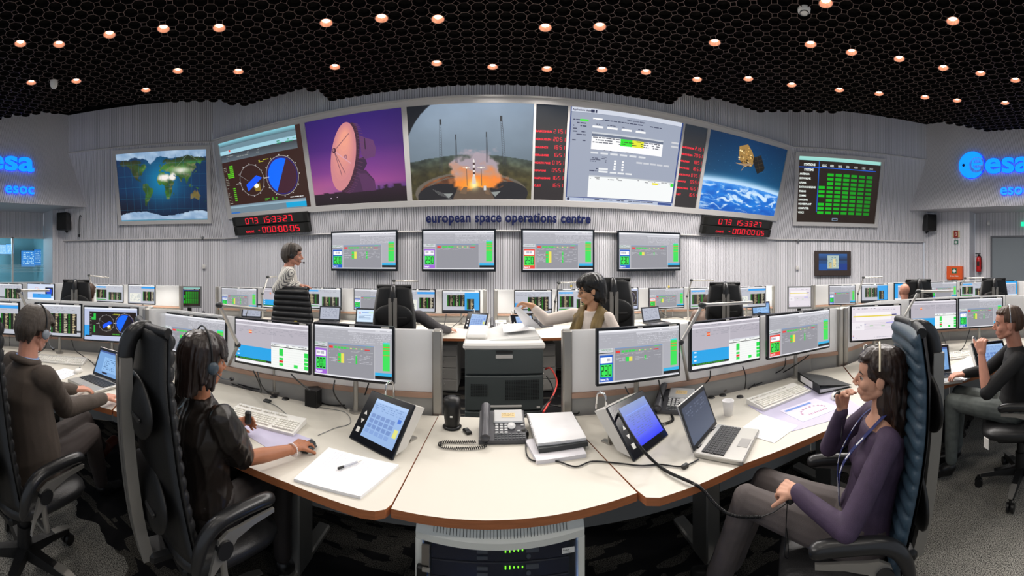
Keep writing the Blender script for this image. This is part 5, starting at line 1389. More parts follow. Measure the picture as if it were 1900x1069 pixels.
def phone(loc, rz, label, cord=None, hand='left'):
    t = thing('desk_telephone', label, 'telephone', loc, rz, 'desk telephones'); PH = mat('phone_grey', (.30, .30, .32), .4); PL = mat('phone_silver', (.78, .78, .78), .35, .3)
    mb = MB(); vs = []
    for x in (-.125, .125): vs += [(x, -.105, .004), (x, -.105, .022), (x, .10, .095), (x, .10, .004)]
    mb.add(vs, [[3, 2, 1, 0], [4, 5, 6, 7], [0, 1, 5, 4], [1, 2, 6, 5], [2, 3, 7, 6], [3, 0, 4, 7]], PH); mb.build('body', t)
    n = V((0, -.073, .205)).normalized(); up_ = V((0, .205, .073)).normalized(); M_ = basis(V((0, -.105, .0225)), V((1, 0, 0)), -n, up_)
    mb = MB(); mb.box((.035, -.004, .165), (.165, .014, .10), PL, bev=.006); mb.build('display_panel', t, M_)
    cv = Canvas(.075, .036, (.90, .80, .60)); cv.scribble(.08, .15, .92, .85, 3, (.55, .45, .3), .6); cv.build('display', t, M_ @ Matrix.Translation((-.003, -.0118, .15)), print_mat())
    mb = MB(); B_ = mat('phone_keys', (.85, .85, .85), .4)
    for r_ in range(4):
        for k in range(3): mb.box((-.030 + k * .025, -.003, .105 - r_ * .018), (.017, .007, .011), B_, bev=.002)
    for r_ in range(3):
        for k in range(9): mb.box((-.035 + k * .0185, -.002, .040 - r_ * .014), (.013, .005, .009), MGREY, bev=.001)
    for k in range(3): mb.box((.065 + k * .022, -.003, .10 - (k % 2) * .04), (.015, .006, .009), B_, bev=.002)
    mb.build('keypad', t, M_)
    mb = MB(); mb.lathe([(.0001, .007), (.012, .007), (.016, .0), (.021, .007), (.022, .0)], B_, 18); mb.build('navigation_ring', t, M_ @ Matrix.Translation((.05, -.004, .092)) @ Matrix.Rotation(PI / 2, 4, 'X'))
    mb = MB(); mb.tube([(-.09, -.024, -.005), (-.09, -.03, .03), (-.09, -.036, .10), (-.09, -.034, .17), (-.09, -.024, .222)], [.026, .021, .017, .022, .027], PH, n=12)
    mb.ell((-.09, -.016, .01), (.027, .02, .028), PH); mb.ell((-.09, -.016, .215), (.028, .02, .03), PH); mb.build('handset', t, M_)
    if cord:
        mb = MB(); coil(cord, .0065, .0022, 46, mb, CORD); mb.build('coiled_cord', t)
    return t


phone((.052, 2.03, DT), D2R(0), 'grey desk telephone with coiled cord in the middle of the centre desk', [(-.085, -.11, .012), (-.10, -.145, .009), (-.20, -.165, .009), (-.30, -.16, .009), (-.325, -.13, .009), (-.29, -.105, .009), (-.2, -.1, .009), (-.14, -.098, .012)])
q = Q(1258, 762, DT); phone((q.x, q.y + .04, DT), D2R(-38), 'desk telephone standing between the blue console and the laptop screen', [(-.1, -.11, .012), (-.13, -.16, .009), (-.10, -.24, .009), (-.03, -.26, .009), (.02, -.2, .009), (.0, -.13, .012)])
for (px, py, rz, lb) in ((925, 609, 0, 'rear desk telephone behind the printer, between two touch consoles'), (1006, 606, 25, 'rear desk telephone left of the woman with scarf'), (382, 571, 30, 'pale desk telephone beside the station grid square monitor')):
    q = Q(px, py, DT) if px > 400 else P(384, 560, 6.8); phone((q.x, q.y, DT if px > 400 else .616), D2R(rz), lb)


def keyboard(loc, rz, label):
    t = thing('keyboard', label, 'keyboard', loc, rz, 'white keyboards'); mb = MB(); vs = []; W = .47; D = .175
    for x in (-W / 2, W / 2): vs += [(x, -D / 2, .002), (x, -D / 2, .016), (x, D / 2, .034), (x, D / 2, .002)]
    mb.add(vs, [[3, 2, 1, 0], [4, 5, 6, 7], [0, 1, 5, 4], [1, 2, 6, 5], [2, 3, 7, 6], [3, 0, 4, 7]], WHITE); mb.build('base', t)
    mb = MB(); K = mat('white_keys', (.93, .92, .89), .5); sl = .018 / D
    def key(x, y, w_, d_=.0155): z = .016 + sl * (y + D / 2) + .004; mb.box((x, y, z), (w_, d_, .009), K, bev=.0018)
    for r_ in range(5):
        y = -.062 + r_ * .0205; x = -.222 + [0, .004, .002, .0, 0][r_]
        for k in range(15):
            if r_ == 0:
                if k > 7: break
                w_ = [.024, .02, .022, .105, .022, .02, .02, .024][k]; key(x + w_ / 2, y, w_); x += w_ + .0045; continue
            key(x + .0085, y, .0165); x += .0196
        for k in range(3): key(.090 + k * .0196 + .0085, y, .0165)
        for k in range(4): key(.155 + k * .0196, y, .0165)
    for k in range(16):
        key(-.214 + k * .0196 + .012 * (k // 4), .062, .0165, .012)
    mb.build('keys', t); return t


def mouse(loc, rz, label, m=WHITE, cord=None):
    t = thing('computer_mouse', label, 'mouse', loc, rz, 'computer mice'); mb = MB(); mb.ell((0, 0, .012), (.032, .056, .024), m, 16, 10); mb.box((0, 0, .004), (.052, .09, .008), m, bev=.003); mb.build('shell', t)
    mb = MB(); mb.cyl((-.004, .03, .033), (.004, .03, .033), .007, MGREY, n=12); mb.build('scroll_wheel', t)
    if cord: mb = MB(); mb.tube(smoothpath(cord), .002, LGREY, n=5); mb.build('cord', t)
    return t


keyboard((-1.27, 1.80, DT), D2R(4), 'white keyboard in front of the woman in black')
keyboard((1.80, 1.845, DT), D2R(2), 'white keyboard beside the black binder, on the desk of the woman in purple')
q = Q(113, 671, DT); keyboard((q.x, q.y, DT), D2R(48), 'white keyboard in front of the suited man')
q = Q(1782, 662, DT); keyboard((q.x, q.y, DT), D2R(-45), 'white keyboard in front of the man in the black shirt')
q = Q(145, 691, DT); mouse(q, .6, 'white mouse beside the laptop of the suited man')
q = Q(1550, 739, DT); mouse(q, -.9, 'white mouse beside the black binder, near the raised hand of the woman in purple', cord=[(0, .05, .01), (.0, .12, .005), (-.08, .18, .004), (-.12, .26, .004)])
q = Q(578, 812, DT); MOUSE_L = q


def sheet(name, pts, z0, th, label, cat, m=PAPER, group=None, draw=None):
    ps = [Q(x, y, z0 + th) for x, y in pts]; c = sum(ps, V()) / len(ps); t = thing(name, label, cat, (c.x, c.y, z0), 0, group); pl = [(p.x - c.x, p.y - c.y) for p in ps]
    a = sum(pl[i][0] * pl[(i + 1) % len(pl)][1] - pl[(i + 1) % len(pl)][0] * pl[i][1] for i in range(len(pl)))
    if a < 0: pl = pl[::-1]
    MB().prism(pl, 0, th, m).build('sheet' if th < .004 else 'page_block', t)
    if draw: draw(t, pl, th)
    return t


def lines(n, col=(.62, .63, .70), u0=.1, u1=.9):
    def f(t, pl, th):
        a, b, c, d = [V((*p, 0)) for p in pl[:4]]; m_ = MB(); rg = random.Random(n)
        for i in range(n):
            v = .1 + .8 * i / n; u = u0
            while u < u1:
                w_ = rg.uniform(.02, .1)
                if rg.random() < .7:
                    q = lambda uu, vv: (a.lerp(b, uu)).lerp(d.lerp(c, uu), vv) + V((0, 0, th + .0004))
                    m_.add([q(u, v), q(min(u + w_, u1), v), q(min(u + w_, u1), v + .12 / n), q(u, v + .12 / n)], [[0, 1, 2, 3]], mat('faint_ink_%d' % (col[0] * 100), col, .8))
                u += w_ + .02
        m_.build('writing', t)
    return f


MATM = mat('desk_mat_lilac', (.74, .72, .82), .6)
sheet('desk_mat', [(1388, 752), (1520, 706), (1605, 760), (1470, 800)], DT, .002, 'lilac desk mat under the white keyboard of the woman in purple', 'desk mat', MATM, 'lilac desk mats')
def cal(t, pl, th):
    a, b, c, d = [V((*p, 0)) for p in pl[:4]]; q = lambda u, v: a.lerp(b, u).lerp(d.lerp(c, u), v) + V((0, 0, th + .0005)); m_ = MB()
    bl_ = mat('print_blue', (.42, .55, .82), .7); rd = mat('print_mauve', (.68, .52, .62), .7)
    m_.add([q(.05, .9), q(.05, .80), q(.75, .80), q(.75, .9)], [[0, 1, 2, 3]], bl_)
    for k in range(10):
        g = PI * k / 9; p = (.5 + .3 * math.cos(g), .35 + .25 * math.sin(g)); m_.add([q(p[0], p[1]), q(p[0] + .05, p[1]), q(p[0] + .05, p[1] + .07), q(p[0], p[1] + .07)], [[0, 1, 2, 3]], rd)
        m_.add([q(.3 + .05 * k, .2), q(.33 + .05 * k, .2), q(.33 + .05 * k, .28), q(.3 + .05 * k, .28)], [[0, 1, 2, 3]], rd)
    m_.build('chart_print', t)
sheet('printed_chart', [(1447, 762), (1512, 739), (1560, 756), (1490, 783)], DT + .0025, .0008, 'printed chart sheet with blue header lying on the lilac mat', 'paper', mat('paper_lilac', (.84, .82, .90), .6), None, cal)
sheet('desk_mat', [(438, 795), (470, 770), (578, 815), (520, 845)], DT, .002, 'lilac desk mat under the keyboard of the woman in black', 'desk mat', MATM, 'lilac desk mats')
sheet('loose_papers', [(1368, 800), (1412, 768), (1481, 790), (1437, 822)], DT + .001, .002, 'white papers lying between laptop and lilac mat', 'paper', PAPER, None, lines(7, (.84, .84, .88)))
sheet('notepad', [(545, 888), (610, 830), (740, 862), (669, 921)], DT, .012, 'open white notepad lying on the desk corner by the touch console', 'notepad', PAPER, None, lines(16, (.84, .84, .87), .35, .95))
a = Q(628, 869, DT + .02); b_ = Q(674, 853, DT + .02); t = thing('ballpoint_pen', 'clear ballpoint pen with black cap lying on the open notepad', 'pen', (0, 0, 0)); m_ = MB(); m_.cyl(a, a.lerp(b_, .75), .0045, mat('pen_clear', (.75, .76, .80), .15), n=8); m_.cyl(a.lerp(b_, .75), b_, .004, WHITE, .001, n=8); m_.build('barrel', t); m_ = MB(); m_.cyl(a - (b_ - a) * .02, a.lerp(b_, .2), .0055, BLACK, n=8); m_.build('cap', t)
sheet('loose_papers', [(66, 700), (120, 683), (150, 690), (96, 712)], DT + .001, .003, 'white papers under the arm of the suited man', 'paper', PAPER, None, lines(5))
sheet('paper_stack', [(1745, 688), (1800, 660), (1845, 672), (1790, 705)], DT + .001, .012, 'stack of white papers before the man in the black shirt', 'paper', PAPER, None, lines(6))
sheet('paper_bundle', [(974, 815), (1070, 806), (1088, 842), (996, 855)], DT, .018, 'crumpled bundle of papers under the black tray on the centre desk', 'paper', mat('paper_grey', (.88, .87, .89), .8))
sheet('document_tray', [(982, 776), (1066, 770), (1091, 820), (1000, 833)], DT + .019, .022, 'black document tray under the spiral notebook on the centre desk', 'tray', DGREY)


def spiral(t, pl, th):
    a = min(pl, key=lambda p: p[0] + .0 * p[1]); ps = sorted(pl)[:2]; m_ = MB()
    for k in range(22):
        p = V((*ps[0], 0)).lerp(V((*ps[1], 0)), (k + .5) / 22); m_.tube([p + V((.006 * math.cos(g), 0, th / 2 + .012 * math.sin(g))) for g in [2 * PI * j / 8 for j in range(8)]], .0012, CHROME, n=4, closed=True)
    m_.build('spiral_binding', t)
sheet('spiral_notebook', [(978, 767), (1061, 764), (1088, 812), (997, 823)], DT + .0415, .014, 'white spiral notebook on top of the black tray', 'notebook', PAPER, None, spiral)
# lanyard strap and headset earpiece beside the notebook
t = thing('headset', 'black headset with red cable bundle beside the spiral notebook', 'headset', (0, 0, 0)); m_ = MB(); q = Q(972, 806, DT + .02)
m_.ell(q, (.028, .022, .03), BLACK); m_.build('earpiece', t); m_ = MB(); m_.tube(smoothpath([q, q + V((-.012, .06, .02)), q + V((-.005, .13, .03)), q + V((.03, .17, .035))]), .006, BLACK); m_.build('headband', t)
m_ = MB(); m_.tube(smoothpath([q + V((-.0, .03, .03)), q + V((-.035, .07, .02)), q + V((-.02, .13, .03)), q + V((-.035, .17, .015))]), .009, mat('red_strap', (.85, .12, .12), .5)); m_.build('red_strap', t)
# black cable across the centre desk with ferrite
m_ = MB(); pts = [(976, 818), (977, 842), (990, 855), (1030, 855), (1068, 866), (1100, 856), (1150, 860), (1190, 864), (1225, 862), (1262, 866), (1282, 860), (1296, 852)]
m_.tube(smoothpath([Q(x, y, DT + .006) for x, y in pts]), .0035, CORD, n=6); q = Q(1271, 865, DT + .009); t = thing('laptop_cable', 'black cable running across the desks to the open silver laptop', 'cable', (0, 0, 0)); m_.build('cord', t); MB().box(q, (.035, .02, .018), BLACK, bev=.003, rot=.3).build('ferrite_block', t)


def speaker_small(px, py, label, kind=0):
    q = Q(px, py, DT); t = thing('desk_loudspeaker', label, 'loudspeaker', q, 0, 'small black desk loudspeakers')
    if kind == 0:
        m_ = MB(); m_.lathe([(.0001, 0), (.05, 0), (.055, .008), (.035, .014)], BLACK, 20); m_.build('foot', t)
        m_ = MB(); m_.lathe([(.04, .012), (.047, .06), (.05, .12), (.048, .165), (.03, .175), (.0001, .178)], BLACK, 20); m_.build('body', t)
        m_ = MB(); m_.box((0, -.05, .08), (.014, .004, .008), WHITE); m_.build('badge', t)
    else:
        m_ = MB(); m_.prism([(-.045, -.04), (.045, -.04), (.05, .02), (.0, .06), (-.05, .02)], 0, .11, BLACK); m_.build('body', t); MB().box((0, -.042, .055), (.075, .004, .095), mat('speaker_grille', (.03, .03, .03), .8)).build('grille', t)


speaker_small(839, 793, 'black rounded desk loudspeaker with badge on the centre desk')
speaker_small(582, 752, 'black angular desk loudspeaker under the two monitors of the woman in black', 1)
q = Q(867, 803, DT); t = thing('remote_control', 'small black remote control beside the rounded loudspeaker', 'remote control', q, .5); MB().box((0, 0, .008), (.035, .06, .016), BLACK, bev=.004).build('body', t); MB().box((0, .01, .017), (.02, .025, .002), DGREY).build('buttons', t)
# cup
q = Q(1351, 770, DT); t = thing('paper_cup', 'white paper cup standing behind the open laptop', 'cup', q); m_ = MB(); m_.lathe([(.0001, 0), (.026, 0), (.036, .088), (.038, .09), (.034, .088), (.024, .004), (.0001, .004)], PAPER, 24); m_.build('cup_wall', t)
# binder
q4 = [Q(x, y, DT + .06) for x, y in ((1480, 692), (1533, 688), (1580, 704), (1521, 717))]; c = sum(q4, V()) / 4; t = thing('ring_binder', 'black ring binder lying on the desk behind the white keyboard', 'binder', (0, 0, 0))
mb = MB(); BK = mat('binder_black', (.13, .14, .15), .5); pl = [(p.x, p.y) for p in q4][::-1]
vs = [(x, y, DT + .052 if i in (0, 3, 2, 1) else 0) for i, (x, y) in enumerate(pl)]
z_h = [DT + .022, DT + .022, DT + .062, DT + .062]  # wedge: spine high
pl2 = [q4[0], q4[3], q4[2], q4[1]]; hz = [.068, .068, .02, .02]
mb.add([(p.x, p.y, DT + h) for p, h in zip(pl2, hz)] + [(p.x, p.y, DT + h - .004) for p, h in zip(pl2, hz)], [[0, 1, 2, 3], [7, 6, 5, 4], [0, 4, 5, 1], [1, 5, 6, 2], [2, 6, 7, 3], [3, 7, 4, 0]], BK); mb.build('cover', t)
mb = MB(); mb.add([(p.x, p.y, DT + .0) for p in pl2] + [(p.x, p.y, DT + .004) for p in pl2], [[3, 2, 1, 0], [4, 5, 6, 7], [0, 1, 5, 4], [1, 2, 6, 5], [2, 3, 7, 6], [3, 0, 4, 7]], BK)
mb.quad(V((pl2[0].x, pl2[0].y, DT)), V((pl2[1].x, pl2[1].y, DT)), V((pl2[1].x, pl2[1].y, DT + .068)), V((pl2[0].x, pl2[0].y, DT + .068)), BK); mb.build('back_cover', t)
mb = MB(); s0 = V((pl2[0].x, pl2[0].y, DT)).lerp(V((pl2[1].x, pl2[1].y, DT)), .15); s1 = V((pl2[0].x, pl2[0].y, DT)).lerp(V((pl2[1].x, pl2[1].y, DT)), .7); off = (V((pl2[1].x, pl2[1].y, 0)) - V((pl2[2].x, pl2[2].y, 0))).normalized() * .0 + V((-.002, -.001, 0))
mb.quad(s0 + off + V((0, 0, .012)), s1 + off + V((0, 0, .012)), s1 + off + V((0, 0, .058)), s0 + off + V((0, 0, .058)), PAPER); mb.build('spine_label', t)
mb = MB(); cc = [p.lerp(sum(pl2, V()) / 4, .08) for p in pl2]; mb.add([(p.x, p.y, DT + .006) for p in cc] + [(p.x, p.y, DT + h) for p, h in zip(cc, (.03, .03, .014, .014))], [[4, 5, 6, 7], [0, 1, 5, 4], [1, 2, 6, 5], [2, 3, 7, 6], [3, 0, 4, 7]], PAPER); mb.build('pages', t)


# desk lamps: slim LED strip lamps
def desk_lamp(base, elbow, head0, head1, label, mid=None, r=.012):
    t = thing('desk_lamp', label, 'desk lamp', (0, 0, 0), 0, 'slim silver desk lamps')
    mb = MB(); mb.cyl(base, base + V((0, 0, .03)), .03, SILVER, n=16); mb.build('clamp', t)
    pts = [base + V((0, 0, .02))] + ([mid] if mid else []) + [elbow]
    for a, b in zip(pts, pts[1:]): mb = MB(); mb.cyl(a, b, r, SILVER, n=8); mb.build('arm', t)
    mb = MB(); mb.ell(elbow, (r * 2.2, r * 2.2, r * 1.6), DGREY); mb.ell(pts[-2] if mid else elbow, (r * 1.5,) * 3, DGREY); mb.build('joint', t)
    d = (head1 - head0); mb = MB(); mb.tube([head0, head0 + d * .12, head1], [r * 1.4, r * .9, r * .9], SILVER, n=8); mb.build('lamp_head', t)


desk_lamp(Q(419, 694, DT), P(407, 566, 2.3), P(407, 566, 2.3), P(494, 575, 2.25), 'slim silver desk lamp behind the head of the woman in black', P(442, 640, 2.45))
desk_lamp(Q(1280, 731, DT), P(1303, 566, 2.35), P(1303, 566, 2.35), P(1396, 561, 2.5), 'slim silver desk lamp rising between the monitors behind the open laptop', P(1264, 635, 2.3))
desk_lamp(P(52, 640, 3.85) * 1 + V((0, 0, 0)), P(34, 539, 3.6), P(34, 539, 3.6), P(92, 539, 3.6), 'slim silver desk lamp above the suited man', P(58, 585, 3.8), .014)
desk_lamp(Q(1655, 660, DT), P(1704, 541, 3.7), P(1704, 541, 3.7), P(1768, 540, 3.9), 'slim silver desk lamp above the tall ribbed chair', P(1676, 592, 3.6), .014)
for (bx, by, mx_, my, ex, ey, hx, hy, rr, lb) in ((487, 594, 487, 545, 497, 514, 513, 513, 5.9, 'rear slim lamp beside the man in the striped shirt'), (736, 590, 733, 540, 731, 521, 776, 522, 5.7, 'rear slim lamp above the tall black chair'), (1027, 590, 1030, 560, 1037, 525, 1070, 524, 5.6, 'rear slim lamp above the monitors left of the woman with scarf'), (1277, 588, 1275, 550, 1283, 520, 1325, 520, 6.0, 'rear slim lamp left of the third black chair back'), (1590, 571, 1592, 545, 1602, 515, 1637, 514, 6.7, 'rear slim lamp below the brown framed wall monitor'), (172, 568, 173, 540, 165, 511, 202, 515, 6.9, 'rear slim lamp left of the blank white panel'), (1778, 560, 1778, 540, 1791, 516, 1826, 515, 7.6, 'rear slim lamp below the fire extinguisher')):
    b0 = P(bx, by, rr); b0.z = DT; desk_lamp(b0, P(ex, ey, rr), P(ex, ey, rr), P(hx, hy, rr), lb, P(mx_, my, rr), .014)


# cables behind monitors
def cable(pts, label, r=.0045, m=CORD, name='desk_cable'):
    m_ = MB(); m_.tube(smoothpath(pts), r, m, n=6); o = m_.build(name); return tag(o, label, 'cable', 'black desk cables')


Pz = lambda x, y, z: (lambda q: q)(Q(x, y, z))
cable([P(478, 690, 2.32), P(485, 715, 2.3), Q(497, 728, DT + .006), Q(498, 716, DT + .006), Q(480, 722, DT + .006), Q(440, 712, DT + .006), Q(415, 704, DT + .006)], 'black cable looping below the monitor with the bright blue block')
cable([P(470, 688, 2.4), P(478, 705, 2.4), Q(484, 728, DT + .006), Q(460, 722, DT + .006), Q(430, 712, DT + .006)], 'thinner black cable beside the lamp foot at the woman in black')
cable([P(540, 694, 2.35), P(552, 706, 2.3), P(575, 725, 2.2)], 'black cable from monitor to the angular loudspeaker')
cable([P(621, 706, 2.25), P(620, 730, 2.2), Q(640, 757, DT + .006), Q(660, 757, DT + .006), Q(672, 745, DT + .006), P(684, 712, 2.25)], 'black cable hanging under the monitor with the purple panel')
cable([Q(597, 748, DT + .004), Q(615, 752, DT + .004), Q(640, 752, DT + .004)], 'short black cable beside the angular loudspeaker')
cable([P(1160, 718, 2.22), P(1170, 735, 2.2), Q(1190, 745, DT + .006), Q(1225, 745, DT + .006)], 'black cable below the monitor with the blue 230 panel')
cable([P(1222, 705, 2.3), P(1226, 725, 2.3), Q(1232, 752, DT + .006), Q(1215, 762, DT + .006), Q(1245, 765, DT + .006)], 'black cable curling beside the telephone behind the laptop')
cable([P(1318, 688, 2.65), P(1315, 705, 2.6), Q(1290, 722, DT + .006), Q(1262, 718, DT + .006), Q(1240, 745, DT + .006)], 'black cable behind the laptop screen')
cable([P(1378, 680, 2.7), P(1384, 700, 2.7), Q(1382, 722, DT + .006)], 'black cable ending at the round desk grommet')
cable([P(1458, 664, 3.0), P(1452, 685, 3.0), Q(1415, 703, DT + .006), Q(1388, 722, DT + .006)], 'black cable curving down from the monitor with the red panel')
cable([P(1502, 658, 3.0), P(1480, 675, 3.0), Q(1440, 698, DT + .006), Q(1400, 715, DT + .006)], 'second black cable running below the monitor with the red panel')
cable([P(88, 628, 3.7), P(84, 645, 3.7), P(70, 655, 3.5)], 'black cable in front of the face of the suited man')
cable([P(133, 631, 3.6), P(140, 650, 3.6), Q(165, 668, DT + .006), Q(178, 680, DT + .006)], 'black cable running down behind the blue laptop')
cable([P(1746, 616, 4.0), P(1756, 640, 3.9), Q(1760, 655, DT + .006)], 'black cable below the monitor behind the ribbed chair')
cable([P(1800, 610, 4.1), P(1790, 640, 4.0), Q(1780, 652, DT + .006)], 'black cable below the monitor of the man in the black shirt')
for (a_, b__, c__) in (((828, 583), (825, 600), (822, 606)), ((862, 584), (850, 598), (835, 610)), ((776, 581), (786, 592), (795, 600)), ((1225, 575), (1235, 585), (1268, 590)), ((460, 575), (458, 590), (478, 592))):
    cable([P(*a_, 5.5), P(*b__, 5.4), Q(*c__, DT + .006)], 'thin black cable at the rear desk near pixel column of monitor posts'.replace(' near pixel column of monitor posts', ' below a rear monitor, one of five'), .006)
# coiled headset cord hanging from the blue console to the hand
HAND_R = P(1462, 932, 1.50)
m_ = MB(); pts = [P(1142, 762, 1.93), P(1153, 775, 1.84), P(1166, 797, 1.76), P(1192, 834, 1.69), Q(1215, 858, DT + .012), Q(1240, 876, DT + .012), Q(1286, 897, DT + .012), P(1306, 911, 1.57), P(1333, 941, 1.55), P(1363, 957, 1.53), P(1412, 959, 1.51)]
coil(pts, .0055, .0021, 190, m_, CORD); t = thing('coiled_cable', 'long coiled black cable hanging from the blue touch console to the seated woman', 'cable', (0, 0, 0)); m_.build('coil', t)
m_ = MB(); m_.tube(smoothpath([P(1412, 959, 1.51), P(1436, 950, 1.5), HAND_R]), .0025, CORD, n=6); m_.build('straight_lead', t)
# desk grommets and small dock
for (px, py, lb) in ((508, 737, 'left of the pole of the blue block monitor'), (530, 741, 'right of the pole of the blue block monitor'), (1320, 738, 'left of the pole behind the paper cup'), (1341, 734, 'right of the pole behind the paper cup'), (1373, 737, 'under the cable beside the paper cup'), (659, 763, 'beside the touch console of the woman in black')):
    q = Q(px, py, DT); m_ = MB(); m_.lathe([(.0001, .008), (.022, .008), (.026, .0)], BLACK, 18); o = m_.build('desk_grommet', M=Matrix.Translation(q)); tag(o, 'round black desk grommet ' + lb, 'grommet', 'black desk grommets')
q = Q(496, 746, DT); o = MB().box((0, 0, .008), (.055, .035, .016), DGREY, bev=.006).build('usb_adapter', M=Matrix.Translation(q)); tag(o, 'small dark adapter on thin wire behind the white keyboard', 'adapter')
for pts, lb in (([(496, 746), (515, 755), (535, 772)], 'thin pale wire trailing from the dark adapter'), ([(590, 808), (620, 795), (650, 785), (640, 765), (600, 757), (570, 752)], 'thin grey mouse wire looping towards the angular loudspeaker')):
    m_ = MB(); m_.tube(smoothpath([Q(x, y, DT + .003) for x, y in pts]), .0018, MGREY, n=5); tag(m_.build('thin_wire'), lb, 'cable')
# yellow sticky notes
q = P(550, 599, 2.60); t = thing('sticky_note', 'yellow and white sticky note on the top edge of the blue block monitor', 'sticky note', q, 0, 'sticky notes on monitors'); MB().box((0, -.012, .004), (.022, .002, .022), mat('note_yellow', (.95, .85, .35), .7)).build('note', t); MB().box((-.004, -.012, -.02), (.018, .002, .03), PAPER).build('lower_flap', t)
for (px, py, lb) in ((1241, 530, 'small yellow note above the rear monitor with red panel'), (1060, 529, 'small yellow note above the rear monitor behind the woman with scarf')):
    q = P(px, py + 2, 5.8); tag(MB().box((0, 0, 0), (.03, .004, .03), MATS['note_yellow']).build('sticky_note', M=Matrix.Translation(q)), lb, 'sticky note', 'sticky notes on monitors')

# printer between the desk screens
t = thing('laser_printer', 'large dark grey laser printer with white top standing between the two desk screens', 'printer', (.085, 2.72, .0)); PG = mat('printer_grey', (.28, .31, .31), .45)
mb = MB(); mb.box((0, .3, .22), (.62, .6, .44), mat('printer_stand', (.25, .26, .27), .5), bev=.01); mb.build('stand', t)
mb = MB(); mb.box((0, .31, .745), (.58, .58, .60), PG, bev=.01); mb.build('body', t)
mb = MB(); mb.box((0, .005, .945), (.575, .03, .185), PG, bev=.008); f_ = mb.build('upper_door', t); mb = MB(); mb.box((.0, -.015, 1.02), (.12, .012, .018), BLACK); mb.box((0, -.013, .985), (.125, .008, .03), LGREY, bev=.004); mb.build('handle', f_)
mb = MB(); mb.box((0, .005, .715), (.575, .03, .255), PG, bev=.008); f_ = mb.build('lower_door', t); mb = MB(); mb.box((.0, -.013, .622), (.26, .012, .02), LGREY, bev=.006); mb.build('handle', f_)
mb = MB(); VB = mat('vent_black', (.07, .08, .08), .7)
for k in range(10):
    for q in range(8): mb.box((-.24 + k * .0125, -.0115, .70 + q * .0115), (.008, .004, .006), VB)
for k in range(20):
    for q in range(14): mb.box((.012 + k * .0125, -.0115, .672 + q * .0105), (.008, .004, .0055), VB)
mb.build('vents', f_)
mb = MB(); mb.box((0, .01, .52), (.575, .03, .12), PG, bev=.006); mb.box((-.23, -.006, .54), (.015, .004, .015), BLACK); mb.box((.23, -.006, .54), (.015, .004, .015), BLACK); mb.build('paper_drawer', t)
mb = MB(); mb.box((0, .30, 1.055), (.605, .63, .05), WHITE, bev=.015); mb.build('top_cover', t)
mb = MB(); mb.box((-.21, .36, 1.095), (.17, .45, .04), WHITE, bev=.015); mb.build('control_ridge', t)
mb = MB(); vs = [(-.11, .1, 1.082), (.27, .1, 1.082), (.27, .6, 1.082), (-.11, .6, 1.082), (.27, .12, 1.105), (.27, .6, 1.13), (-.0, .6, 1.12), (.05, .12, 1.09)]
mb.add(vs, [[7, 4, 5, 6], [0, 1, 4, 7], [1, 2, 5, 4], [2, 3, 6, 5], [3, 0, 7, 6]], mat('output_tray', (.86, .86, .85), .4)); mb.build('output_tray', t)
o = MB().box((0, 0, 0), (.21, .28, .003), PAPER).build('printed_sheet', M=Matrix.Translation((.19, 3.08, 1.125)) @ Matrix.Rotation(-.1, 4, 'Y')); tag(o, 'white printed sheet resting in the printer output tray', 'paper')
mb = MB(); mb.box((.25, -.012, .61), (.025, .004, .012), WHITE); mb.build('badge', t)
m_ = MB(); m_.tube(smoothpath([P(1012, 685, 2.8), P(1022, 684, 2.75), P(1033, 705, 2.7), P(1030, 725, 2.55), Q(1016, 752, DT + .01), Q(1008, 765, DT + .006)]), .006, mat('red_cable', (.85, .25, .22), .45), n=8); tag(m_.build('network_cable'), 'red cable arching from the printer side to the centre desk', 'cable')
m_ = MB(); m_.tube(smoothpath([P(1014, 698, 2.8), P(1024, 715, 2.7), P(1026, 735, 2.5), Q(1012, 752, DT + .01), Q(1004, 764, DT + .006)]), .005, CORD, n=8); tag(m_.build('power_cable'), 'black cable running beside the red printer cable', 'cable')
m_ = MB(); m_.tube(smoothpath([Q(1004, 764, DT + .006), Q(1012, 752, DT + .006), Q(1040, 755, DT + .006), Q(1072, 762, DT + .006), Q(1070, 768, DT + .006), Q(1052, 766, DT + .006)]), .004, CORD, n=6); tag(m_.build('looped_cable'), 'black cable loop lying behind the spiral notebook', 'cable')


# drawer cabinets below the rear desk
def drawers(x, y, rz, label):
    t = thing('drawer_cabinet', label, 'drawer cabinet', (x, y, 0), rz, 'grey drawer cabinets'); MB().box((0, .3, .31), (.42, .58, .60), PANELG, bev=.004).build('cabinet', t)
    for k in range(4):
        d = MB().box((0, 0, .10 + k * .145), (.40, .02, .135), mat('drawer_face', (.62, .61, .59), .5), bev=.004).build('drawer', t)
        m_ = MB(); m_.tube(smoothpath([(-.05, -.01, .12 + k * .145), (-.04, -.035, .11 + k * .145), (.04, -.035, .11 + k * .145), (.05, -.01, .12 + k * .145)]), .004, SILVER, n=6); m_.build('handle', d)


drawers(-.66, 4.72, 0, 'grey drawer cabinet seen in the gap left of the printer'); drawers(.60, 4.72, 0, 'grey drawer cabinet seen in the gap right of the printer')

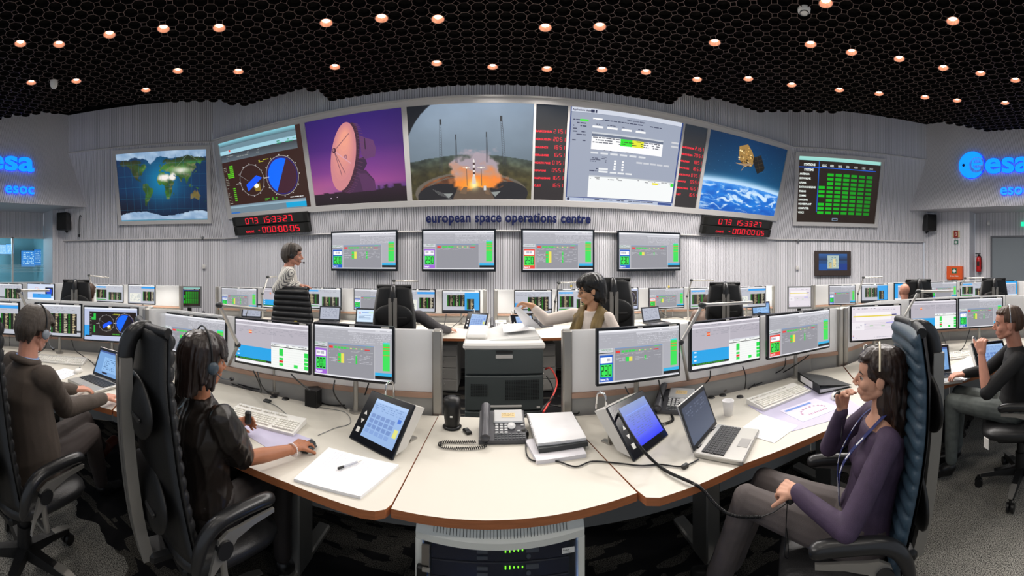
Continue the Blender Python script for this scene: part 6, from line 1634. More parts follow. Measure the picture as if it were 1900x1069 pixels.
# server rack under the centre desk
t = thing('server_rack', 'pale grey server rack with glass door and green lights under the centre desk', 'server rack', (.03, 1.422, 0)); RK = mat('rack_grey', (.93, .93, .89), .45)
mb = MB()
for x in (-.315, .315): mb.box((x, .02, .30), (.032, .04, .60), RK, bev=.004)
mb.box((0, .40, .30), (.66, .70, .60), RK, bev=.004) if False else None
mb.box((-.322, .35, .30), (.015, .68, .6), RK); mb.box((.322, .35, .30), (.015, .68, .6), RK); mb.box((0, .68, .3), (.65, .015, .6), RK); mb.box((0, .35, .02), (.65, .68, .04), RK); mb.build('cabinet', t)
mb = MB(); n = 12; vs = []
for i in range(n + 1):
    x = -.328 + .656 * i / n; b = .0  + .035 * 4 * (i / n) * (1 - i / n)
    vs += [(x, -b, .600), (x, -b - .004, .628), (x, -b + .035, .675), (x, .3, .675), (x, .3, .600)]
fs = [[i * 5 + k, (i + 1) * 5 + k, (i + 1) * 5 + k + 1, i * 5 + k + 1] for i in range(n) for k in range(4)] + [[i * 5 + 4, i * 5, (i + 1) * 5, (i + 1) * 5 + 4] for i in range(n)] + [[0, 1, 2, 3, 4], [n * 5 + 4, n * 5 + 3, n * 5 + 2, n * 5 + 1, n * 5]]
mb.add(vs, fs, RK); cap = mb.build('top_cap', t)
mb = MB()
for k in range(41):
    u = .11 + .78 * k / 40; x = -.328 + .656 * u; b = .035 * 4 * u * (1 - u); p0 = V((x, -b + .004, .640)); p1 = V((x, -b + .026, .667)); d = V((0, -.0012, .0012))
    mb.add([p0 + V((-.001, 0, 0)) + d, p0 + V((.001, 0, 0)) + d, p1 + V((.001, 0, 0)) + d, p1 + V((-.001, 0, 0)) + d], [[0, 1, 2, 3]], VB)
mb.build('vent_slots', cap)
RG = bpy.data.materials.new('smoked_glass'); RG.use_nodes = True; _b = RG.node_tree.nodes['Principled BSDF']; _b.inputs['Base Color'].default_value = (.03, .035, .05, 1); _b.inputs['Alpha'].default_value = .18; _b.inputs['Roughness'].default_value = .1
dr_ = MB().box((0, -.012, .30), (.60, .008, .585), RG).build('glass_door', t)
mb = MB(); mb.box((-.285, -.02, .30), (.03, .012, .585), mat('door_edge', (.45, .42, .38), .5)); mb.build('door_edge_strip', dr_); mb = MB(); mb.box((-.295, -.028, .47), (.045, .024, .10), BLACK, bev=.004); mb.box((-.28, -.04, .515), (.03, .008, .012), SILVER); mb.build('lock', dr_)
cv = Canvas(.05, .022, (.90, .90, .88)); cv.text(.08, .55, .3, 'Rack 9', (.1, .1, .1), .02); cv.scribble(.1, .7, .7, .85, 1, (.6, .6, .6), .8); cv.build('paper_label', dr_, Matrix.Translation((.235, -.0175, .555)), print_mat())
SRV = mat('server_front', (.10, .11, .18), .45); LED = mat('led_green', (.3, 1, .2), .4, emit=(.45, 1, .15), estr=3.0); LEDB = mat('led_blue', (.1, .3, 1), .4, emit=(.15, .4, 1), estr=6.0)
for k in range(8):
    z = .545 - k * .065; s_ = MB().box((0, .045, z), (.54, .05, .060), SRV, bev=.003).build('server_unit', t)
    mb = MB()
    for j, h in enumerate((.012, .012, .005, .005, .005)): mb.box((.02 + j * .0165, .0185, z + .012), (.005, .003, h), LED)
    mb.build('status_lights', s_)
    mb = MB(); mb.box((.125, .0175, z + .012), (.05, .004, .017), MGREY); mb.cyl((.11, .0195, z - .012), (.11, .0155, z - .012), .009, MGREY, n=14); mb.box((-.07, .0175, z + .01), (.042, .004, .012), MGREY); mb.box((-.07, .0175, z - .014), (.042, .004, .012), MGREY); mb.build('front_sockets', s_)
pt = bpy.data.lights.new('rack_blue_glow', 'POINT'); pt.energy = 1.6; pt.color = (.1, .3, 1); pt.shadow_soft_size = .03
for x in (-.12, .15):
    o = bpy.data.objects.new('rack_blue_glow', pt); COL.objects.link(o); o.location = (.03 + x, 1.445, .28)
# light of the slim rear lamps, plus added spots with no lamp, brightening the panels
rl_ = bpy.data.lights.new('rear_lamp_and_fill_light', 'SPOT'); rl_.energy = 20; rl_.color = (1, .96, .9); rl_.spot_size = math.radians(150); rl_.spot_blend = .7; rl_.shadow_soft_size = .08
for (hx, hy, rr) in ((505, 516, 5.8), (755, 524, 5.6), (1055, 527, 5.5), (1305, 522, 5.9), (1620, 517, 6.6), (185, 515, 6.8), (1810, 518, 7.5), (620, 520, 5.6), (905, 522, 5.5), (1200, 522, 5.6), (300, 520, 6.4), (1430, 520, 6.4)):
    o = bpy.data.objects.new('rear_lamp_and_fill_light', rl_); COL.objects.link(o); o.location = P(hx, hy, rr) + V((0, 0, .0))
# ================================================================== swivel chairs
LEA = mat('leather_black', (.125, .125, .13), .40, bump=.25, bscale=160)
LEAB = mat('leather_blue_grey', (.19, .27, .33), .42, bump=.3, bscale=140)
SHELL = mat('chair_shell_black', (.035, .036, .04), .5, bump=.2, bscale=250)
PADM = mat('arm_pad_black', (.12, .12, .125), .30)
CHA = mat('chair_silver', (.58, .57, .55), .38, .6)


def back_curve(t):
    """centre line of the backrest in (y,z), t 0 bottom .. 1 top"""
    z = .50 + .90 * t; y = -.20 - .12 * t - .035 * math.sin(t * PI * 1.0) + .05 * max(0, t - .8) ** 1 * 2
    return y, z


def make_chair(label, leather, ribs=15, group='tall black swivel chairs'):
    t = thing('swivel_chair', label, 'office chair', (0, 0, 0), 0, group)
    # ribbed cushion
    n = 120; m = 22; vs = []; 
    for i in range(n + 1):
        s = i / n; y, z = back_curve(s); y2, z2 = back_curve(min(1, s + .01)); y1, z1 = back_curve(max(0, s - .01)); ty, tz = y2 - y1, z2 - z1; L = math.hypot(ty, tz); ny, nz = tz / L, -ty / L
        w = .235 - .045 * max(0, (s - .55) / .45) ** 1.2 + .012 * math.sin(s * PI); end = min(1, s / .03, (1 - s) / .03); end = math.sqrt(max(0, 1 - (1 - end) ** 2))
        rib = abs(math.sin(PI * s * ribs)) ** .55; th = (.024 + .021 * rib) * end + .002; wing = .030
        for j in range(m):
            a = 2 * PI * j / m; ca, sa = math.cos(a), math.sin(a)
            x = w * math.copysign(abs(ca) ** .45, ca) * (.985 + .015 * rib) ; d = th * math.copysign(abs(sa) ** .8, sa)
            if sa < 0: d = .014 * math.copysign(abs(sa) ** .8, sa)
            d += wing * (x / w) ** 2 * 1.0
            vs.append((x, y + ny * d, z + nz * d))
    fs = [[i * m + j, i * m + (j + 1) % m, (i + 1) * m + (j + 1) % m, (i + 1) * m + j] for i in range(n) for j in range(m)] + [list(range(m))[::-1], [n * m + j for j in range(m)]]
    mb = MB(); mb.add(vs, fs, leather, True); mb.build('backrest', t)
    # rear shell
    vs = []; n = 24; m = 12
    for i in range(n + 1):
        s = i / n; y, z = back_curve(s); w = .232 - .045 * max(0, (s - .55) / .45) ** 1.2 + .012 * math.sin(s * PI)
        for dd in (0, 1):
            for j in range(m + 1):
                u = -1 + 2 * j / m; vs.append((w * u, y - .016 - .020 * dd * (1 - abs(u) ** 4) + .030 * u * u, z))
    k = m + 1; fs = []
    for i in range(n):
        for j in range(m):
            a = i * 2 * k + j; fs.append([a + k, a + k + 1, a + 3 * k + 1, a + 3 * k]); fs.append([a + 1, a, a + 2 * k, a + 2 * k + 1])
        a = i * 2 * k; fs.append([a, a + k, a + 3 * k, a + 2 * k]); a += m; fs.append([a + k, a, a + 2 * k, a + 3 * k])
    for i in (0, n):
        for j in range(m): a = i * 2 * k + j; fs.append([a, a + 1, a + k + 1, a + k] if i == 0 else [a + 1, a, a + k, a + k + 1])
    mb = MB(); mb.add(vs, fs, SHELL, True); mb.build('back_shell', t)
    yt_ = back_curve(1)[0]; mb = MB(); mb.tube(smoothpath([(x, yt_ - .012 + .030 * (x / .19) ** 2, 1.400) for x in (-.188, -.12, 0, .12, .188)], 4), .021, SHELL, n=10); mb.build('head_roll', t)
    # spine
    mb = MB(); P_ = [(-.375 + 0, 0), ]
    pts = [(-.285, .42), (-.335, .62), (-.375, .95), (-.385, 1.28)]
    for sx in (-.026, .026):
        vs = []; c_ = [(sx, y, z) for y, z in pts]
        pp = smoothpath(c_, 5); 
        for p in pp: vs += [(p.x - .019, p.y, p.z), (p.x + .019, p.y, p.z), (p.x + .019, p.y - .050, p.z), (p.x - .019, p.y - .050, p.z)]
        fs = [[4 * i + j, 4 * i + (j + 1) % 4, 4 * i + 4 + (j + 1) % 4, 4 * i + 4 + j] for i in range(len(pp) - 1) for j in range(4)] + [[3, 2, 1, 0], [len(vs) - 4 + q for q in range(4)]]
        mb.add(vs, fs, CHA)
    pp = smoothpath([(0, y - .004, z) for y, z in pts], 5); mb.tube(pp, .009, SHELL, n=6); mb.build('spine_bar', t)
    mb = MB(); mb.tube(smoothpath([(0, -.40, 1.16), (0, -.402, 1.27), (0, -.385, 1.35), (0, -.345, 1.392), (0, -.29, 1.398)], 4), [.018, .023, .029, .034, .037, .038, .038, .038, .038, .037, .036, .035, .033, .031, .029, .027, .025], PADM, n=14); mb.build('spine_cap', t)
    for zz, hh_ in ((.70, .14), (1.08, .13)):
        y = back_curve((zz - .5) / .9)[0] - .045
        mb = MB(); mb.ell((0, y - .006, zz), (.215, .030, hh_), SHELL, 24, 12); mb.box((.10, y - .033, zz - .02), (.10, .014, .018), PADM, bev=.004); mb.build('lumbar_wing', t)
    # seat
    n = 20; m = 24; vs = []
    mb = MB()
    prof = [(0, .0), (.85, .0), (.97, .018), (1.0, .04), (.97, .066), (.85, .083), (.5, .088), (0, .088)]
    for r_, z in prof:
        for j in range(m):
            a = 2 * PI * j / m; ca, sa = math.cos(a), math.sin(a); vs.append((.255 * r_ * math.copysign(abs(ca) ** .5, ca), .02 + .25 * r_ * math.copysign(abs(sa) ** .5, sa), .43 + z - .02 * max(0, sa) ** 3 * r_))
    fs = [[i * m + j, i * m + (j + 1) % m, (i + 1) * m + (j + 1) % m, (i + 1) * m + j] for i in range(len(prof) - 1) for j in range(m)]
    mb.add(vs, fs, LEA, True); mb.build('seat', t)
    mb = MB(); mb.box((0, -.02, .405), (.30, .36, .05), SHELL, bev=.015); mb.box((0, -.22, .43), (.12, .18, .05), SHELL, bev=.015); mb.build('tilt_mechanism', t)
    # arms
    for s in (-1, 1):
        x = s * .285
        mb = MB(); mb.tube(smoothpath([(x, .15, .680), (x, .08, .694), (x, -.08, .690), (x, -.155, .66), (x, -.195, .60), (x, -.215, .51)], 5), [.012, .022, .026] + [.029] * 16 + [.028, .027, .026, .024, .021, .017, .01], PADM, n=14)
        a_ = mb.build('armrest', t)
        mb = MB(); xo = x + s * .006
        vs = []; prof = [(.13, .655, .008), (.03, .650, .012), (-.05, .635, .020), (-.09, .610, .044), (-.13, .585, .048), (-.16, .53, .022), (-.185, .45, .007)]
        for (y, z, h) in prof: vs += [(x + s * .018, y, z - h), (x + s * .018, y, z + h), (x + s * .032, y, z + h), (x + s * .032, y, z - h)]
        fs = [[4 * i + j, 4 * i + (j + 1) % 4, 4 * i + 4 + (j + 1) % 4, 4 * i + 4 + j] for i in range(len(prof) - 1) for j in range(4)]
        if s < 0: fs = [f[::-1] for f in fs]
        mb.add(vs, fs, CHA); mb.build('arm_bracket', a_)
        mb = MB(); mb.cyl((x + s * .015, -.108, .598), (x + s * .044, -.108, .598), .034, PADM, n=24); mb.build('arm_disc', a_)
        mb = MB(); mb.tube(smoothpath([(x, -.10, .575), (x, -.09, .48), (x - s * .01, -.07, .40), (x - s * .09, -.05, .375), (x - s * .18, -.04, .385)], 5), .014, CHA, n=10); mb.build('arm_support', a_)
    mb = MB(); mb.cyl((0, -.02, .09), (0, -.02, .40), .028, SHELL, n=16); mb.cyl((0, -.02, .12), (0, -.02, .25), .04, SHELL, n=16); mb.build('gas_column', t)
    for k in range(5):
        a = 2 * PI * k / 5 + .35; d = V((math.cos(a), math.sin(a), 0)); c0 = V((0, -.02, 0)); nrm = V((-d.y, d.x, 0))
        mb = MB(); vs = []
        for rr, w_, zt, zb in ((.02, .032, .145, .09), (.18, .026, .125, .088), (.30, .019, .10, .072)):
            p = c0 + d * rr; vs += [p + nrm * w_ + V((0, 0, zb)), p - nrm * w_ + V((0, 0, zb)), p - nrm * w_ * .8 + V((0, 0, zt)), p + nrm * w_ * .8 + V((0, 0, zt))]
        mb.add(vs, [[4 * i + j, 4 * i + (j + 1) % 4, 4 * i + 4 + (j + 1) % 4, 4 * i + 4 + j] for i in range(2) for j in range(4)] + [[8, 9, 10, 11]], SHELL); lg = mb.build('base_leg', t)
        mb = MB(); vs = []
        for rr, w_, zt in ((.20, .021, .124), (.26, .022, .115), (.325, .016, .098)):
            p = c0 + d * rr; vs += [p + nrm * w_ + V((0, 0, zt)), p - nrm * w_ + V((0, 0, zt)), p - nrm * w_ + V((0, 0, zt - .006)), p + nrm * w_ + V((0, 0, zt - .006))]
        mb.add(vs, [[4 * i + (j + 1) % 4, 4 * i + j, 4 * i + 4 + j, 4 * i + 4 + (j + 1) % 4] for i in range(2) for j in range(4)] + [[0, 1, 2, 3], [11, 10, 9, 8]], CHA); mb.build('foot_cap', lg)
        mb = MB(); p = c0 + d * .315
        for q in (-1, 1): mb.cyl(p + nrm * q * .008 + V((0, 0, .03)), p + nrm * q * .026 + V((0, 0, .03)), .030, BLACK, n=18)
        mb.cyl(p + V((0, 0, .03)), p + V((0, 0, .085)), .010, BLACK, n=8); mb.build('caster', lg)
    return t


CA = (-1.19, 1.25); YA = D2R(-18)
chA = make_chair('tall black swivel chair of the woman in black', LEA); chA.location = (CA[0], CA[1], 0); chA.rotation_euler = (0, 0, YA)
CB = (1.27, .92); YB = D2R(42)
chB = make_chair('tall swivel chair with blue-grey ribbed back, under the woman in purple', LEAB, ribs=16, group=None); chB.location = (*CB, 0); chB.rotation_euler = (0, 0, YB)
def chair(x, y, rz, label, sz=1.0):
    c = dup(chA, (x, y, 0), D2R(rz), label=label); c.scale = (1, 1, sz); return c
chair(-1.93, .64, 15, 'tall black swivel chair of the suited man, cut by the left frame edge')
chair(2.76, .44, 12, 'swivel chair of the man in the black shirt, only arm and base in view')
q = P(551, 533, 3.80); chair(q.x - .05, q.y - .28, 183, 'swivel chair turned with its ribbed front to view, before the standing man')
def chrear(px, r, rz, label, sz=1.0):
    q = P(px, 500, r); a = D2R(rz); return chair(q.x - .30 * math.sin(a), q.y + .30 * math.cos(a), rz, label, sz)
chrear(731, 4.15, 8, 'tall black chair back beside the grey jacket sleeve, left of the printer')
chrear(1137, 4.05, -12, 'raised black chair back directly behind the woman with scarf', 1.06)
chrear(1345, 4.65, -30, 'black chair back between the two rear monitors at right, behind a silver lamp')
chrear(141, 5.35, 52, 'black chair back far left beside a sliver of face, under the lamp')
chrear(1704, 5.5, -52, 'black chair back right of the bald head')
chrear(1844, 5.9, -66, 'last black chair back at far right, near the grey door')
# ================================================================== people
def remesh(parts, voxel, smooth=4, fac=.5):
    """parts: list of (verts, faces) closed meshes -> one continuous surface"""
    vs = []; fs = []
    for a, b in parts:
        n = len(vs); vs += [tuple(q) for q in a]; fs += [[n + i for i in f] for f in b]
    me = bpy.data.meshes.new('r'); me.from_pydata(vs, [], fs); me.update()
    bm = bmesh.new(); bm.from_mesh(me); bmesh.ops.recalc_face_normals(bm, faces=bm.faces); bm.to_mesh(me); bm.free()
    o = bpy.data.objects.new('r', me); COL.objects.link(o)
    m = o.modifiers.new('r', 'REMESH'); m.mode = 'VOXEL'; m.voxel_size = voxel
    if smooth: s = o.modifiers.new('s', 'SMOOTH'); s.iterations = smooth; s.factor = fac
    dg = bpy.context.evaluated_depsgraph_get(); dg.update(); ev = o.evaluated_get(dg); out = bpy.data.meshes.new_from_object(ev)
    bpy.data.objects.remove(o); bpy.data.meshes.remove(me)
    return out


def put(me, name, m, parent, disp=None):
    me.name = name; me.materials.clear(); me.materials.append(m)
    n = len(me.vertices); co = np.empty(n * 3, np.float32); me.vertices.foreach_get('co', co); co = co.reshape(-1, 3)
    if disp:
        no = np.empty(n * 3, np.float32); me.vertices.foreach_get('normal', no); no = no.reshape(-1, 3)
        co = co + no * disp(co)[:, None]
    lp = parent.location; co = co - np.array([lp.x, lp.y, lp.z]); me.vertices.foreach_set('co', co.astype(np.float32).ravel())
    me.polygons.foreach_set('use_smooth', [True] * len(me.polygons)); me.update()
    o = bpy.data.objects.new(name, me); COL.objects.link(o); o.parent = parent
    return o


def folds(amp, f=22, seed=0, stretch=(1, 1, .45)):
    rs = np.random.RandomState(seed)
    K = rs.randn(7, 3); K /= np.linalg.norm(K, axis=1)[:, None]; ph = rs.rand(7) * 6.28; fr = f * (.6 + rs.rand(7) * 1.0)
    def fn(co):
        w_ = co * np.array(stretch); warp = .03 * np.sin(w_[:, [1, 2, 0]] * 17 + seed)
        w_ = w_ + warp; s = np.zeros(len(co))
        for k in range(7): s += (1 - np.abs(np.sin(w_ @ K[k] * fr[k] + ph[k]))) ** 2
        return amp * (s / 7 - .33) * 2
    return fn


def cap(p0, r0, p1, r1, n=14):
    p0, p1 = V(p0), V(p1); d = (p1 - p0); L = d.length; d = d / L if L > 1e-6 else V((0, 0, 1)); N = d.orthogonal().normalized(); B = d.cross(N); vs = [p0 - d * r0]; k = 4
    rings = [(p0 - d * r0 * math.cos(PI / 2 * i / k), r0 * math.sin(PI / 2 * i / k)) for i in range(1, k + 1)] + [(p1 + d * r1 * math.sin(PI / 2 * i / k), r1 * math.cos(PI / 2 * i / k)) for i in range(0, k)]
    for c, r in rings:
        for j in range(n): a = 2 * PI * j / n; vs.append(c + (N * math.cos(a) + B * math.sin(a)) * r)
    vs.append(p1 + d * r1); fs = []
    for j in range(n): fs.append([0, 1 + (j + 1) % n, 1 + j])
    R = len(rings)
    for i in range(R - 1):
        for j in range(n): fs.append([1 + i * n + j, 1 + i * n + (j + 1) % n, 1 + (i + 1) * n + (j + 1) % n, 1 + (i + 1) * n + j])
    for j in range(n): fs.append([1 + (R - 1) * n + j, 1 + (R - 1) * n + (j + 1) % n, len(vs) - 1])
    return vs, fs


def el(c, r, B=None, n=16, k=10):
    vs = []; B = B or (V((1, 0, 0)), V((0, 1, 0)), V((0, 0, 1)))
    vs.append(V(c) + B[2] * r[2])
    for i in range(1, k):
        th = PI * i / k
        for j in range(n): a = 2 * PI * j / n; vs.append(V(c) + B[0] * r[0] * math.sin(th) * math.cos(a) + B[1] * r[1] * math.sin(th) * math.sin(a) + B[2] * r[2] * math.cos(th))
    vs.append(V(c) - B[2] * r[2]); L = len(vs) - 1
    fs = [[0, 1 + j, 1 + (j + 1) % n] for j in range(n)] + [[1 + i * n + j, 1 + (i + 1) * n + j, 1 + (i + 1) * n + (j + 1) % n, 1 + i * n + (j + 1) % n] for i in range(k - 2) for j in range(n)] + [[L, 1 + (k - 2) * n + (j + 1) % n, 1 + (k - 2) * n + j] for j in range(n)]
    return vs, fs


def loft(rings, n=20):
    """rings: (centre, xdir, ydir, rx, ry)"""
    vs = []
    for c, x, y, rx, ry in rings:
        for j in range(n): a = 2 * PI * j / n; vs.append(V(c) + V(x) * rx * math.cos(a) + V(y) * ry * math.sin(a))
    k = len(rings); fs = [[i * n + j, i * n + (j + 1) % n, (i + 1) * n + (j + 1) % n, (i + 1) * n + j] for i in range(k - 1) for j in range(n)] + [list(range(n))[::-1], [(k - 1) * n + j for j in range(n)]]
    return vs, fs


def hand_parts(wr, d, pn, side, curl=.5, spread=.12, s=1.0, thumb=.5, flat=False):
    """wrist, finger direction, palm normal (points out of the palm), side +1 right hand / -1 left"""
    d = V(d).normalized(); pn = V(pn); pn = (pn - d * pn.dot(d)).normalized(); x = d.cross(pn) * side   # towards the thumb
    x = -x; wr = V(wr); out = []
    out.append(cap(wr - d * .02 * s, .024 * s, wr + d * .02 * s, .025 * s))
    for k in range(4):
        off = (-.030 + .020 * k) * s; b0 = wr + d * .018 * s + x * off * .6; b1 = wr + d * (.082 + (.004, .008, .007, .0)[k]) * s + x * off
        out.append(cap(b0, .0165 * s, b1, .0125 * s, 10))
        L = (.052, .064, .070, .062)[k] * s; a = curl * .9; p = b1; dd = (d + x * (k - 1.5) * spread * .8).normalized(); rr = .0098 * s
        for q, (fr, ca) in enumerate(((.48, .8), (.30, 1.1), (.24, .7))):
            ang = a * ca; ax = dd.cross(pn).normalized(); dd = (Quaternion(ax, ang) @ dd).normalized(); p2 = p + dd * L * fr; out.append(cap(p, rr, p2, rr * .9, 10)); p = p2; rr *= .9
    tb = wr + d * .03 * s + x * .022 * s; td = (d * .7 + x * .65 + pn * thumb * .6).normalized(); p = tb; rr = .0135 * s
    for L, tw in ((.038, 0), (.030, .35), (.024, .25)):
        td = (td + d * tw * .6 + pn * tw * thumb).normalized(); p2 = p + td * L * s; out.append(cap(p, rr, p2, rr * .86, 10)); p = p2; rr *= .86
    return out


def headbasis(f, roll=0):
    f = V(f).normalized(); r = f.cross(V((0, 0, 1))).normalized(); u = r.cross(f).normalized()
    if roll: q = Quaternion(f, roll); r = q @ r; u = q @ u
    return r, f, u


def head_parts(c, B, s=1.0, fem=False):
    r, f, u = B; c = V(c); T = lambda x, y, z: c + (r * x + f * y + u * z) * s
    e = lambda x, y, z, rx, ry, rz: el(T(x, y, z), (rx * s, ry * s, rz * s), B)
    jw = .046 if fem else .053
    out = [e(0, -.015, .030, .075, .094, .090), e(0, .022, -.020, .062, .070, .080), e(0, .04, .035, .058, .050, .055), e(0, .060, -.088, .026, .024, .022), e(0, .030, -.052, .055, .052, .046), e(0, .045, -.070, .040, .036, .034)]
    for q in (-1, 1):
        out += [cap(T(q * jw, -.005, -.055), .020 * s, T(q * .016, .056, -.090), .020 * s), e(q * .036, .060, -.030, .024, .024, .026), cap(T(q * .040, .070, .018), (.0075 if fem else .010) * s, T(q * .008, .082, .016), (.008 if fem else .010) * s), e(q * .010, .100, -.036, .0085, .009, .0075), e(q * .076, -.004, -.012, .008, .019, .030), e(q * .079, -.014, -.004, .007, .010, .022)]
    out += [cap(T(0, .084, .014), (.007 if fem else .0085) * s, T(0, .110, -.028), (.0088 if fem else .0105) * s), cap(T(-.016, .086, -.060), .0075 * s, T(.016, .086, -.060), .0075 * s), cap(T(-.013, .085, -.071), .0078 * s, T(.013, .085, -.071), .0078 * s), e(0, .070, -.066, .034, .022, .024)]
    return out, T


def face_bits(T, s, par, B, brow=(.12, .09, .08), lip=(.62, .33, .30), glasses=False):
    r, f, u = B; lp = par.location; L = lambda p: p - lp
    ew = mat('eye_white', (.66, .62, .59), .4); ei = mat('eye_iris', (.12, .08, .06), .2)
    for q in (-1, 1):
        mb = MB(); vs, fs = el(L(T(q * .031, .071, -.004)), (.0115 * s, .0115 * s, .0085 * s), B, 12, 8); mb.add(vs, fs, ew, True); vs, fs = el(L(T(q * .032, .0795, -.004)), (.0058 * s, .0038 * s, .0058 * s), B, 10, 6); mb.add(vs, fs, ei, True); mb.build('eye', par)
        mb = MB(); mb.tube([L(T(q * .020, .0815, .0015)), L(T(q * .031, .0845, .0048)), L(T(q * .043, .0765, .001))], .0019 * s, mat('lash_dark', (.08, .05, .05), .7), n=6); mb.build('eyelashes', par)
        mb = MB(); mb.tube([L(T(q * .016, .087, .020)), L(T(q * .032, .085, .026)), L(T(q * .050, .072, .020))], [.003 * s, .0035 * s, .002 * s], mat('brow_%d' % (brow[0] * 100), brow, .8), n=6); mb.build('eyebrow', par)
    mb = MB(); m_ = mat('lips_%d' % (lip[0] * 100), lip, .45); vs, fs = loft([(L(T(x, .090 - abs(x) * .35, -.0605)), u, f, h * s, .0062 * s) for x, h in ((-.022, .001), (-.012, .0045), (0, .005), (.012, .0045), (.022, .001))], 8); mb.add(vs, fs, m_, True)
    vs, fs = loft([(L(T(x, .089 - abs(x) * .35, -.0705)), u, f, h * s, .0066 * s) for x, h in ((-.020, .001), (-.011, .005), (0, .006), (.011, .005), (.020, .001))], 8); mb.add(vs, fs, m_, True); mb.build('lips', par)
    if glasses:
        mb = MB(); gm = mat('glasses_frame', (.08, .08, .09), .3)
        for q in (-1, 1):
            mb.tube([L(T(q * .033 + .021 * math.cos(a), .094, -.006 + .013 * math.sin(a))) for a in [2 * PI * i / 14 for i in range(14)]], .0013 * s, gm, n=5, closed=True)
            mb.tube([L(T(q * .055, .092, -.002)), L(T(q * .076, .05, .0)), L(T(q * .080, -.005, .004))], .0014 * s, gm, n=5)
        mb.tube([L(T(-.012, .094, -.004)), L(T(.012, .094, -.004))], .0014 * s, gm, n=5); mb.build('glasses', par)


def headset(T, k_, par, tilt=0.0, col=None, mic=1, boomcol=None, metal=False):
    s = 1.0; lp = par.location; L = lambda p: p - lp; col = col or BLACK
    mb = MB(); pts = [L(T(.088 * k_ * math.cos(a), -.01 - tilt * math.sin(a), .02 + .108 * k_ * math.sin(a))) for a in [PI * (i / 16) for i in range(17)]]; mb.tube(pts, .0042 * s, col, n=6); hs = mb.build('headset_band', par)
    mb = MB(); vs, fs = el(L(T(mic * .086 * k_, -.0, -.012)), (.014 * s, .026 * s, .028 * s), HB, 14, 8); mb.add(vs, fs, boomcol or BLACK, True); mb.build('ear_cushion', hs)
    mb = MB(); mb.tube(smoothpath([L(T(mic * .095 * k_, .01, -.025)), L(T(mic * .088, .06, -.06)), L(T(mic * .06, .12, -.072))], 4), .0025 * s, boomcol or BLACK, n=6); vs, fs = el(L(T(mic * .055, .128, -.072)), (.009 * s, .013 * s, .009 * s), HB, 10, 8); mb.add(vs, fs, BLACK, True); mb.build('microphone_boom', hs)


HB = None


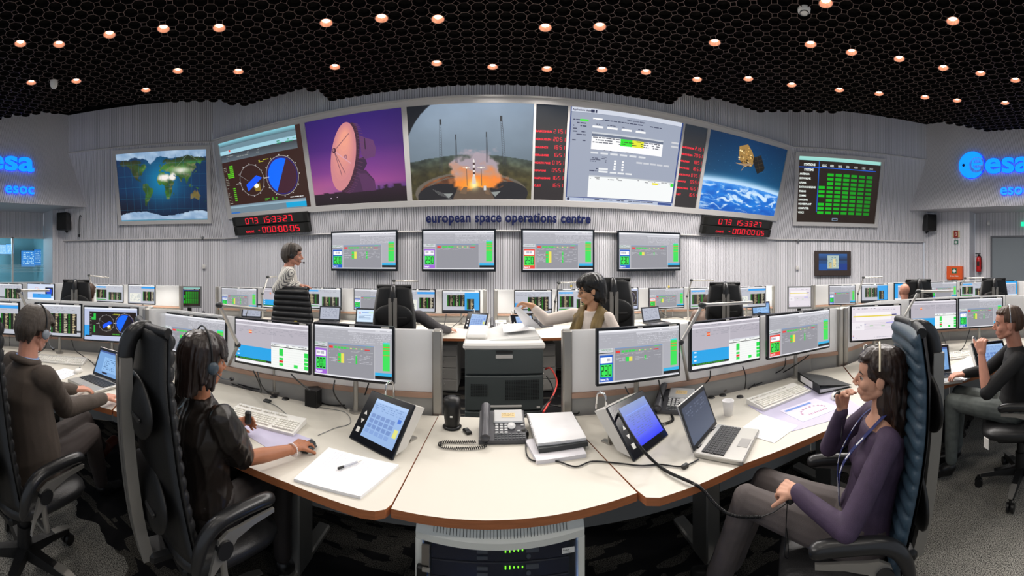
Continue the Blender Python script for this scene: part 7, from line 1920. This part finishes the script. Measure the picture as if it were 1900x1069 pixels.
def person(label, J, skin, top, trouser, opts):
    global HB
    o = opts; fem = o.get('fem', False); s = o.get('s', 1.0); vox = o.get('vox', .005); hs = o.get('hs', .96 if fem else 1.0)
    base = V((J['pelvis'][0], J['pelvis'][1], 0)); t = thing('person', label, 'person', base)
    pel, che, nek = V(J['pelvis']), V(J['chest']), V(J['neck']); R = V(J['R']).normalized(); up_ = (nek - pel).normalized()
    F_ = up_.cross(R).normalized() ; sw = o.get('sw', .155 if fem else .185)
    shl = {1: V(J.get('shR', nek - up_ * .055 + R * sw)), -1: V(J.get('shL', nek - up_ * .055 - R * sw))}
    B = headbasis(J['f'], o.get('roll', 0)); HB = B; hp, T = head_parts(J['head'], B, hs, fem)
    g = 1.0 if not fem else .90
    def torso(k, low=0.0, top=None):
        up2 = (che - pel).normalized(); wst = pel.lerp(che, .5) + F_ * o.get('slouch', 0)
        return [loft([(pel - up2 * (.06 + low), R, F_, (.150 if fem else .150) + k, .105 + k), (pel + up2 * .02, R, F_, .165 + k - (0 if fem else .01), .115 + k), (wst - up2 * .03, R, F_, (.130 if fem else .15) + k, .095 + k), (wst + up2 * .07, R, F_, (.132 if fem else .158) + k, .098 + k), (che, R, F_, (.150 if fem else .175) + k, .108 + k), (che.lerp(nek, .55), R, F_, (.145 if fem else .175) + k, .085 + k), ] + ([(nek - up_ * .025, R, F_, .085 + k, .060 + k), (nek + up_ * .01, R, F_, .050 + k, .050 + k)] if top is None else [(nek - up_ * .052, R, F_, .100 + k, .062 + k)]))] + \
               [cap(shl[q] - R * q * .03 - up_ * .005, .050 * g + k, shl[q], .048 * g + k) for q in (-1, 1)] + ([el(che + F_ * .072 + R * q * .062 - up_ * .035, (.056 + k, .050 + k, .060 + k), (R, F_, up_)) for q in (-1, 1)] if fem else [])
    body = torso(-.008) + hp + [cap(nek - up_ * .02, (.058 if not fem else .047), T(0, -.022, -.055), (.056 if not fem else .045))]
    arms = {}
    for q, nm in ((1, 'R'), (-1, 'L')):
        E_, W_ = V(J['el' + nm]), V(J['wr' + nm]); arms[q] = (E_, W_)
        body += [cap(shl[q], .042 * g, E_, .036 * g), cap(E_, .037 * g, E_.lerp(W_, .35), .038 * g), cap(E_.lerp(W_, .35), .038 * g, W_, .025 * g)]
        h = J.get('h' + nm)
        if h: body += hand_parts(W_, h[0], h[1], q, *h[2:3], s=(.92 if fem else 1.0) * s, spread=h[3] if len(h) > 3 else .12, thumb=h[4] if len(h) > 4 else .5)
    legs = {}
    for q, nm in ((1, 'R'), (-1, 'L')):
        K_, A_ = V(J['kn' + nm]), V(J['an' + nm]); hip = pel + R * q * .085 - up_ * .01; legs[q] = (hip, K_, A_)
        body += [cap(hip, .075, K_, .048), cap(K_, .048, K_.lerp(A_, .35), .048), cap(K_.lerp(A_, .35), .046, A_, .030)]
        fd = V(J.get('foot' + nm, (F_.x, F_.y, -.15))).normalized(); body += [cap(A_ - V((0, 0, .015)), .028, A_ + fd * .08 - V((0, 0, .045)), .022)]
        legs[q] += (fd,)
    me = remesh(body, vox, 3); put(me, 'body', skin, t)
    face_bits(T, hs, t, B, o.get('brow', (.12, .09, .08)), o.get('lip', (.62, .36, .33)), o.get('glasses', False))
    # clothes
    k = o.get('k', .010); sh = torso(k, o.get('hem', .02), o.get('scoop')); sl = o.get('sleeve', 1.0); pf = o.get('puff', 0)
    for q in (1, -1):
        E_, W_ = arms[q]; sq = (o['sleeveR'] if q > 0 else o['sleeveL']) if 'sleeveR' in o else sl; wd = o.get('wide', 0)
        if pf:
            M1 = shl[q].lerp(E_, .30); sh += [cap(shl[q] + V((0, 0, .01)), .062, M1, .078), cap(M1, .078, shl[q].lerp(E_, .92), .060)]
        else:
            sh += [cap(shl[q], .050 * g + k + wd, E_, .043 * g + k + wd)]
            if sq > .5:
                e_ = E_.lerp(W_, min(1, (sq - .5) * 2)); sh += [cap(E_, .043 * g + k + wd, e_, (.043 - .012 * (sq - .5) * 2) * g + k * .7 + wd * .7)]
    if o.get('jacket'): sh += [loft([(pel - V((0, 0, .12)), R, F_, .19, .14), (pel + V((0, 0, .1)), R, F_, .17, .13), (che, R, F_, .18, .12)])]
    sm = remesh(sh, vox * 1.15, o.get('csm', 10)); 
    tp = put(sm, o.get('topname', 'shirt'), top, t, folds(o.get('fold', .006), o.get('ff', 22), o.get('seed', 1)))
    tr = []
    for q in (1, -1):
        hip, K_, A_, fd = legs[q]; tr += [cap(hip, .088, K_, .062), cap(K_, .063, A_ + (K_ - A_) * .08, .050 if not o.get('loose') else .062)]
    tr += [loft([(pel - up_ * .09, R, F_, .15, .115), (pel, R, F_, .172, .125), (pel + up_ * .07, R, F_, .155, .115)])]
    put(remesh(tr, vox * 1.3, 3), 'trousers', trouser, t, folds(.007, 16, 5))
    for q in (1, -1):
        hip, K_, A_, fd = legs[q]; sv = [cap(A_ - V((0, 0, .02)), .042, A_ + fd * .05 - V((0, 0, .035)), .044), cap(A_ + fd * .02 - V((0, 0, .045)), .042, A_ + fd * .17 - V((0, 0, .05)), .036)]
        put(remesh(sv, .008, 2), 'shoe', (o.get('shoeR') if q > 0 and 'shoeR' in o else o.get('shoe', BLACK)), t)
    return t, T, B, tp


def hair_mesh(T, s, locks, voxel=.0042, sm=1):
    parts = []
    for pts, r0, r1 in locks:
        pts = [T(*p) for p in pts]; pts = smoothpath(pts, 3); n = len(pts)
        for i in range(n - 1):
            a = r0 + (r1 - r0) * i / (n - 1); b = r0 + (r1 - r0) * (i + 1) / (n - 1); parts.append(cap(pts[i], a * s, pts[i + 1], b * s, 8))
    return parts


STY = {  # volume, back length, side mode, side length, fringe height
    'bob': (1.13, -.145, 'cover', -.095, .03), 'long': (1.08, -.31, 'tuck', -.29, .066), 'wavy': (1.14, -.125, 'tuck', -.10, .045),
    'shaggy': (1.07, -.068, 'cover', .016, .060), 'crop': (.97, -.046, 'open', .026, .074)}


def hair(par, T, s, B, m, style, seed=1, voxel=.0042):
    rg = random.Random(seed); vol, back, side, sl, fr = STY[style]; parts = [el(T(0, -.024, .036 if style != 'crop' else .046), (.080 * s * vol, .094 * s * vol, (.090 if style != 'crop' else .080) * s), B)]
    if back < -.09 and style != 'shaggy': parts.append(el(T(0, -.045, back * .38), (.072 * s * vol, .062 * s * vol, abs(back) * .62 * s), B))
    N = 76
    for i in range(N):
        a = 2 * PI * i / N + rg.uniform(-.04, .04); ca, sa = math.cos(a), math.sin(a); ro = rg.uniform(-.003, .003); rx = .083 * vol + ro; ry = .098 * vol + ro; w1 = rg.uniform(-.012, .012); w2 = rg.uniform(-.014, .014)
        r0 = rg.uniform(.012, .017) * (.62 if style == 'crop' else 1); top = [(ca * .015 + w1, -.01 + sa * .02, .124 + ro), (ca * rx * .62, -.018 + sa * ry * .62, .112 + ro), (ca * rx * .96, -.018 + sa * ry * .96, .062)]
        fs_ = .50
        if sa > fs_: pts = top[:2] + [(ca * rx * .9 + w1, -.014 + sa * ry * .90, .088), (ca * rx + w1 + .02, -.016 + sa * ry * .97, fr + rg.uniform(-.008, .012))]
        elif sa > -.32:
            if side == 'open': pts = top + [(ca * rx * .99, -.018 + sa * ry, sl + rg.uniform(-.006, .006))]
            elif side == 'cover': pts = top + [(ca * rx * 1.04, -.02 + sa * ry, sl * .35 + .0), (ca * rx * (1.02 if sl < -.05 else 1.0) + w2 * .5, -.02 + sa * ry * .96, sl + rg.uniform(-.02, .015))]
            else:
                sg = 1 if ca > 0 else -1; pts = top + [(sg * .082, -.030 + sa * .03, .022), (sg * .080, -.062, -.02), (sg * .070 + w1, -.075, sl * .35 - .03)] + [(sg * (.066 + .012 * math.sin(3.1 * q + i)) + w2, -.078 + .012 * math.cos(2.6 * q + i), sl * (.45 + .18 * q)) for q in range(1, 4)]
        else:
            if back < -.2: pts = top + [(ca * rx, -.018 + sa * ry, -.02)] + [(ca * rx * .92 + .012 * math.sin(2.4 * q + i * .9) + w1, -.018 + sa * ry * .96 + .010 * math.cos(2.1 * q + i), back * q / 4 - .01) for q in range(1, 5)]
            elif style == 'crop': pts = top + [(ca * rx, -.018 + sa * ry, .0), (ca * rx * .90, -.02 + sa * ry * .90, -.035), (ca * rx * .72, -.022 + sa * ry * .74, back)]
            else: pts = top + [(ca * rx * 1.02, -.018 + sa * ry * 1.02, -.005), (ca * rx * .93 + w2 * .5, -.018 + sa * ry * .93, back * .55), (ca * rx * (.90 if style == 'bob' else .66) + w2, -.02 + sa * ry * (.88 if style == 'bob' else .68), back + rg.uniform(-.018, .015))]
        parts += hair_mesh(T, s, [(pts, r0, .008)])
    me = remesh(parts, voxel, 2, .4)
    return put(me, 'hair', m, par, folds(.0026, 130, seed, (1.5, 1.5, .14)))


def skinm(name, c): return mat(name, c, .45, noise=.05, nscale=25, bump=.08, bscale=220, spec=.35)


SK_LIGHT = skinm('skin_light', (.80, .60, .50)); SK_TAN = skinm('skin_tan', (.66, .43, .31)); SK_PINK = skinm('skin_pink', (.80, .57, .48)); SK_WARM = skinm('skin_warm', (.80, .60, .46))
H_DARK = mat('hair_dark', (.14, .095, .08), .30, noise=.35, nscale=60, stretch=(6, 6, .5)); H_BLACK = mat('hair_black', (.055, .05, .05), .35, noise=.3, nscale=60, stretch=(6, 6, .5)); H_BROWN = mat('hair_brown', (.29, .205, .145), .5, noise=.35, nscale=60, stretch=(6, 6, .5)); H_GREY = mat('hair_grey_brown', (.28, .245, .215), .55, noise=.4, nscale=60, stretch=(6, 6, .5)); H_CHEST = mat('hair_chestnut', (.16, .105, .08), .34, noise=.45, nscale=50, stretch=(6, 6, .5))

# --- woman in black at the left console
BLKSHIRT = mat('satin_black_blouse', (.13, .105, .09), .36, noise=.2, nscale=12); BRTR = mat('trousers_dark_brown', (.13, .105, .10), .65)
J = dict(pelvis=(-1.185, 1.22, .58), chest=(-1.185, 1.185, .91), neck=(-1.185, 1.185, 1.07), head=(-1.175, 1.20, 1.235), f=(.40, .90, -.14), R=(.96, -.20, 0),
         elR=(-1.035, 1.305, .795), wrR=(-.915, 1.545, .775), hR=((.10, 1, -.02), (0, .1, -1), .42, .16, .6), elL=(-1.42, 1.33, .80), wrL=(-1.285, 1.55, .80), hL=((.35, .9, .05), (.8, -.2, -.5), 1.1, .05, .6),
         knR=(-1.06, 1.66, .60), anR=(-1.05, 1.66, .10), knL=(-1.28, 1.68, .60), anL=(-1.30, 1.62, .10))
t, T, B, tp = person('woman in black blouse with headset, seated at the console using a mouse', J, SK_TAN, BLKSHIRT, BRTR, dict(fem=True, puff=1, fold=.013, ff=34, k=.008, vox=.0045, hem=.06, seed=3, lip=(.5, .25, .22)))
hair(t, T, .96, B, H_DARK, 'bob', 2); headset(T, 1.27, t, .02, mic=1, boomcol=mat('headset_grey', (.25, .30, .34), .4))
# bracelet and mouse
m_ = MB(); w_ = V(J['wrR']) - V((.0, .012, 0)); d_ = V((.10, 1, 0)).normalized(); n_ = V((1, -.1, 0)).normalized()
for i in range(22): a = 2 * PI * i / 22; m_.ell(w_ + n_ * .030 * math.cos(a) + V((0, 0, .029 * math.sin(a))) - t.location, (.0042,) * 3, mat('pearl', (.92, .86, .84), .25), 8, 6)
m_.build('bracelet', t)
mouse((-.895, 1.655, DT), -.1, 'dark mouse under the hand of the woman in black', DGREY)
q = V((-1.235, 1.60, .83)); tt = thing('push_to_talk_unit', 'small black talk switch held in the left hand of the woman in black', 'handset', q); m_ = MB(); m_.box((0, 0, 0), (.035, .03, .07), BLACK, bev=.008, rot=.5); m_.build('body', tt)

# --- woman in purple at the right console
PURP = mat('purple_knit', (.26, .20, .295), .75, noise=.12, nscale=30, bump=.3, bscale=500); GRYT = mat('trousers_grey', (.33, .30, .295), .8, noise=.10, nscale=10, bump=.2, bscale=300)
J = dict(pelvis=(1.315, .855, .57), chest=(1.375, .80, .87), neck=(1.385, .80, 1.03), head=(1.385, .815, 1.185), f=(-.53, .85, .02), R=(.72, .69, 0),
         elL=(1.06, .755, .735), wrL=(1.055, .985, .78), hL=((-.06, .98, -.10), (.35, .1, -.9), .95, .06, .5), elR=(1.385, 1.09, .80), wrR=(1.318, .965, 1.02), hR=((.06, -.12, 1), (-.1, -.95, -.1), 1.15, .08, .3),
         knL=(1.02, 1.25, .645), anL=(.98, 1.42, .20), knR=(1.22, 1.36, .60), anR=(1.12, 1.52, .14))
t, T, B, tp = person('woman in purple sweater with blue lanyard, seated sideways with hand at her chin', J, SK_LIGHT, PURP, GRYT, dict(fem=True, k=.006, fold=.005, ff=20, vox=.0042, hem=.05, seed=4, loose=True, scoop=1, brow=(.14, .10, .08), hs=.97))
hair(t, T, .97, B, H_CHEST, 'long', 5)
L = lambda p: p - t.location
m_ = MB(); m_.tube([L(T(.108 * math.cos(a), .0, .03 + .118 * math.sin(a))) for a in [PI * (i / 18) for i in range(0, 18)]], .0045, mat('cream_band', (.90, .85, .75), .4), n=6); hs_ = m_.build('headset_band', t)
q = V((1.285, .965, 1.105)); m_ = MB(); vs, fs = el(L(q), (.009, .020, .009), headbasis((-.6, .3, -.5)), 10, 8); m_.add(vs, fs, BLACK, True); m_.build('microphone', hs_)
m_ = MB(); m_.tube(smoothpath([L(q), L(V((1.30, .95, .99))), L(V((1.27, .93, .92))), L(V((1.30, .90, .86)))]), .0016, CORD, n=5); m_.build('microphone_wire', t)
LAN = mat('lanyard_blue', (.09, .14, .38), .55)
nk = V(J['neck']); Fv = V((-.69, .72, 0)); Rv = V((.72, .69, 0))
for sgn in (-1, 1):
    pts = [nk + Rv * sgn * .055 - Fv * .03 + V((0, 0, .02)), nk + Rv * sgn * .078 + Fv * .045 + V((0, 0, -.035)), nk + Rv * sgn * .055 + Fv * .125 + V((0, 0, -.13)), nk + Rv * sgn * .035 + Fv * .165 + V((0, 0, -.22)), nk + Rv * sgn * .004 + Fv * .165 + V((0, 0, -.37))]
    pp = smoothpath(pts, 6); m_ = MB(); vs = []; side = (Rv * .9 + V((0, 0, -.2 * sgn))).normalized()
    for p in pp: vs += [L(p - side * .010 + Fv * .022), L(p + side * .010 + Fv * .022), L(p + side * .010 + Fv * .020), L(p - side * .010 + Fv * .020)]
    m_.add(vs, [[4 * i + j, 4 * i + (j + 1) % 4, 4 * i + 4 + (j + 1) % 4, 4 * i + 4 + j] for i in range(len(pp) - 1) for j in range(4)], LAN)
    for k in range(8, len(pp) - 2, 4):
        a = L(pp[k] + Fv * .0230); b_ = L(pp[k + 2] + Fv * .0230); m_.add([a - side * .004, a + side * .004, b_ + side * .004, b_ - side * .004], [[0, 1, 2, 3]], PAPER); 
    m_.build('lanyard', t)
m_ = MB(); p = L(nk + Fv * .165 + V((0, 0, -.39))); m_.box(p, (.014, .008, .03), SILVER, bev=.002); m_.tube([p + V((.012 * math.cos(a), 0, -.025 + .012 * math.sin(a))) for a in [2 * PI * i / 12 for i in range(12)]], .0018, SILVER, n=5, closed=True); m_.build('key_ring', t)
q = V((1.045, 1.03, .745)); tt = thing('push_to_talk_unit', 'small black talk switch in the lap hand of the woman in purple, with hanging loop', 'handset', q); m_ = MB(); m_.box((0, 0, 0), (.03, .06, .03), BLACK, bev=.008); m_.build('body', tt)
m_ = MB(); m_.tube(smoothpath([(0, 0, -.01), (.0, .005, -.08), (-.006, .005, -.17), (-.014, .0, -.22), (.004, 0, -.235), (.008, .003, -.19), (.0, .005, -.12)]), .0022, CORD, n=6); m_.build('wrist_loop', tt)

# --- suited man at far left
SUIT = mat('suit_brown_grey', (.31, .27, .24), .8, noise=.08, nscale=14, bump=.2, bscale=500); SUITT = mat('suit_trousers', (.20, .165, .155), .8); BRSH = mat('brown_leather_shoe', (.36, .15, .08), .3)
J = dict(pelvis=(-1.93, .68, .58), chest=(-1.97, .64, .95), neck=(-1.985, .655, 1.13), head=(-2.02, .715, 1.285), f=(-.30, .87, -.36), R=(.97, .22, 0),
         elR=(-1.985, .89, .82), wrR=(-2.10, 1.205, .785), hR=((-.22, .95, -.03), (0, .1, -1), .35, .14, .5), elL=(-2.32, .88, .84), wrL=(-2.36, 1.12, .78), hL=((.2, .9, 0), (0, 0, -1), .4),
         knR=(-2.06, 1.10, .60), anR=(-2.27, 1.30, .11), knL=(-2.17, 1.10, .645), anL=(-2.34, 1.33, .33), footL=(-.35, .85, .25))
t, T, B, tp = person('man in brown-grey suit with headset, seated at far left over an open laptop', J, SK_PINK, SUIT, SUITT, dict(shoeR=BLACK, k=.016, fold=.006, ff=18, vox=.005, hem=.10, jacket=True, topname='suit_jacket', shoe=BRSH, seed=7, brow=(.2, .16, .14), glasses=True, sw=.18, csm=16))
hair(t, T, 1.0, B, H_GREY, 'shaggy', 8); headset(T, 1.2, t, .02, mic=1, boomcol=mat('headset_silver', (.55, .58, .62), .4))
m_ = MB(); m_.tube([V(J['neck']) + V((0, .0, .012)) + V((.060 * math.cos(a), .062 * math.sin(a), .012 * math.sin(a + PI))) - t.location for a in [2 * PI * i / 20 for i in range(20)]], .009, mat('collar_blue', (.55, .65, .82), .7), n=8, closed=True); m_.build('shirt_collar', t)
m_ = MB(); m_.tube([V(J['neck']) + V((0, -.005, .0)) + V((.072 * math.cos(a), .072 * math.sin(a) - .004, .022 * math.sin(a + PI))) - t.location for a in [2 * PI * i / 20 for i in range(20)]], .020, SUIT, n=10, closed=True); m_.build('jacket_collar', t)
m_ = MB(); w_ = V(J['wrR']); [m_.cyl(w_ + V((.038, -.03 - .018 * k, -.0)) - t.location, w_ + V((.045, -.03 - .018 * k, -.0)) - t.location, .006, mat('button_brown', (.25, .16, .1), .3), n=10) for k in range(4)]; m_.build_each('cuff_button', t)

# --- man in black shirt at far right
BSH = mat('black_knit', (.075, .07, .075), .75, noise=.1, nscale=20); JEAN = mat('jeans_grey_green', (.33, .35, .34), .85, noise=.2, nscale=20)
J = dict(pelvis=(2.76, .48, .58), chest=(2.735, .44, .90), neck=(2.72, .45, 1.055), head=(2.675, .50, 1.225), f=(-.30, .95, -.04), R=(.97, .24, 0),
         elL=(2.435, .60, .795), wrL=(2.50, .655, 1.03), hL=((.10, .05, 1), (.9, -.2, .1), 1.25, .05, .4), elR=(2.93, .72, .80), wrR=(2.78, .86, .80), hR=((-.6, .8, 0), (0, 0, -1), .6),
         knL=(2.68, .93, .61), anL=(2.70, .95, .12), knR=(2.88, .94, .61), anR=(2.92, .98, .12))
t, T, B, tp = person('man in black shirt and jeans with headset, seated at far right with raised fist', J, SK_PINK, BSH, JEAN, dict(k=.008, fold=.004, ff=20, vox=.005, hem=.08, sleeveR=1.0, sleeveL=.5, seed=9, brow=(.25, .18, .12)))
hair(t, T, .98, B, H_BROWN, 'crop', 12); L = lambda p: p - t.location
m_ = MB(); m_.tube([L(T(.094 * math.cos(a), -.01, .02 + .122 * math.sin(a))) for a in [PI * (i / 16) for i in range(17)]], .003, CHROME, n=6); m_.build('headset_band', t)
m_ = MB(); q = V((2.50, .62, .42)); m_.box(q - t.location, (.055, .006, .075), WHITE, rot=.9, bev=.002); m_.box(q - t.location + V((-.001, -.004, .01)), (.02, .004, .025), SK_PINK, rot=.9); m_.build('hanging_badge', t)

# --- standing man in striped shirt
STR = bpy.data.materials.new('striped_shirt'); STR.use_nodes = True
nt = STR.node_tree; b = nt.nodes['Principled BSDF']; b.inputs['Roughness'].default_value = .8
tc = nt.nodes.new('ShaderNodeTexCoord'); wv = nt.nodes.new('ShaderNodeTexWave'); wv.bands_direction = 'X'; wv.inputs['Scale'].default_value = 22; wv.inputs['Distortion'].default_value = 2.5; wv.inputs['Detail Scale'].default_value = 1.5
rp = nt.nodes.new('ShaderNodeValToRGB'); rp.color_ramp.elements[0].position = .25; rp.color_ramp.elements[1].position = .5; rp.color_ramp.elements[0].color = (*lin((.48, .47, .47)), 1); rp.color_ramp.elements[1].color = (*lin((.95, .93, .89)), 1)
mp = nt.nodes.new('ShaderNodeMapping'); mp.inputs['Rotation'].default_value = (0, 0, .6); nt.links.new(tc.outputs['Object'], mp.inputs[0]); nt.links.new(mp.outputs[0], wv.inputs[0]); nt.links.new(wv.outputs[0], rp.inputs[0]); nt.links.new(rp.outputs[0], b.inputs['Base Color'])
J = dict(pelvis=(-2.16, 3.56, .98), chest=(-2.17, 3.51, 1.42), neck=(-2.15, 3.51, 1.615), head=(-2.105, 3.54, 1.745), f=(.89, .42, -.06), R=(.55, -.83, 0),
         elR=(-2.16, 3.30, 1.385), wrR=(-1.98, 3.42, 1.425), hR=((.85, .4, -.05), (0, 0, -1), .3), elL=(-2.22, 3.78, 1.30), wrL=(-2.12, 3.66, 1.12), hL=((.2, -.2, -1), (0, -1, 0), .3),
         knR=(-2.12, 3.50, .52), anR=(-2.13, 3.48, .09), knL=(-2.16, 3.70, .52), anL=(-2.17, 3.70, .09))
t, T, B, tp = person('man in striped shirt with headset, standing and leaning on a turned chair', J, SK_PINK, STR, mat('trousers_navy', (.12, .13, .18), .8), dict(k=.018, fold=.005, ff=16, vox=.006, hem=.10, seed=11, brow=(.2, .16, .14), sw=.20))
hair(t, T, 1.02, B, H_GREY, 'shaggy', 15); headset(T, 1.2, t, .02, mic=1, boomcol=BLACK)

# --- woman with scarf behind the printer
CARD = mat('cream_cardigan', (.86, .81, .77), .8, bump=.2, bscale=400); SCARF = mat('scarf_olive_gold', (.47, .39, .23), .7, noise=.45, nscale=14, bump=.4, bscale=60, stretch=(1, 1, .3))
J = dict(pelvis=(.86, 2.90, .84), chest=(.80, 2.86, 1.12), neck=(.785, 2.865, 1.285), head=(.765, 2.85, 1.455), f=(-.94, .02, -.24), R=(-.62, .60, 0), shR=(.665, 2.975, 1.245), shL=(.885, 2.76, 1.235),
         elR=(.445, 3.03, 1.195), wrR=(.315, 3.03, 1.318), hR=((-.9, .0, .22), (.0, -.3, -1), .75, .1, .9), elL=(.99, 2.68, .99), wrL=(.85, 2.60, .86), hL=((-.8, -.1, -.3), (0, 0, -1), .5),
         knR=(.80, 2.95, .46), anR=(.82, 2.98, .08), knL=(.93, 2.84, .46), anL=(.95, 2.86, .08))
t, T, B, tp = person('woman with olive scarf and glasses, reaching out a bare hand over the printer', J, SK_WARM, CARD, mat('trousers_black', (.08, .08, .09), .8), dict(fem=True, k=.012, fold=.005, ff=20, vox=.005, sleeveR=.86, sleeveL=1.0, seed=13, glasses=True, topname='cardigan', lip=(.68, .36, .34)))
hair(t, T, .98, B, H_BLACK, 'wavy', 18); nk = V(J['neck']); F_ = V((-.66, -.72, 0)); R_ = V((-.70, .66, 0)); parts = []
for k in range(7):
    for sgn in (-1, 1):
        o_ = .050 + .012 * k; pts = [nk - F_ * .05 + V((0, 0, .035 - .006 * k)), nk + R_ * sgn * (o_ + .02) + V((0, 0, .035 - .008 * k)), nk + R_ * sgn * o_ + F_ * (.085 + .01 * (k % 3)) + V((0, 0, -.08)), nk + R_ * sgn * (o_ + .015) + F_ * (.135 + .008 * (k % 2)) + V((0, 0, -.20)), nk + R_ * sgn * (o_ + .02) + F_ * .13 + V((0, 0, -.42))]
        pp = smoothpath(pts, 4)
        for a, b_ in zip(pp, pp[1:]): parts.append(cap(a, .016, b_, .016, 8))
put(remesh(parts, .006, 1), 'scarf', SCARF, t, folds(.004, 50, 4))
pts = [V((.20, 3.00, 1.335)), V((.215, 3.00, 1.335)), V((.315, 3.03, 1.12)), V((.24, 3.06, 1.115))]
o = MB().add([V((.165, 2.99, 1.31)), V((.215, 2.965, 1.315)), V((.40, 3.0, 1.135)), V((.27, 3.12, 1.135)), V((.165, 2.99, 1.308)), V((.215, 2.965, 1.313)), V((.40, 3.0, 1.133)), V((.27, 3.12, 1.133))], [[0, 1, 2, 3], [7, 6, 5, 4], [0, 4, 5, 1], [1, 5, 6, 2], [2, 6, 7, 3], [3, 7, 4, 0]], PAPER).build('held_sheet'); tag(o, 'thin white sheet hanging from the hand over the printer', 'paper')


# --- people mostly hidden behind chair backs
def sitter(x, y, yaw, label, skin, top, hairm, style='shaggy', right=None, lean=0.0, hz=1.22, shift=0.0):
    a = D2R(yaw); Fw = V((-math.sin(a), math.cos(a), 0)); Rw = V((math.cos(a), math.sin(a), 0)); o_ = V((x, y, 0)); W_ = lambda r, f, z: tuple(o_ + Rw * (r + shift) + Fw * f + V((0, 0, z)))
    J = dict(pelvis=W_(-shift, -.02, .57), chest=W_(0, -.05 + lean, .90), neck=W_(0, -.04 + lean, 1.06), head=W_(0, .0 + lean, hz), f=tuple(Fw), R=tuple(Rw), elR=W_(.24, .14, .80), wrR=W_(.20, .38, .78), hR=((Fw.x, Fw.y, 0), (0, 0, -1), .4), elL=W_(-.24, .14, .80), wrL=W_(-.20, .38, .78), hL=((Fw.x, Fw.y, 0), (0, 0, -1), .4),
             knR=W_(.12, .42, .58), anR=W_(.12, .45, .10), knL=W_(-.12, .42, .58), anL=W_(-.12, .45, .10))
    kk = .012
    if right: J.update(right); kk = .026
    t, T, B, tp = person(label, J, skin, top, mat('trousers_charcoal', (.12, .12, .13), .8), dict(vox=.009, k=kk, seed=20, shoe=BLACK))
    if hairm: hair(t, T, 1.0, B, hairm, style, 3, .007)
    return t


q = P(731, 500, 4.15); sitter(q.x - .04, q.y + .28, 8, 'person in grey jacket mostly hidden by the tall black chair, hand on the rear desk', SK_PINK, mat('jacket_grey', (.25, .24, .25), .8), H_DARK, right=dict(shR=(-.87, 4.38, 1.02), elR=(-.70, 4.62, .84), wrR=(-.58, 4.86, .775), hR=((.45, .9, 0), (0, 0, -1), .35)), hz=1.16)
q = P(1683, 500, 5.45); sitter(q.x, q.y + .02, -50, 'bald person hidden by a black chair back, head turned to the rear monitor', SK_PINK, mat('shirt_dark_blue', (.13, .15, .22), .8), None, hz=1.235, shift=-.02)
q = P(165, 500, 5.5); sitter(q.x, q.y, 52, 'person in pink top, only a sliver of face beside the far left chair back', SK_PINK, mat('shirt_rose', (.62, .42, .45), .8), H_BROWN, hz=1.22)
q = P(1322, 500, 4.75); sitter(q.x, q.y + .05, -30, 'person in beige top whose shoulder shows left of the third black chair back', SK_PINK, mat('shirt_beige', (.66, .57, .52), .8), H_BROWN, hz=1.12)
